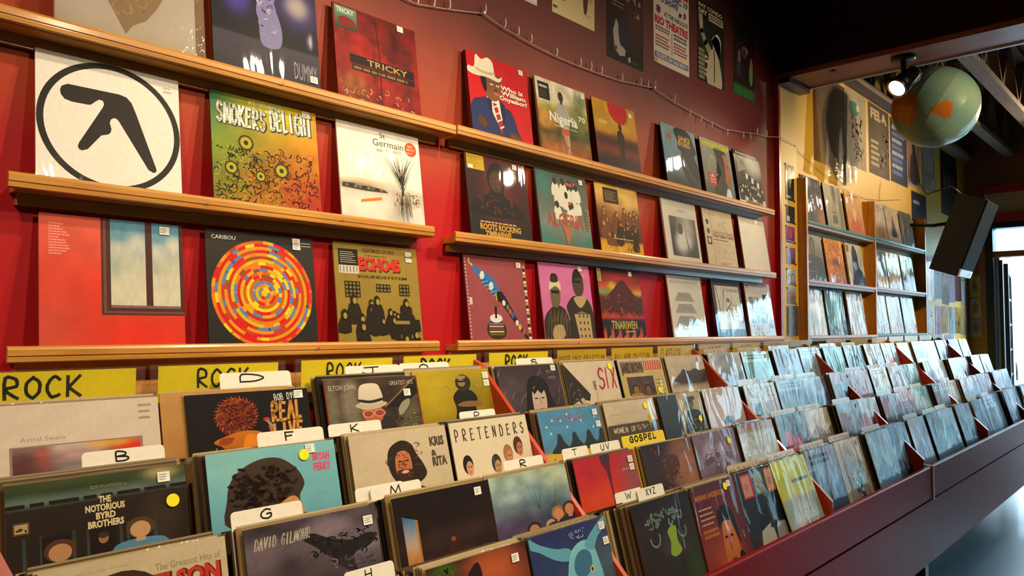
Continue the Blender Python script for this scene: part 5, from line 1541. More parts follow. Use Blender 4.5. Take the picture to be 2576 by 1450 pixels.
a.soft([(0, '#4a3c2c'), (.55, '#5a4a38'), (.57, '#b8a890'), (1, '#bfb098')], [(.2, .5, .25, .06, '#3a2e20', .8)], n=22, grain=.06)
a.rect(.02, .02, .98, .56, '#4a3c2c'); a.hand('WOMEN OF', .10, .40, .10, .44, '#c8b898', .012, .08); a.scribble(.58, .42, .26, .06, 9, ['#c8b898'], .012, .04)
a.bust(.35, .0, .18, '#a89070', '#2a2018', '#7a6a4c', False); a.bust(.62, .0, .2, '#b09a78', '#3a2c1c', '#8a7858', False); a.lines(.1, .72, .3, .06, 1, '#a89880', .4)
for k in range(4): a.ell(.84 + .035 * math.cos(k * 1.57), .60 + .05 * math.sin(k * 1.57), .035, .05, '#c0a818', n=10, keep=True)
a.L += 1
a.squash(.58)
bin_sleeve('B', 1.836, a, 'two-tone beige and brown sleeve with a yellow flower sticker, second row', '#b8a888', dots=[(.80, .92)])
a = Art(353)
a.rect(0, 0, .42, 1, '#33383c', top='#3c444a'); a.soft([(0, '#8a8474'), (1, '#a89c7c')], n=12, grain=.06, box=(.42, 0, 1, 1))
a.blob([(.5, .0), (.52, .4), (.6, .6), (.74, .64), (.92, .56), (.98, .3), (.96, .0)], '#33322e'); a.ell(.70, .78, .09, .14, '#3a3a34'); a.rect(.62, .84, .85, .92, '#3a4a4a'); a.ell(.72, .72, .05, .08, '#6a624c')
a.scribble(.52, .05, .44, .5, 26, ['#6a6450', '#2a2824', '#a89a74'], .012, .06)
a.squash(.58)
bin_sleeve('B', 2.180, a, 'grey and khaki sleeve with a hatted figure, second row', '#6a5a3c', dots=[(.86, .66)])
a = Art(354)
a.soft([(0, '#a89aa0'), (.5, '#b8a8a4'), (1, '#b8a498')], [(.5, .3, .4, .3, '#c0b4b8', .7)], n=14, grain=.05)
a.blob([(.40, .02), (.38, .2), (.46, .34), (.60, .34), (.66, .18), (.62, .0)], '#33303c'); a.blob([(.44, .0), (.46, .16), (.54, .18), (.56, .0)], '#c08a70'); a.lines(.1, .75, .4, .15, 3, '#a08c88', .3, .4)
a.squash(.58)
bin_sleeve('B', 2.520, a, 'pale pink-grey sleeve with a small dark head, left of the second red partition', '#8a7a60')

# --- second section, third row
a = Art(361)
a.soft([(0, '#b8381c'), (.5, '#b82c20'), (1, '#a8242c')], [(.95, .5, .25, .6, '#7a4a50', .8), (.3, .2, .3, .3, '#c8461c', .7), (.2, .8, .2, .3, '#a81c2c', .6)], n=20, grain=.05)
a.blob([(.42, .98), (.43, .84), (.48, .70), (.50, .3), (.49, .0), (.54, .0), (.53, .4), (.55, .78), (.57, .98)], '#5a1c2c'); a.blob([(.42, .99), (.44, .88), (.53, .88), (.57, .99)], '#3a2a44')
a.scribble(.70, .66, .22, .07, 8, ['#c0a0a0'], .010, .03); a.lines(.72, .30, .24, .04, 1, '#c89088', .4)
a.squash(.58)
bin_sleeve('C', 1.478, a, 'orange-red sleeve with a dark central seam, right of the first red partition', '#6a5434', stickers=[(.90, .91), (.90, .83)])
a = Art(362)
a.soft([(0, '#2c201c'), (.5, '#3a2a26'), (1, '#2a2026')], [(.78, .5, .3, .6, '#8a5a40', .95, 2), (.85, .15, .2, .2, '#9a6844', .7)], n=24, grain=.12)
a.blob([(.36, .3), (.36, .6), (.48, .74), (.64, .70), (.66, .5), (.56, .36), (.46, .26)], '#4a2e22'); a.scribble(.36, .3, .3, .4, 30, ['#6a4632', '#2c1c16', '#8a5a3c'], .012, .05); a.scribble(.05, .05, .4, .14, 10, ['#8a7a6a'], .006, .03)
a.scribble(.15, .82, .2, .1, 8, ['#8a2c34'], .012, .04)
a.squash(.58)
bin_sleeve('C', 1.836, a, 'dark sleeve with a brown rocky face, third row', '#6a5838')
a = Art(363)
a.soft([(0, '#5a4a58'), (.6, '#7a6878'), (1, '#6a5868')], [(.3, .6, .12, .2, '#a89cb0', .8), (.6, .55, .1, .2, '#a094a8', .8), (.75, .2, .2, .15, '#b0b0c0', .8)], n=24, grain=.1)
a.crowd(.15, .15, .7, .5, 10, '#5a4a5c', '#a89ab0')
a.squash(.58)
bin_sleeve('C', 2.165, a, 'lilac sleeve with ghostly pale figures, third row', '#5a4a34', dots=[(.82, .86)])
a = Art(364)
a.soft([(0, '#c0c8cc'), (.78, '#b4c0c8'), (.84, '#9a7a64'), (1, '#94745c')], n=20, grain=.12, freq=18)  # white-blue area is the shop window's reflection painted into the print
a.scribble(.06, .1, .86, .66, 60, ['#9aacb8', '#d0d8dc', '#8a9ca8', '#c8b8b8'], .014, .06)
a.squash(.58)
bin_sleeve('C', 2.515, a, 'sleeve with painted white-blue reflection, left of the second red partition in the third row', '#8a6a40')

# --- second section, front row
a = Art(371)
a.soft([(0, '#1c2412'), (.3, '#2a2416'), (.7, '#2c221e'), (1, '#241c20')], [(.85, .1, .2, .3, '#33481c', .8), (.6, .55, .3, .12, '#44382c', .7), (.2, .4, .2, .4, '#2c241a', .7)], n=24, grain=.1)
a.scribble(.20, .76, .60, .12, 34, ['#7a9488', '#6a8478'], .020, .05); a.blob([(.50, .68), (.58, .72), (.66, .70), (.64, .58), (.68, .48), (.56, .44), (.48, .48), (.52, .58)], '#7a9a34')
for cx_, r_ in ((.28, .08), (.76, .07)):
    a.line([(cx_ + r_ * math.cos(t), .66 + r_ * math.sin(t)) for t in np.linspace(3.1, 6.6, 9)], .018, '#6a8878')
bin_sleeve('D', 1.573, a, 'blackish green sleeve with leafy curling lettering, right of the first red partition, front row', '#5a3a20')
a = Art(372)
a.soft([(0, '#8a3414'), (.4, '#7a2c18'), (.7, '#5a1e1a'), (1, '#4a1c1e')], [(.5, .1, .3, .3, '#a84a18', .7), (.95, .5, .2, .5, '#4a1a1c', .8)], n=22, grain=.06)
a.blob([(.40, .0), (.42, .3), (.46, .52), (.54, .60), (.66, .56), (.72, .36), (.74, .1), (.70, .0)], '#a85a24', top='#b86a2c'); a.blob([(.40, .52), (.42, .66), (.52, .74), (.66, .72), (.76, .58), (.78, .3), (.72, .42), (.66, .56), (.5, .58)], '#1c1412')
for x in (.50, .62): a.ell(x, .42, .035, .014, '#241410', keep=True)
a.L += 1; a.line([(.56, .42), (.55, .28)], .022, '#7a3a18'); a.ell(.56, .18, .06, .02, '#6a2418'); a.blob([(.68, .16), (.72, .24), (.80, .2), (.78, .1)], '#16120f')
a.text('MARIAN ANDERSON', .06, .85, .055, '#b8742c', w=.62, bold=.02)
for k in range(4): a.lines(.08, .74 - k * .05, .3, .03, 1, '#b89880', .5, .2)
a.lines(.08, .46, .32, .1, 2, '#a8642c', .6, .2)
bin_sleeve('D', 1.904, a, "dark red sleeve with a woman's warm-lit face and gold name, front row", '#4a2018', dots=[(.72, .92)], stickers=[(.80, .94)])
a = Art(373)
a.soft([(0, '#2a2420'), (.5, '#1e1c1a'), (1, '#2a2422')], [(.3, .1, .3, .2, '#3a3428', .7)], n=18, grain=.08)
for x, c1, c2 in ((.10, '#a8242c', '#b88070'), (.40, '#2a5a54', '#7a8464'), (.70, '#b86434', '#c08a68')):
    a.rect(x, .70, x + .26, .97, c1); a.rect(x + .02, .72, x + .22, .95, c2); a.lines(x + .06, .78, .12, .08, 3, '#6a4a3c', .4)
a.blob([(.24, .02), (.26, .22), (.34, .36), (.52, .40), (.60, .30), (.62, .1), (.58, .0)], '#a8a49a'); a.poly([(.30, .32), (.36, .52), (.52, .56), (.56, .38)], '#14161a'); a.rect(.34, .02, .54, .1, '#3a3834')
a.blob([(.66, .10), (.70, .34), (.84, .40), (.94, .30), (.96, .12), (.84, .06)], '#8a8a90'); a.poly([(.72, .36), (.78, .54), (.92, .52), (.95, .34)], '#181a20')
a.line([(.58, .34), (.60, .60), (.58, .72)], [.08, .05, .03], '#2c2624'); a.ell(.585, .70, .025, .035, '#8a5a40')
bin_sleeve('D', 2.215, a, 'dark sleeve with two old white cars under three coloured cards, front row', '#8a7040')
a = Art(374)
a.soft([(0, '#8a9a94'), (.52, '#8a9a8a'), (.56, '#b4b810'), (1, '#bcc00e')], [(.5, .25, .35, .22, '#c0ccd0', .9, 2)], n=24, grain=.08)  # pale lower half paints the window reflection over the lime print
a.lines(.42, .70, .5, .05, 1, '#3a3c14', .8, .02); a.scribble(.15, .05, .7, .4, 18, ['#d0d8dc', '#8aa0a0', '#a8b8b4'], .02, .09)
bin_sleeve('D', 2.500, a, 'lime yellow sleeve with painted reflection below, left of the second red partition, front row', '#a8a020', lean=4, back=-.023)

# --- the further sections: plainer in the photograph, each sleeve still its own
PALS = [('pale blue', '#8aa4b8', '#5a7a94', '#c8d4dc'), ('slate', '#4a545c', '#2a3238', '#8a949c'), ('cream', '#c0b090', '#8a7a5c', '#d8ccb4'), ('dusty pink', '#a87a80', '#6a4450', '#c8a8a8'),
        ('sea green', '#6a9a8c', '#3a6a5c', '#a8c8bc'), ('crimson', '#8a2a30', '#3a1418', '#c0888a'), ('tan', '#a8845c', '#6a4c30', '#c8a884'), ('lavender grey', '#8a849c', '#54506a', '#b4b0c4'),
        ('navy', '#2c3a54', '#1a2234', '#7a8aa4'), ('white', '#c4c8cc', '#8a9098', '#dcdfe2'), ('olive', '#7a7a4a', '#4a4a2c', '#a8a87a'), ('charcoal', '#2c2c30', '#141418', '#6a6a70')]
ORD = ['first', 'second', 'third', 'fourth']
ROWN = dict(A='back row', B='second row', C='third row', D='front row')
def further(i, row, X, sec, k, pal=None, style=None, off=0.0):
    r = np.random.default_rng(900 + i)
    nm, c0, c1, c2 = PALS[pal if pal is not None else int(r.integers(len(PALS)))]
    st = style if style is not None else int(r.integers(6))
    a = Art(900 + i)
    a.soft([(0, c1 if st % 2 else c0), (.5, c0), (1, c2 if st in (2, 4) else c0)], [(r.random(), r.random(), .3, .25, [c1, c2][int(r.integers(2))], .7) for _ in range(3)], n=16, grain=.12)
    what = ''
    if st == 0:
        a.bust(.5, .05, .5, c2, c1, c1, False); what = 'bust portrait'
    elif st == 1:
        a.rect(.0, .72, 1, 1, c2); a.lines(.1, .78, .75, .16, 2, c1, .6, .2); what = 'pale title band'
    elif st == 2:
        a.rect(.12, .1, .88, .66, c1); a.crowd(.2, .15, .6, .35, 7, '#241e20', c2); what = 'framed group picture'
    elif st == 3:
        a.poly([(0, .0), (.0, .3), (.4, .62), (.7, .4), (1, .55), (1, 0)], c1); what = 'ridge shape'
    elif st == 4:
        for q in range(5):
            a.line([(.25 + .1 * q + .2 * math.cos(t), .25 + .5 * math.sin(t)) for t in np.linspace(0, 3.1, 9)], .03, '#a8703c', True)
        a.L += 1; what = 'row of tan arches'
    else:
        a.poly([(.15, .0), (.15, .6), (.4, .6), (.4, .45), (.7, .45), (.7, .0)], '#a82c30'); what = 'red block shape'
    if row != 'D': a.squash(.6)
    lab = f"{nm} sleeve with {what}, {ORD[k]} past {sec} partition, {ROWN[row]}"
    return bin_sleeve(row, X, a, lab, ['#c8b890', '#8a7450', '#d0c8b8'][int(r.integers(3))], film=False, back=off, up=abs(r.normal(0, .003)), yaw=r.normal(0, .012), stickers=[(.86, .92)] if (i % 3 == 0 and X < 4) else ())
a = Art(380)
a.soft([(0, '#a8907a'), (.6, '#b09a84'), (.64, '#c0b4a4'), (1, '#c8bcac')], n=14, grain=.05)
a.squash(.6)
a.text('FREE JAZZ', .08, .80, .16, '#8a8478', w=.84, bold=.03); a.rect(.18, .54, .40, .72, '#2a2a34'); a.text('33', .23, .59, .07, '#b8b0a8', w=.12); a.soft([(0, '#8a7868'), (1, '#a08c7a')], n=8, grain=.15, box=(.46, .5, .85, .73))
bin_sleeve('B', 2.885, a, 'tan sleeve with pale block capitals FREE JAZZ, right of the second red partition', '#b09a70', film=False)
SECN = ['', '', 'second red', 'third red', 'fourth red', 'fifth red']
PLAN = {('A', 2): [(9, 3), (4, 1), (7, 0), (0, 1)], ('B', 2): [None, (1, 1), (7, 3), (5, 2)], ('C', 2): [(1, 5), (2, 3), (8, 4), (9, 5)], ('D', 2): [(8, 1), (2, 2), (0, 3), (8, 0)],
        ('A', 3): [(4, 3), (1, 2), (9, 2), (0, 5)], ('B', 3): [(3, 5), (9, 1), (7, 0), (4, 3)], ('C', 3): [(5, 3), (3, 2), (4, 0), (1, 1)], ('D', 3): [(3, 3), (11, 0), (1, 2), (8, 3)],
        ('A', 4): [(2, 3), (0, 1), (9, 1), (7, 2)], ('B', 4): [(0, 3), (9, 0), (4, 1), (3, 2)], ('C', 4): [(2, 1), (9, 3), (0, 0), (7, 5)], ('D', 4): [(8, 2), (0, 1), (1, 3), (7, 0)],
        ('A', 5): [(4, 1), (9, 3)], ('B', 5): [(7, 1), (0, 2)], ('C', 5): [(9, 1), (0, 3)], ('D', 5): [(1, 3), (9, 0)]}
OFF = {}
_or = random.Random(11)
for _row in 'ABCD':
    for _s in range(2, 6):
        for _k in range(4):
            OFF[(_row, _s, _k)] = _or.choice([0, .004, .012, .02, .028]) if _row != 'A' else _or.choice([0, .004, .010])
idx = 0
slots = []
for row in 'ABCD':
    for s in range(6):
        for k in range(4):
            X = DIVS[s] + .020 + k * .342
            if X > 7.5: continue
            X += _or.uniform(-.006, .006) if s > 1 else 0
            off = OFF.get((row, s, k), 0.0)
            slots.append((s, row, X, off))
            if (row, s) in PLAN and k < len(PLAN[(row, s)]) and PLAN[(row, s)][k]:
                pal, st = PLAN[(row, s)][k]
                further(idx, row, X, SECN[s], k, pal, st, off)
            idx += 1

# --- sleeves packed edge-on behind the front ones
EDGES = ['#8a7048', '#54402a', '#2a2018', '#a8946c', '#6e5836', '#1e1814', '#8e7a54', '#44301f']
protos = []
for i, c in enumerate(EDGES):
    mb = MB()
    mb.box(0, WL, 0, .0036, 0, WL, srgb(c))
    mb.box(.002, WL - .002, .0009, .0027, WL - .0005, WL + .004, srgb(['#b0a080', '#8a7a5c'][i % 2]))
    o = mb.build('record_sleeve', M['print_bin'], None, True)
    protos.append(o)
used = set()
rng = random.Random(5)
rest = MB()
count = 0
LAB = {('A', 0): 'sleeve packed edge-on behind the front sleeves, back row of the first section'}
ROWB = dict(A='back', B='second', C='third', D='front')
SECL = ['left of the first red partition', 'between the first and second red partitions', 'right of the second red partition']
FRONTX = dict(A=(.083, .44, .822, 1.118, 1.472, 1.815, 2.150, 2.498), B=(.078, .437, .793, 1.122, 1.486, 1.836, 2.180, 2.520),
              C=(.095, .447, .809, 1.125, 1.478, 1.836, 2.165, 2.515), D=(.09, .435, .800, 1.124, 1.565, 1.904, 2.215, 2.500))
for s, row, X, off in sorted(slots):
    fan = 0.0
    if s < 2:
        X = FRONTX[row][s * 4 + min(3, int((X - DIVS[s] - .015) / .342))] - .004
        fan = .0075 if (s, row) == (1, 'D') and X < 1.6 else .0006
    n_ind = [5, 4, 1, 0, 0, 0][s]
    n_all = rng.choice([9, 11, 13, 14]) if s < 4 else 9
    b0 = .012 + off
    for j in range(n_all):
        back = b0 + j * .0066 + rng.uniform(0, .0012)
        if back > (.040 if row == 'A' else .098): break
        up = rng.uniform(-.004, .010) - .0005
        low = {('A', 0): -.020}.get((row, s), 0) * (X < .8)
        dx = max(rng.uniform(-.008, .004) - fan * j, DIVS[s] + .010 - X)
        dx = min(dx, DIVS[s + 1] - .010 - WL - X) if s < 5 else dx
        k = rng.randrange(8)
        if j < n_ind:
            p = protos[k]
            o = p if k not in used else p.copy()
            if k in used: COL.objects.link(o)
            used.add(k)
            o.location = bin_pos(row, X + dx, back, max(up, 0) + low)
            o.rotation_euler = (-LEAN, 0, 0)
            tag(o, f"sleeve packed edge-on behind a front sleeve, {ROWB[row]} row, {SECL[s]}", 'record', f"packed sleeves in the {ROWB[row]} row, {SECL[s]}")
            count += 1
        else:
            x0, y0, z0 = bin_pos(row, X + dx, back, max(up, 0) + low)
            mb = MB().box(0, WL, 0, .0036, 0, WL)
            vs = [(x0 + x, y0 + y * _ca + z * _sa, z0 - y * _sa + z * _ca) for x, y, z in mb.v]
            rest.add(vs, mb.f, srgb(EDGES[k]))
for i, p in enumerate(protos):
    if i not in used: bpy.data.objects.remove(p)
o = rest.build('packed_record_sleeves', M['print_bin'], None, True)
tag(o, 'the remaining record sleeves packed tight behind the fronts in all four rows', 'records', None, 'stuff')

# --- lettered index cards standing up between the sleeves
def index_card(row, x0, x1, up, word, label, col='#e4ded0', back=.0247, ink='#2a2622', full=False, hw=.5, scrib=False, group=None, inset=0, deep=.22):
    w = x1 - x0
    mb = MB()
    h, r = .030, .008
    prof = [(0, .0), (w, .0), (w, h - r), (w - r * .3, h - r * .3), (w - r, h), (r, h), (r * .3, h - r * .3), (0, h - r)]
    mb.prism(prof, -.0012, .0, 'y', srgb(col))
    x_in = 0 if word == 'G' else max(.0, inset)
    mb.box(x_in, w, -.0012, 0, -deep, 0.0, srgb(col))
    a = Art(len(bpy.data.objects) % 997, w / h)
    if scrib:
        n = max(2, int(w / .035))
        for k in range(n):
            a.scribble((k + .1) / n, .35, .75 / n, .3, 4, [ink], .010, .010 + .06 * .035 / w)
    if word:
        a.hand(word, .5 - hw / 2, .2, .62, hw, ink, .022, .03)
    for i, (u, v, L) in enumerate(a.v):
        mb_v = (u * w, -.0014 - L * LAYER, v * h)
        mb.v.append(mb_v)
    b = len(mb.v) - len(a.v)
    mb.c += a.c
    mb.f += [tuple(b + q for q in f) for f in a.f]
    mb.sm += [False] * len(a.f)
    o = mb.build('index_card', M['print_gloss'], None, True)
    xm = max((x0 + x1) / 2, .06)
    sec_ = max(q for q in range(6) if DIVS[q] < xm)
    back += OFF.get((row, sec_, min(3, int((xm - DIVS[sec_] - .02) / .342))), 0.0)
    if col == '#e4ded0' or word == 'GOSPEL': up += .007
    x, y, z = bin_pos(row, x0, back, WL - .012 + up)
    o.location = (x, y, z)
    o.rotation_euler = (-LEAN, 0, 0)
    tag(o, label, 'index card', group)
    return o
index_card('A', .555, .745, .004, 'D', 'white index card lettered D behind the black concert sleeve')
index_card('A', .912, 1.10, .006, 'J', 'white index card lettered J behind the white-hatted man sleeve')
index_card('A', 1.105, 1.30, .008, 'O', 'white index card lettered O above the mustard yellow sleeve', hw=.25, back=.0313)
index_card('A', 1.60, 1.796, .004, 'S', 'white index card lettered S behind the charcoal portrait sleeve', hw=.25)
index_card('B', .21, .365, .012, 'B', 'white index card lettered B above the stable-door sleeve', hw=.22)
index_card('B', .570, .742, .012, 'F', 'white index card lettered F behind the sky blue hair sleeve', hw=.22)
index_card('B', .756, .915, .012, 'K', 'white index card lettered K above the bearded man sleeve', hw=.22, inset=.045)
index_card('B', 1.19, 1.335, .006, 'P', 'white index card lettered P above the spaced-capitals cream sleeve', hw=.22)
index_card('C', .436, .595, .014, 'G', 'white index card lettered G above the stormy grey-purple sleeve', hw=.22)
index_card('C', .735, .874, .014, 'L', 'white index card lettered L just left of the M card, third row', hw=.22, back=.0313, inset=.085)
index_card('C', .772, .922, .010, 'M', 'white index card lettered M above the narrow window sleeve', hw=.25, inset=.045)
index_card('C', 1.215, 1.378, .012, 'R', 'white index card lettered R above the misty blue-green sleeve', hw=.22)
index_card('C', 1.475, 1.60, .014, 'T', 'white index card lettered T above the orange-red seam sleeve', hw=.25, back=.0313)
index_card('C', 1.605, 1.76, .012, 'UV', 'white index card lettered UV above the orange-red seam sleeve', hw=.35)
index_card('C', 1.775, 2.03, .018, 'GOSPEL', 'bright yellow index card lettered GOSPEL in the third row', '#e0c81c', hw=.66)
index_card('D', 1.552, 1.69, .020, 'W', 'off-white index card lettered W above the blackish green sleeve', hw=.25, back=.0313, inset=.03)
index_card('D', 1.655, 1.80, .014, 'XYZ', 'off-white index card lettered XYZ beside the W card', hw=.4)
index_card('D', .610, .735, .014, 'H', 'white index card lettered H at the bottom edge, front row', hw=.22)
o = index_card('C', -.076, .044, .034, '', 'pink card standing in for a fingertip at the left edge of the third row', '#c87a74', .004, deep=.09)  # added card, stand-in for a blurred pink fingertip
o.rotation_euler = (-LEAN, math.radians(-23), 0)
TAN = '#bfa882'
for i, (row, x0, x1, word) in enumerate((('D', 2.22, 2.47, ''), ('D', 2.55, 2.80, ''), ('B', 2.90, 3.05, ''), ('B', 3.06, 3.19, 'ORNETTE'), ('A', 2.89, 3.12, ''), ('B', 3.25, 3.50, ''), ('B', 3.6, 3.85, ''), ('A', 3.24, 3.5, ''), ('A', 3.58, 3.84, ''), ('C', 2.9, 3.16, ''), ('C', 3.24, 3.5, ''), ('C', 3.6, 3.84, ''), ('D', 2.9, 3.16, ''), ('D', 3.24, 3.5, ''), ('D', 3.6, 3.86, ''),
        ('A', 4.3, 4.56, ''), ('A', 4.66, 4.9, ''), ('B', 4.3, 4.56, ''), ('B', 4.66, 4.9, ''), ('B', 5.0, 5.26, ''), ('C', 4.3, 4.56, ''), ('C', 4.64, 4.9, ''), ('C', 5.0, 5.24, ''), ('D', 4.3, 4.56, ''), ('D', 4.64, 4.9, ''), ('D', 5.0, 5.24, ''), ('B', 5.7, 5.95, ''), ('C', 5.7, 5.95, ''), ('D', 5.7, 5.95, ''), ('C', 6.1, 6.35, ''), ('D', 6.1, 6.35, ''))):
    sec = 'second' if x0 > 2.86 else 'first'
    if x0 > 4.245: sec = 'third'
    if x0 > 5.66: sec = 'fourth'
    base = {'first': 1.455, 'second': 2.86, 'third': 4.245, 'fourth': 5.66}[sec]
    nth = ['first', 'second', 'third', 'fourth'][int((x0 - base) / .345)]
    lab = f"tan index card lettered {word} in the {ROWB[row]} row" if word else f"tan handwritten index card over the {nth} sleeve past the {sec} red partition, {ROWB[row]} row"
    if x0 == 2.90: lab = 'tan handwritten index card just left of the ORNETTE card, second row'
    index_card(row, x0, x1, .012, word, lab, TAN, .0247, hw=.8, scrib=not word, group='tan index cards')
# ------------------------------------------------------------------ yellow section signs in clear holders behind the back row
def sign(x0, word, label, col='#f6e214', hw=.6, x_off=None, hh=.5, group=None, sw=.05, scrib=0):
    w, h = .305, .085
    zt = 1.287 + RISE * x0
    o = empty('section_sign', (x0, -.122, zt - h))
    tag(o, label, 'sign', group)
    a = Art(int(x0 * 100), w / h)
    a.soft(col, n=6, grain=.02)
    if word:
        a.hand(word, (.5 - hw / 2) if x_off is None else x_off, .36, hh, hw, '#241e14', sw, .04)
        a.hand(word, (.5 - hw / 2) if x_off is None else x_off, .36, hh, hw, '#241e14', sw * .8, .02)
    if scrib:
        for k in range(scrib):
            a.scribble(.12 + k * .76 / scrib, .35, .6 / scrib, .25, 4, ['#5a4a24'], .009, .03)
    c = sheet('card', a, w, h, .001, M['print_gloss'], '#d8c020', o)
    mb = MB()
    for y in (-.0032, .0032):
        mb.add([(-.018, y, -.03), (w + .018, y, -.03), (w + .018, y, h + .004), (-.018, y, h + .004)], [(0, 1, 2, 3)])
    mb.box(-.0195, -.017, -.0035, .0035, -.03, h + .004)
    mb.box(w + .017, w + .0195, -.0035, .0035, -.03, h + .004)
    mb.build('clear_holder', M['acrylic'], o)
sign(.073, 'ROCK', 'yellow card hand-lettered ROCK at the left edge of the photo', hw=.50, x_off=.16, sw=.022)
sign(.427, 'ROCK', 'yellow card hand-lettered ROCK, second from the left', hw=.46, x_off=.30, sw=.020)
sign(.800, 'ROCK', 'yellow card hand-lettered ROCK, middle one of the five', hw=.40, x_off=.26, sw=.020)
sign(1.147, 'ROCK', 'yellow card hand-lettered ROCK just left of the first red partition', hw=.42, x_off=.22, sw=.026)
sign(1.511, 'ROCK', 'yellow card hand-lettered ROCK just right of the first red partition', hw=.40, x_off=.26, sw=.026)
sign(1.870, 'ROGER GALE COLLECTION', 'yellow card lettered with the words of a collection, right after the last ROCK card', '#d8b428', hw=.94, sw=.008, hh=.36)
sign(2.211, 'BILL HOOD COLLECTION', 'deep yellow card lettered with a second collection, below the fiery sleeve', '#d8b028', hw=.84, sw=.008, hh=.34)
sign(2.554, 'CLASSICAL', 'pale yellow card lettered CLASSICAL left of the second red partition', '#d8be62', hw=.6, x_off=.08, sw=.010)
sign(2.913, 'JAZZ', 'buff card lettered JAZZ, first of three', '#d4b054', hw=.42, sw=.011)
sign(3.251, 'JAZZ', 'brighter yellow card lettered JAZZ, middle one of three', '#e0c41c', hw=.40, sw=.011)
sign(3.606, 'JAZZ', 'buff card lettered JAZZ, last of three', '#d4b054', hw=.42, sw=.011)
for i, (x, c, n) in enumerate(((3.935, '#c8b060', 4), (4.50, '#b89060', 0), (4.92, '#b8a060', 2), (5.34, '#d0b83c', 3), (5.72, '#e0c820', 3), (6.10, '#e0c820', 3), (6.5, '#c8b468', 3), (6.90, '#b8b088', 2), (7.28, '#b8b4a0', 0))):
    sign(x, '', ['buff handwritten card under the end of the red wall', 'plain tan card at the foot of the rack, leftmost', 'tan handwritten card below the rack, second of the far run', 'yellow handwritten card below the rack upright', 'bright yellow card below the right bay of the rack', 'bright yellow card right of the similar one, right bay', 'dull yellow card below the right end of the rack', 'grey-yellow card just past the rack', 'pale grey blank card, last of the run'][i], c, scrib=n)

# ------------------------------------------------------------------ gig posters on the red wall
def poster(art, x0, x1, z0, z1, label, name='gig_poster', y=-.0012, m='print_card', cat='poster', rot=0.0, edge='#b8a888', group=None):
    o = sheet(name, art, x1 - x0, z1 - z0, .0009, M[m], edge)
    o.location = (x0, y - .0002, z0)
    o.rotation_euler = (0, rot, 0)
    tag(o, label, cat, group)
    return o
a = Art(401); a.soft([(0, '#d8d0c4'), (.06, '#d8d0c4'), (.08, '#1a1a1e'), (1, '#22222a')], n=20); a.rect(0, 0, 1, .03, '#c8c0b4')
poster(a, 1.60, 1.885, 2.652, 3.08, 'black and white poster corner at the very top of the red wall')
a = Art(402, .65)
a.rect(0, 0, 1, 1, '#d0bc88'); a.soft([(0, '#b87a3c'), (1, '#c89a4a')], n=8, box=(.02, .22, .42, .95)); a.soft([(0, '#c89a6a'), (1, '#b8885a')], n=8, box=(.60, .26, .95, .95))
a.blob([(.74, .14), (.72, .3), (.78, .4), (.84, .3), (.80, .14)], '#5a2c24'); a.ell(.5, .30, .02, .015, '#2a2018'); a.text('IN CONCERT', .04, .155, .028, '#3a2e20', w=.26, bold=.04); a.lines(.02, .05, .1, .03, 1, '#2a2018', .8, 0); a.lines(.78, .1, .14, .03, 2, '#8a7a58', .4)
poster(a, 1.976, 2.258, 2.66, 3.09, 'cream concert poster with orange panels near the top of the red wall')
a = Art(403, .65)
a.soft([(0, '#161214'), (.4, '#1e1614'), (.7, '#3a1e14'), (1, '#241814')], [(.2, .25, .15, .2, '#1a1416', .8), (.75, .5, .3, .25, '#5a2c18', .6)], n=24, grain=.08)
a.poly([(.20, .12), (.16, .30), (.24, .44), (.34, .36), (.32, .22), (.50, .14), (.48, .08), (.34, .06)], '#a89c94'); a.blob([(.30, .34), (.36, .46), (.54, .42), (.52, .2), (.36, .18)], '#22243a', 3); a.blob([(.2, .10), (.22, .16), (.28, .13)], '#7a1c20', 3)
a.hand('JUNE 15', .08, .715, .045, .28, '#b8a898', .012, .03); a.hand('THE GULCH', .46, .69, .045, .46, '#b8a898', .012, .03); a.lines(.12, .56, .34, .08, 2, '#8a7468', .4, .1); a.hand('8PM', .70, .55, .06, .18, '#b8a898', .014, .03)
a.soft('#141216', n=6, box=(.25, .80, .95, .99)); a.ell(.60, .06, .035, .03, '#b0a498'); a.lines(.66, .03, .26, .03, 2, '#5a5450', .4)
poster(a, 2.348, 2.634, 2.578, 3.01, 'dark gig poster with a tilted pale face and thin lettering')
a = Art(404, .74)
a.rect(0, 0, 1, 1, '#cfc0ae'); red, blu = '#a82c34', '#3a3c78'
a.rect(.02, .86, .98, .995, red); a.text('TYCKS', .22, .885, .09, '#d8ccbc', w=.72, bold=.05)
a.text('LIVE DEC 19', .22, .775, .065, blu, w=.74, bold=.05); a.text('TWO SHOWS!', .04, .70, .062, blu, w=.64, bold=.05); a.text('AT THE FABULOUS', .28, .555, .05, '#4a4a70', w=.68, bold=.04)
a.text('RIO THEATRE', .03, .44, .085, red, w=.94, bold=.06)
for x, y in ((.12, .80), (.13, .60), (.74, .66), (.88, .68)):
    a.ell(x, y, .07 if y == .60 else .04, .05 if y == .60 else .03, '#8a5a68', n=12); a.scribble(x - .03, y - .02, .06, .04, 5, ['#5a3a58'], .010, .03)
a.lines(.05, .36, .40, .06, 2, '#5a4a54', .6, .1); a.lines(.55, .34, .40, .08, 2, '#5a4a54', .6, .1)
for k in range(4): a.lines(.05, .29 - k * .035, .4, .03, 1, [red, '#6a5a64'][k % 2], .6, .2); a.lines(.55, .29 - k * .035, .4, .03, 1, ['#6a5a64', red][k % 2], .6, .2)
a.line([(.5, .15), (.5, .40)], .008, '#6a5a64'); a.rect(.03, .06, .97, .125, '#5a5c86'); a.text('TICKETS ON SALE NOV 1', .06, .07, .045, '#d8ccbc', w=.88, bold=.03); a.rect(0, .0, .1, .05, '#b8984c')
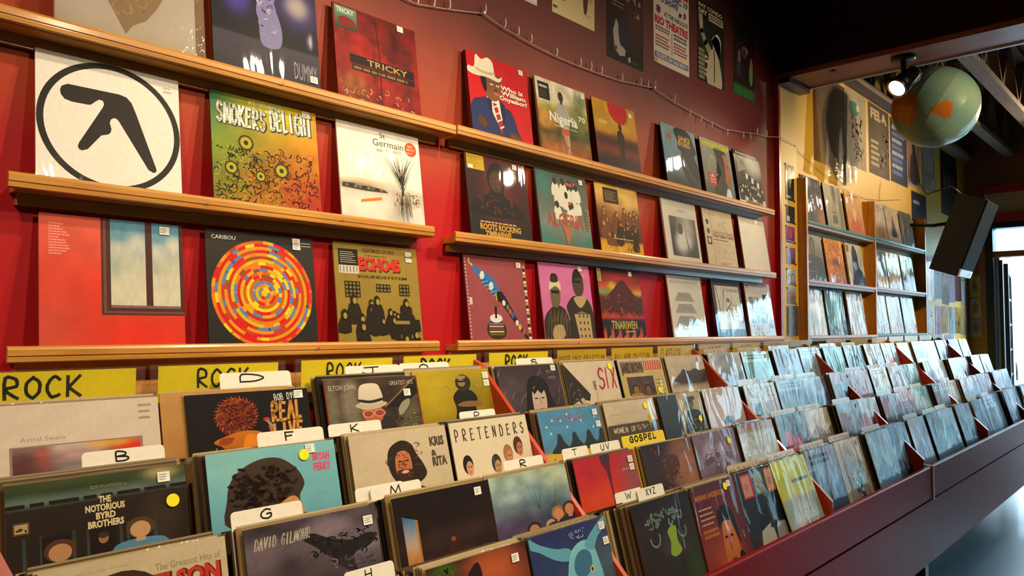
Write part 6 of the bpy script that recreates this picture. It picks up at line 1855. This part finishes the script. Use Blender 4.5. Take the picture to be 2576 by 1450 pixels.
poster(a, 2.722, 3.050, 2.655, 3.10, 'white letterpress theatre poster in red and blue capitals')
a = Art(405, .66)
a.soft([(0, '#1c1a18'), (.15, '#22201c'), (1, '#181614')], n=12, grain=.05)
a.rect(.02, .83, .98, .985, '#14120f'); a.text('RAY CONDO', .05, .92, .05, '#c8b890', w=.9, bold=.04); a.text('DAY', .05, .845, .055, '#c8b890', w=.32, bold=.05); a.rect(.42, .80, .97, .90, '#b8a880'); a.lines(.45, .815, .5, .07, 2, '#4a4234', .6, .1)
a.line([(.12, .80), (.16, .62), (.30, .50), (.46, .40)], [.10, .08, .09, .12], '#8a8064'); a.ell(.14, .74, .06, .09, '#a89c7c'); a.blob([(.36, .0), (.40, .34), (.56, .46), (.80, .36), (.90, .0)], '#a89c80'); a.ell(.66, .50, .09, .10, '#b0a488'); a.blob([(.52, .56), (.62, .64), (.80, .62), (.86, .52), (.82, .36), (.88, .60), (.72, .68)], '#c0b494')
a.line([(.62, .46), (.62, .05)], .02, '#1a1814')
for k in range(7): a.rect(.05, .36 - k * .055, .05 + .2 + .1 * ((k * 7) % 3), .395 - k * .055, '#b0a484'); a.lines(.07, .365 - k * .055, .22, .025, 1, '#2a261e', .7, .1)
poster(a, 3.135, 3.42, 2.672, 3.10, 'black poster of a singer with a raised arm and cream title')
a = Art(406, .6)
a.soft([(0, '#2a5a24'), (.12, '#2f6a2a'), (.15, '#2a1614'), (.6, '#301614'), (.85, '#141a12'), (1, '#161c14')], n=20, grain=.06)
a.blob([(.14, .30), (.18, .5), (.30, .62), (.40, .6), (.36, .4), (.3, .25)], '#33303c', 3); a.rect(.24, .44, .3, .58, '#8a8078'); a.ell(.55, .62, .14, .05, '#8a8068'); a.ell(.52, .58, .1, .08, '#5a3424'); a.blob([(.80, .2), (.74, .34), (.82, .56), (.92, .5), (.90, .25)], '#6a8a5a', 3); a.blob([(.78, .42), (.86, .54), (.92, .44)], '#a8642c', 3)
poster(a, 3.53, 3.785, 2.69, 3.13, 'dim dark red sleeve-like poster with a green foot beside the beam', edge='#2a1a14')

# posters high on the yellow wall
a = Art(411, 1.0)
a.soft([(0, '#5a4024'), (.5, '#6a4c2c'), (1, '#4a3624')], [(.3, .5, .2, .5, '#7a5a34', .7), (.75, .5, .2, .4, '#3e2c1c', .8), (.5, .1, .5, .2, '#8a7048', .6)], n=24, grain=.12)
q1 = poster(a, 4.65, 5.23, 2.50, 3.12, 'large brown poster under a sagging clear plastic sheet')
mb = MB()
rr = np.random.default_rng(41)
nx, nz = 13, 15
for j in range(nz):
    for i in range(nx):
        u, v = i / (nx - 1), j / (nz - 1)
        mb.v.append((-.03 + u * .70, -.012 - .05 * (1 - v) * (0.4 + .6 * math.sin(u * 9 + 1) ** 2) - .01 * rr.random(), -.07 + v * .66 - .03 * math.sin(u * 3.14) * (1 - v)))
        mb.c.append((1, 1, 1))
mb.f = [(j * nx + i, j * nx + i + 1, (j + 1) * nx + i + 1, (j + 1) * nx + i) for j in range(nz - 1) for i in range(nx - 1)]
mb.sm = [True] * len(mb.f)
mb.build('plastic_sheet', M['drape'], q1)
a = Art(412, .72)
a.soft([(0, '#9a8a74'), (1, '#a89880')], n=14, grain=.06); a.blob([(.15, .72), (.2, .84), (.5, .86), (.66, .76), (.5, .68), (.3, .66)], '#2a7068'); a.ell(.6, .8, .08, .05, '#c8c0b0')
a.scribble(.2, .34, .6, .3, 40, ['#a86a54', '#5a6a5c', '#8a5a48', '#b88a70'], .02, .08); a.scribble(.4, .12, .4, .18, 20, ['#6a5a8a', '#c07a4c', '#4a6a8a'], .02, .06)
poster(a, 5.25, 5.665, 2.575, 3.14, 'pale poster with a teal splash on the yellow wall')
a = Art(413, .85)
a.soft([(0, '#4a3824'), (.5, '#3a2a1e'), (1, '#4a3626')], [(.7, .3, .2, .4, '#6a5038', .7), (.5, .7, .2, .2, '#5a4430', .7)], n=18, grain=.12)
a.text('FELA', .1, .80, .14, '#c0ac84', w=.8, bold=.06); a.scribble(.55, .1, .4, .6, 30, ['#7a6044', '#2a1e16'], .02, .08)
for k in range(5): a.lines(.1, .44 - k * .08, .42, .06, 1, '#b8a484', .75, .3)
poster(a, 5.73, 6.215, 2.585, 3.14, 'brown poster headed FELA in pale capitals')
a = Art(414, .8)
a.soft([(0, '#1c2440'), (1, '#161c38')], [(.5, .4, .4, .3, '#2c3c70', .7)], n=14, grain=.1)
for k in range(8): a.lines(.1, .82 - k * .1, .75, .08, 1, ['#a8b0c8', '#5a74b0'][k % 2], .75, .3)
poster(a, 6.25, 6.70, 2.595, 3.13, 'navy blue poster of stacked pale words')
a = Art(415, .6)
a.soft([(0, '#a89a90'), (.12, '#2c2a28'), (.5, '#8a6058'), (1, '#a07068')], n=14, grain=.06); a.blob([(.2, .1), (.25, .5), (.4, .62), (.38, .85), (.6, .9), (.66, .66), (.8, .5), (.85, .1)], '#1e1a1c')
poster(a, 6.72, 7.055, 2.625, 3.13, 'dull pink poster with a black standing figure')
a = Art(416, .8)
a.soft([(0, '#a88e80'), (.5, '#8a8468'), (1, '#a89a94')], n=14, grain=.06)
for k in range(3): a.poly([(.15 + k * .25, .4), (.15 + k * .25, .7), (.25 + k * .25, .8), (.35 + k * .25, .7), (.35 + k * .25, .4)], '#b0988c', True)
a.L += 1; a.rect(.75, .1, .85, .25, '#c8c4c0')
poster(a, 7.15, 7.565, 2.66, 3.12, 'faded pink poster with pale house shapes')
a = Art(417, .9)
a.soft([(0, '#1c1814'), (1, '#241e1a')], n=14, grain=.08)
for k in range(3): a.bust(.25 + k * .25, .25, .3, '#5a4a40', '#14100e', '#3a3430', False)
poster(a, 7.76, 8.38, 2.50, 3.13, 'black group poster in the far corner')
a = Art(418, 1.2)
a.rect(0, 0, 1, 1, '#1a1614'); a.lines(.12, .60, .4, .12, 2, '#c8c0b4', .7, .1)
poster(a, 6.80, 7.25, 2.325, 2.59, 'plain black sheet with a small pale line of print', name='black_poster')

# small photographs in a column on the pilaster
PH = [(2.165, 2.385, [(0, '#2a2c24'), (1, '#1e201c')], 'black photo print of a pale-hatted head, topmost on the pilaster', lambda a: (a.bust(.5, .15, .5, '#a8b09a', '#c0c8b0', '#30342c', False), a.lines(.1, .06, .5, .08, 1, '#d0d0c8', .8, 0))),
      (2.025, 2.13, [(0, '#3a3430'), (1, '#2a2624')], 'dark group photo print below the hatted head print', lambda a: (a.crowd(.1, .2, .8, .5, 8, '#1e1a18', '#9a8a74'), a.rect(.05, .1, .4, .4, '#c8c4bc'))),
      (1.905, 2.005, [(0, '#5a2c7a'), (.6, '#8a3c8a'), (1, '#a84a8a')], 'violet stage photo print, upper of two', lambda a: (a.blob([(.3, .3), (.4, .8), (.6, .8), (.7, .3)], '#c84a6a', 3), a.line([(.1, .12), (.9, .08)], .05, '#c8b0d8'))),
      (1.775, 1.875, [(0, '#6a3a6a'), (1, '#8a5a8a')], 'mauve stage photo print, lower of two', lambda a: a.crowd(.1, .1, .8, .4, 8, '#4a2448', '#c8a8b8')),
      (1.645, 1.742, [(0, '#8a94a8'), (1, '#b0b4c0')], 'pale blue photo print of two figures', lambda a: (a.bust(.3, .1, .4, '#b8a89c', '#5a4a48', '#c0bcc0', False), a.bust(.7, .0, .5, '#b8a49a', '#6a7a94', '#5a7ab0', False))),
      (1.53, 1.628, [(0, '#5a7a80'), (.4, '#8a5a3c'), (1, '#a8b4bc')], 'orange and white photo print above the bagged card', lambda a: a.scribble(.1, .1, .8, .8, 24, ['#b8642c', '#d8dce0', '#3a2c24'], .03, .1))]
for i, (z0, z1, base, lab, ex) in enumerate(PH):
    a = Art(430 + i, .125 / (z1 - z0))
    a.soft(base, n=12, grain=.08)
    ex(a)
    o = poster(a, 4.125 + .004 * (i % 2), 4.25 + .004 * (i % 2), z0, z1, lab, 'photo_print', -.0315, 'print_gloss', 'photo')
    MB().box(-.004, .003, -.004, -.001, z1 - z0 - .006, z1 - z0 + .004).build('corner_pin', M['black'], o)
    MB().box(.122, .129, -.004, -.001, -.004, .006).build('corner_pin', M['black'], o)
a = Art(437, .8); a.soft([(0, '#6a5450'), (1, '#5a5460')], [(.6, .5, .2, .4, '#8a6a60', .7)], n=14, grain=.1); a.rect(.4, .08, .85, .42, '#c8a888')
o = poster(a, 4.13, 4.275, 1.345, 1.51, 'bagged picture with a tan price card at the foot of the pilaster', 'photo_print', -.0315, 'print_bin', 'photo')
MB().box(-.006, .152, -.006, -.005, -.008, .175).build('plastic_bag', M['film'], o)

# flyers pinned past the rack
FL = [('grey-blue', '#7a98a0', '#6a8894'), ('yellow and pink striped', '#8a9a7a', '#a06a9a'), ('steel blue', '#5a7a90', '#8aa0b0'), ('beige portrait', '#8a7468', '#b09a88'), ('lilac', '#8a809c', '#b8a0ac'), ('dark red and black', '#3a2424', '#8a3a2c'), ('pale grey', '#a0a4a4', '#b8bcbc')]
rr = np.random.default_rng(77)
for i in range(7):
    nm, c0, c1 = FL[i]
    a = Art(440 + i, .5); a.soft([(0, c0), (1, c1)], [(rr.random(), rr.random(), .4, .2, c0, .8)], n=12, grain=.1)
    a.lines(.1, .6, .8, .3, 4, '#4a4a50', .4); 
    if i == 1: a.rect(.0, .05, .3, .5, '#a85a9a'); a.rect(.3, .5, .6, .8, '#b8b04a')
    if i == 3: a.bust(.5, .2, .5, '#b8a08c', '#4a3830', '#5a4a44', False)
    poster(a, 6.98 + i * .245, 7.21 + i * .245, 1.62 + .02 * (i % 3), 2.03 + .03 * (i % 2), f'{nm} flyer in the upper row of flyers under the speaker', 'flyer', -.002, 'print_gloss', 'flyer', rr.normal(0, .02))
FL2 = [('white', '#b8b8b0', '#c0c0bc'), ('cream', '#b0a48c', '#c0b49c'), ('pink', '#a86a80', '#b88a94'), ('ochre', '#a8843c', '#b89a54'), ('pale blue', '#8aa0b0', '#a0b4c0'), ('brown and yellow', '#7a5a34', '#b8983c'), ('mottled tan', '#9a8468', '#b8a078')]
for i in range(7):
    nm, c0, c1 = FL2[i]
    a = Art(450 + i, .6); a.soft([(0, c0), (1, c1)], [(rr.random(), rr.random(), .4, .3, '#5a4a44', .6)], n=12, grain=.12)
    a.scribble(.15, .15, .7, .6, 10, ['#4a4040', c1], .03, .1)
    poster(a, 6.98 + i * .24, 7.19 + i * .24, 1.32 + .02 * (i % 2), 1.60, f'{nm} flyer in the lower row of flyers past the rack', 'flyer', -.002, 'print_gloss', 'flyer', rr.normal(0, .03))
for i, (z0, z1, c) in enumerate(((1.95, 2.18, '#8a4a30'), (1.72, 1.93, '#b8983c'), (1.5, 1.7, '#a89468'), (1.3, 1.48, '#8a8078'))):
    a = Art(460 + i, .5); a.soft(c, [(.5, .5, .3, .3, '#3a2c24', .7)], n=10, grain=.15)
    o = sheet('flyer', a, .1, z1 - z0, .0009, M['print_gloss'], '#b8a888')
    o.location = (XE - .002, -.02, z0); o.rotation_euler = (0, 0, -math.pi / 2)
    tag(o, ['rust', 'golden', 'sandy', 'grey'][i] + ' flyer on the narrow end wall left of the door', 'flyer')

# ------------------------------------------------------------------ string of lights
PT = [(.2, 2.66), (.75, 2.50), (1.267, 2.458), (1.407, 2.484), (1.58, 2.523), (1.684, 2.502), (1.83, 2.485), (1.983, 2.475), (2.137, 2.474), (2.283, 2.478), (2.436, 2.484), (2.584, 2.502), (2.704, 2.515), (2.877, 2.490), (3.02, 2.481), (3.242, 2.466), (3.415, 2.458), (3.601, 2.479), (3.775, 2.504), (3.90, 2.512)]
PT2 = [(4.02, 2.525, -.042), (4.25, 2.52, -.04), (4.38, 2.508, -.008), (4.62, 2.46, -.01), (4.95, 2.40, -.012), (5.25, 2.365, -.012), (5.6, 2.36, -.01), (6.0, 2.40, -.01), (6.5, 2.47, -.01)]
st = empty('string_lights', (1.58, -.012, 2.52))
tag(st, 'thin string of clear mini lights swagged across the red wall', 'lights')
O = Vector(st.location)
MB().tube([Vector((x, -.012, z)) - O for x, z in PT] + [Vector((x, y, z)) - O for x, z, y in PT2], .0018, 5).build('cord', M['wire'], st)
bulbs = None
for i, (x, z) in enumerate(PT[2:]):
    for f in (0, .5):
        j = i + 2
        if j + 1 >= len(PT) and f: continue
        xx = x + (PT[min(j + 1, len(PT) - 1)][0] - x) * f
        zz = z + (PT[min(j + 1, len(PT) - 1)][1] - z) * f
        if f and i % 3: continue
        up = 1 if (13 < j < 18) else -1
        if bulbs is None:
            mb = MB().tube([(0, 0, 0), (.006, -.003, -.005), (.007, -.004, -.016)], .0022, 5)
            mb.tube([(.007, -.004, -.016), (.006, -.004, -.024), (.005, -.004, -.036)], [.003, .003, .0012], 5)
            bulbs = o = mb.build('mini_bulb', M['white'], st)
        else:
            o = bulbs.copy(); COL.objects.link(o); o.parent = st
        o.location = Vector((xx, -.014, zz)) - O
        o.scale = (1, 1, up)
for x, z in ((1.58, 2.525), (2.704, 2.517)):
    MB().tube([Vector((x, -.02, z)) - O, Vector((x, -.001, z)) - O], .006, 8).build('hook', M['white'], st)

# ------------------------------------------------------------------ hanging loudspeaker
sp = empty('wall_speaker', (6.30, -.252, 1.862), (math.radians(20), 0, 0))
tag(sp, 'black loudspeaker hung tilted from the yellow wall beside the door', 'speaker')
mb = MB()
mb.prism([(0, 0), (.38, 0), (.38, .62), (0, .62)], -.205, 0, 'y')
mb.build('cabinet', M['speaker'], sp)
mb = MB()
mb.prism([(.006, .066), (.374, .066), (.374, .614), (.006, .614)], -.220, -.2055, 'y')
mb.build('grille', M['grille'], sp)
a = Art(470, .368 / .056); a.soft('#c0c4c8', n=6, grain=.02); a.rect(.66, .22, .84, .80, '#3a4048'); a.rect(.70, .32, .76, .7, '#a0a8b0'); a.rect(.78, .32, .81, .6, '#a0a8b0')
o = sheet('name_plate', a, .368, .056, .012, M['print_gloss'], '#b0b4b8', sp); o.location = (.006, -.2185, .005)
o['label'] = 'silver name plate'
MB().tube([(.19, 0, .40), (.19, .13, .34), (.19, .30, .30)], .014, 8).build('wall_bracket', M['black'], sp)
MB().tube([(.02, -.02, .62), (-.03, .05, .66), (-.06, .12, .60), (-.02, .2, .56), (-.07, .26, .62), (-.05, .30, .70)], .005, 6).build('cable', M['black'], sp)

# ------------------------------------------------------------------ inflatable globe hanging under the trusses
GX, GY, GZ, GR = 5.0, -.64, 2.80, .255
gl = empty('hanging_globe', (GX, GY, GZ))
tag(gl, 'large pale green globe ball with orange land hanging from the trusses', 'globe')
tilt = Matrix.Rotation(math.radians(28), 3, 'X') @ Matrix.Rotation(math.radians(18), 3, 'Y') @ Matrix.Rotation(math.radians(20), 3, 'Z')
sea, sea2, land, land2 = srgb('#5e7c72'), srgb('#7e9078'), srgb('#a8641c'), srgb('#945416')
C0 = [Vector(c).normalized() for c in ((-.72, .62, -.05), (-.80, -.45, -.42), (-.5, .75, .5), (.1, .9, -.3), (.9, .2, .1))]
CR = (.48, .20, .38, .5, .5)
NG = 12
for g in range(NG):
    mb = MB()
    nu, nv = 12, 56
    vs, cs = [], []
    for j in range(nv + 1):
        th = math.pi * j / nv
        for i in range(nu + 1):
            ph = 2 * math.pi * (g + i / nu) / NG
            # flat gores: each runs straight across between its seams
            p0, p1 = 2 * math.pi * g / NG, 2 * math.pi * (g + 1) / NG
            f = i / nu
            bul = 1 + .02 * math.sin(math.pi * f)
            d = Vector(((math.cos(p0) * (1 - f) + math.cos(p1) * f) * math.sin(th) * bul, (math.sin(p0) * (1 - f) + math.sin(p1) * f) * math.sin(th) * bul, math.cos(th)))
            w = tilt @ d
            wn = w.normalized()
            vs.append(w * GR)
            k = 0
            for c, r in zip(C0, CR):
                ang = wn.angle(c)
                wob = .10 * math.sin(9 * wn.x + 3 * c.x) + .08 * math.sin(13 * wn.z + 5 * wn.y)
                if ang < r + wob: k = 1
            band = .5 + .5 * math.sin(6 * d.z)
            cs.append((land if band > .5 else land2) if k else sea * (1 - .5 * band) + sea2 * .5 * band)
    fs = [(j * (nu + 1) + i, (j + 1) * (nu + 1) + i, (j + 1) * (nu + 1) + i + 1, j * (nu + 1) + i + 1) for j in range(nv) for i in range(nu)]
    mb.v = [tuple(v) for v in vs]; mb.c = cs; mb.f = fs; mb.sm = [False] * len(fs)
    mb.build('gore', M['print_gloss'], gl, True)
MB().tube([(0, 0, GR), (0, -.09, .355)], .002, 5).build('hanging_cord', M['wire'], gl)

# ------------------------------------------------------------------ spot lamp under the beam
LX, LYY = 4.155, -.694
la = empty('spot_lamp', (LX, LYY, 2.885))
tag(la, 'lit black spot lamp fixed under the dark beam', 'lamp')
MB().tube([(0, 0, .0), (0, 0, -.012), (0, 0, -.022)], [.062, .062, .05], 24).build('base', M['black'], la)
MB().tube([(0, 0, -.02), (0, 0, -.10)], .014, 10).build('stem', M['black'], la)
d = Vector((-.62, .34, -.60)).normalized()
P0 = Vector((.03, -.045, -.085))
P1 = P0 + d * .16
MB().tube([P0 - d * .012, P0, P0 + d * .03, P0 + d * .10, P1], [.02, .038, .042, .050, .060], 24).build('lamp_can', M['black'], la)
rf = MB().tube([P1 + d * .001, P1 - d * .01], [.060, .045], 24)
rf.build('rim', M['reflector'], la)
MB().tube([P1 + d * .002, P1 + d * .004], [.046, .040], 20).build('lens', M['lens'], la)
MB().tube([P0 + d * .02 + Vector((.0, -.05, .0)), P0 + d * .10 + Vector((.01, -.075, -.0)), P1 + Vector((.0, -.06, -.01))], .003, 6).build('wire_clip', M['steel'], la)
spot(Vector(la.location) + P1 + d * .02, Vector(la.location) + P1 + d * 2, 22, 80, .8, rad=.04)
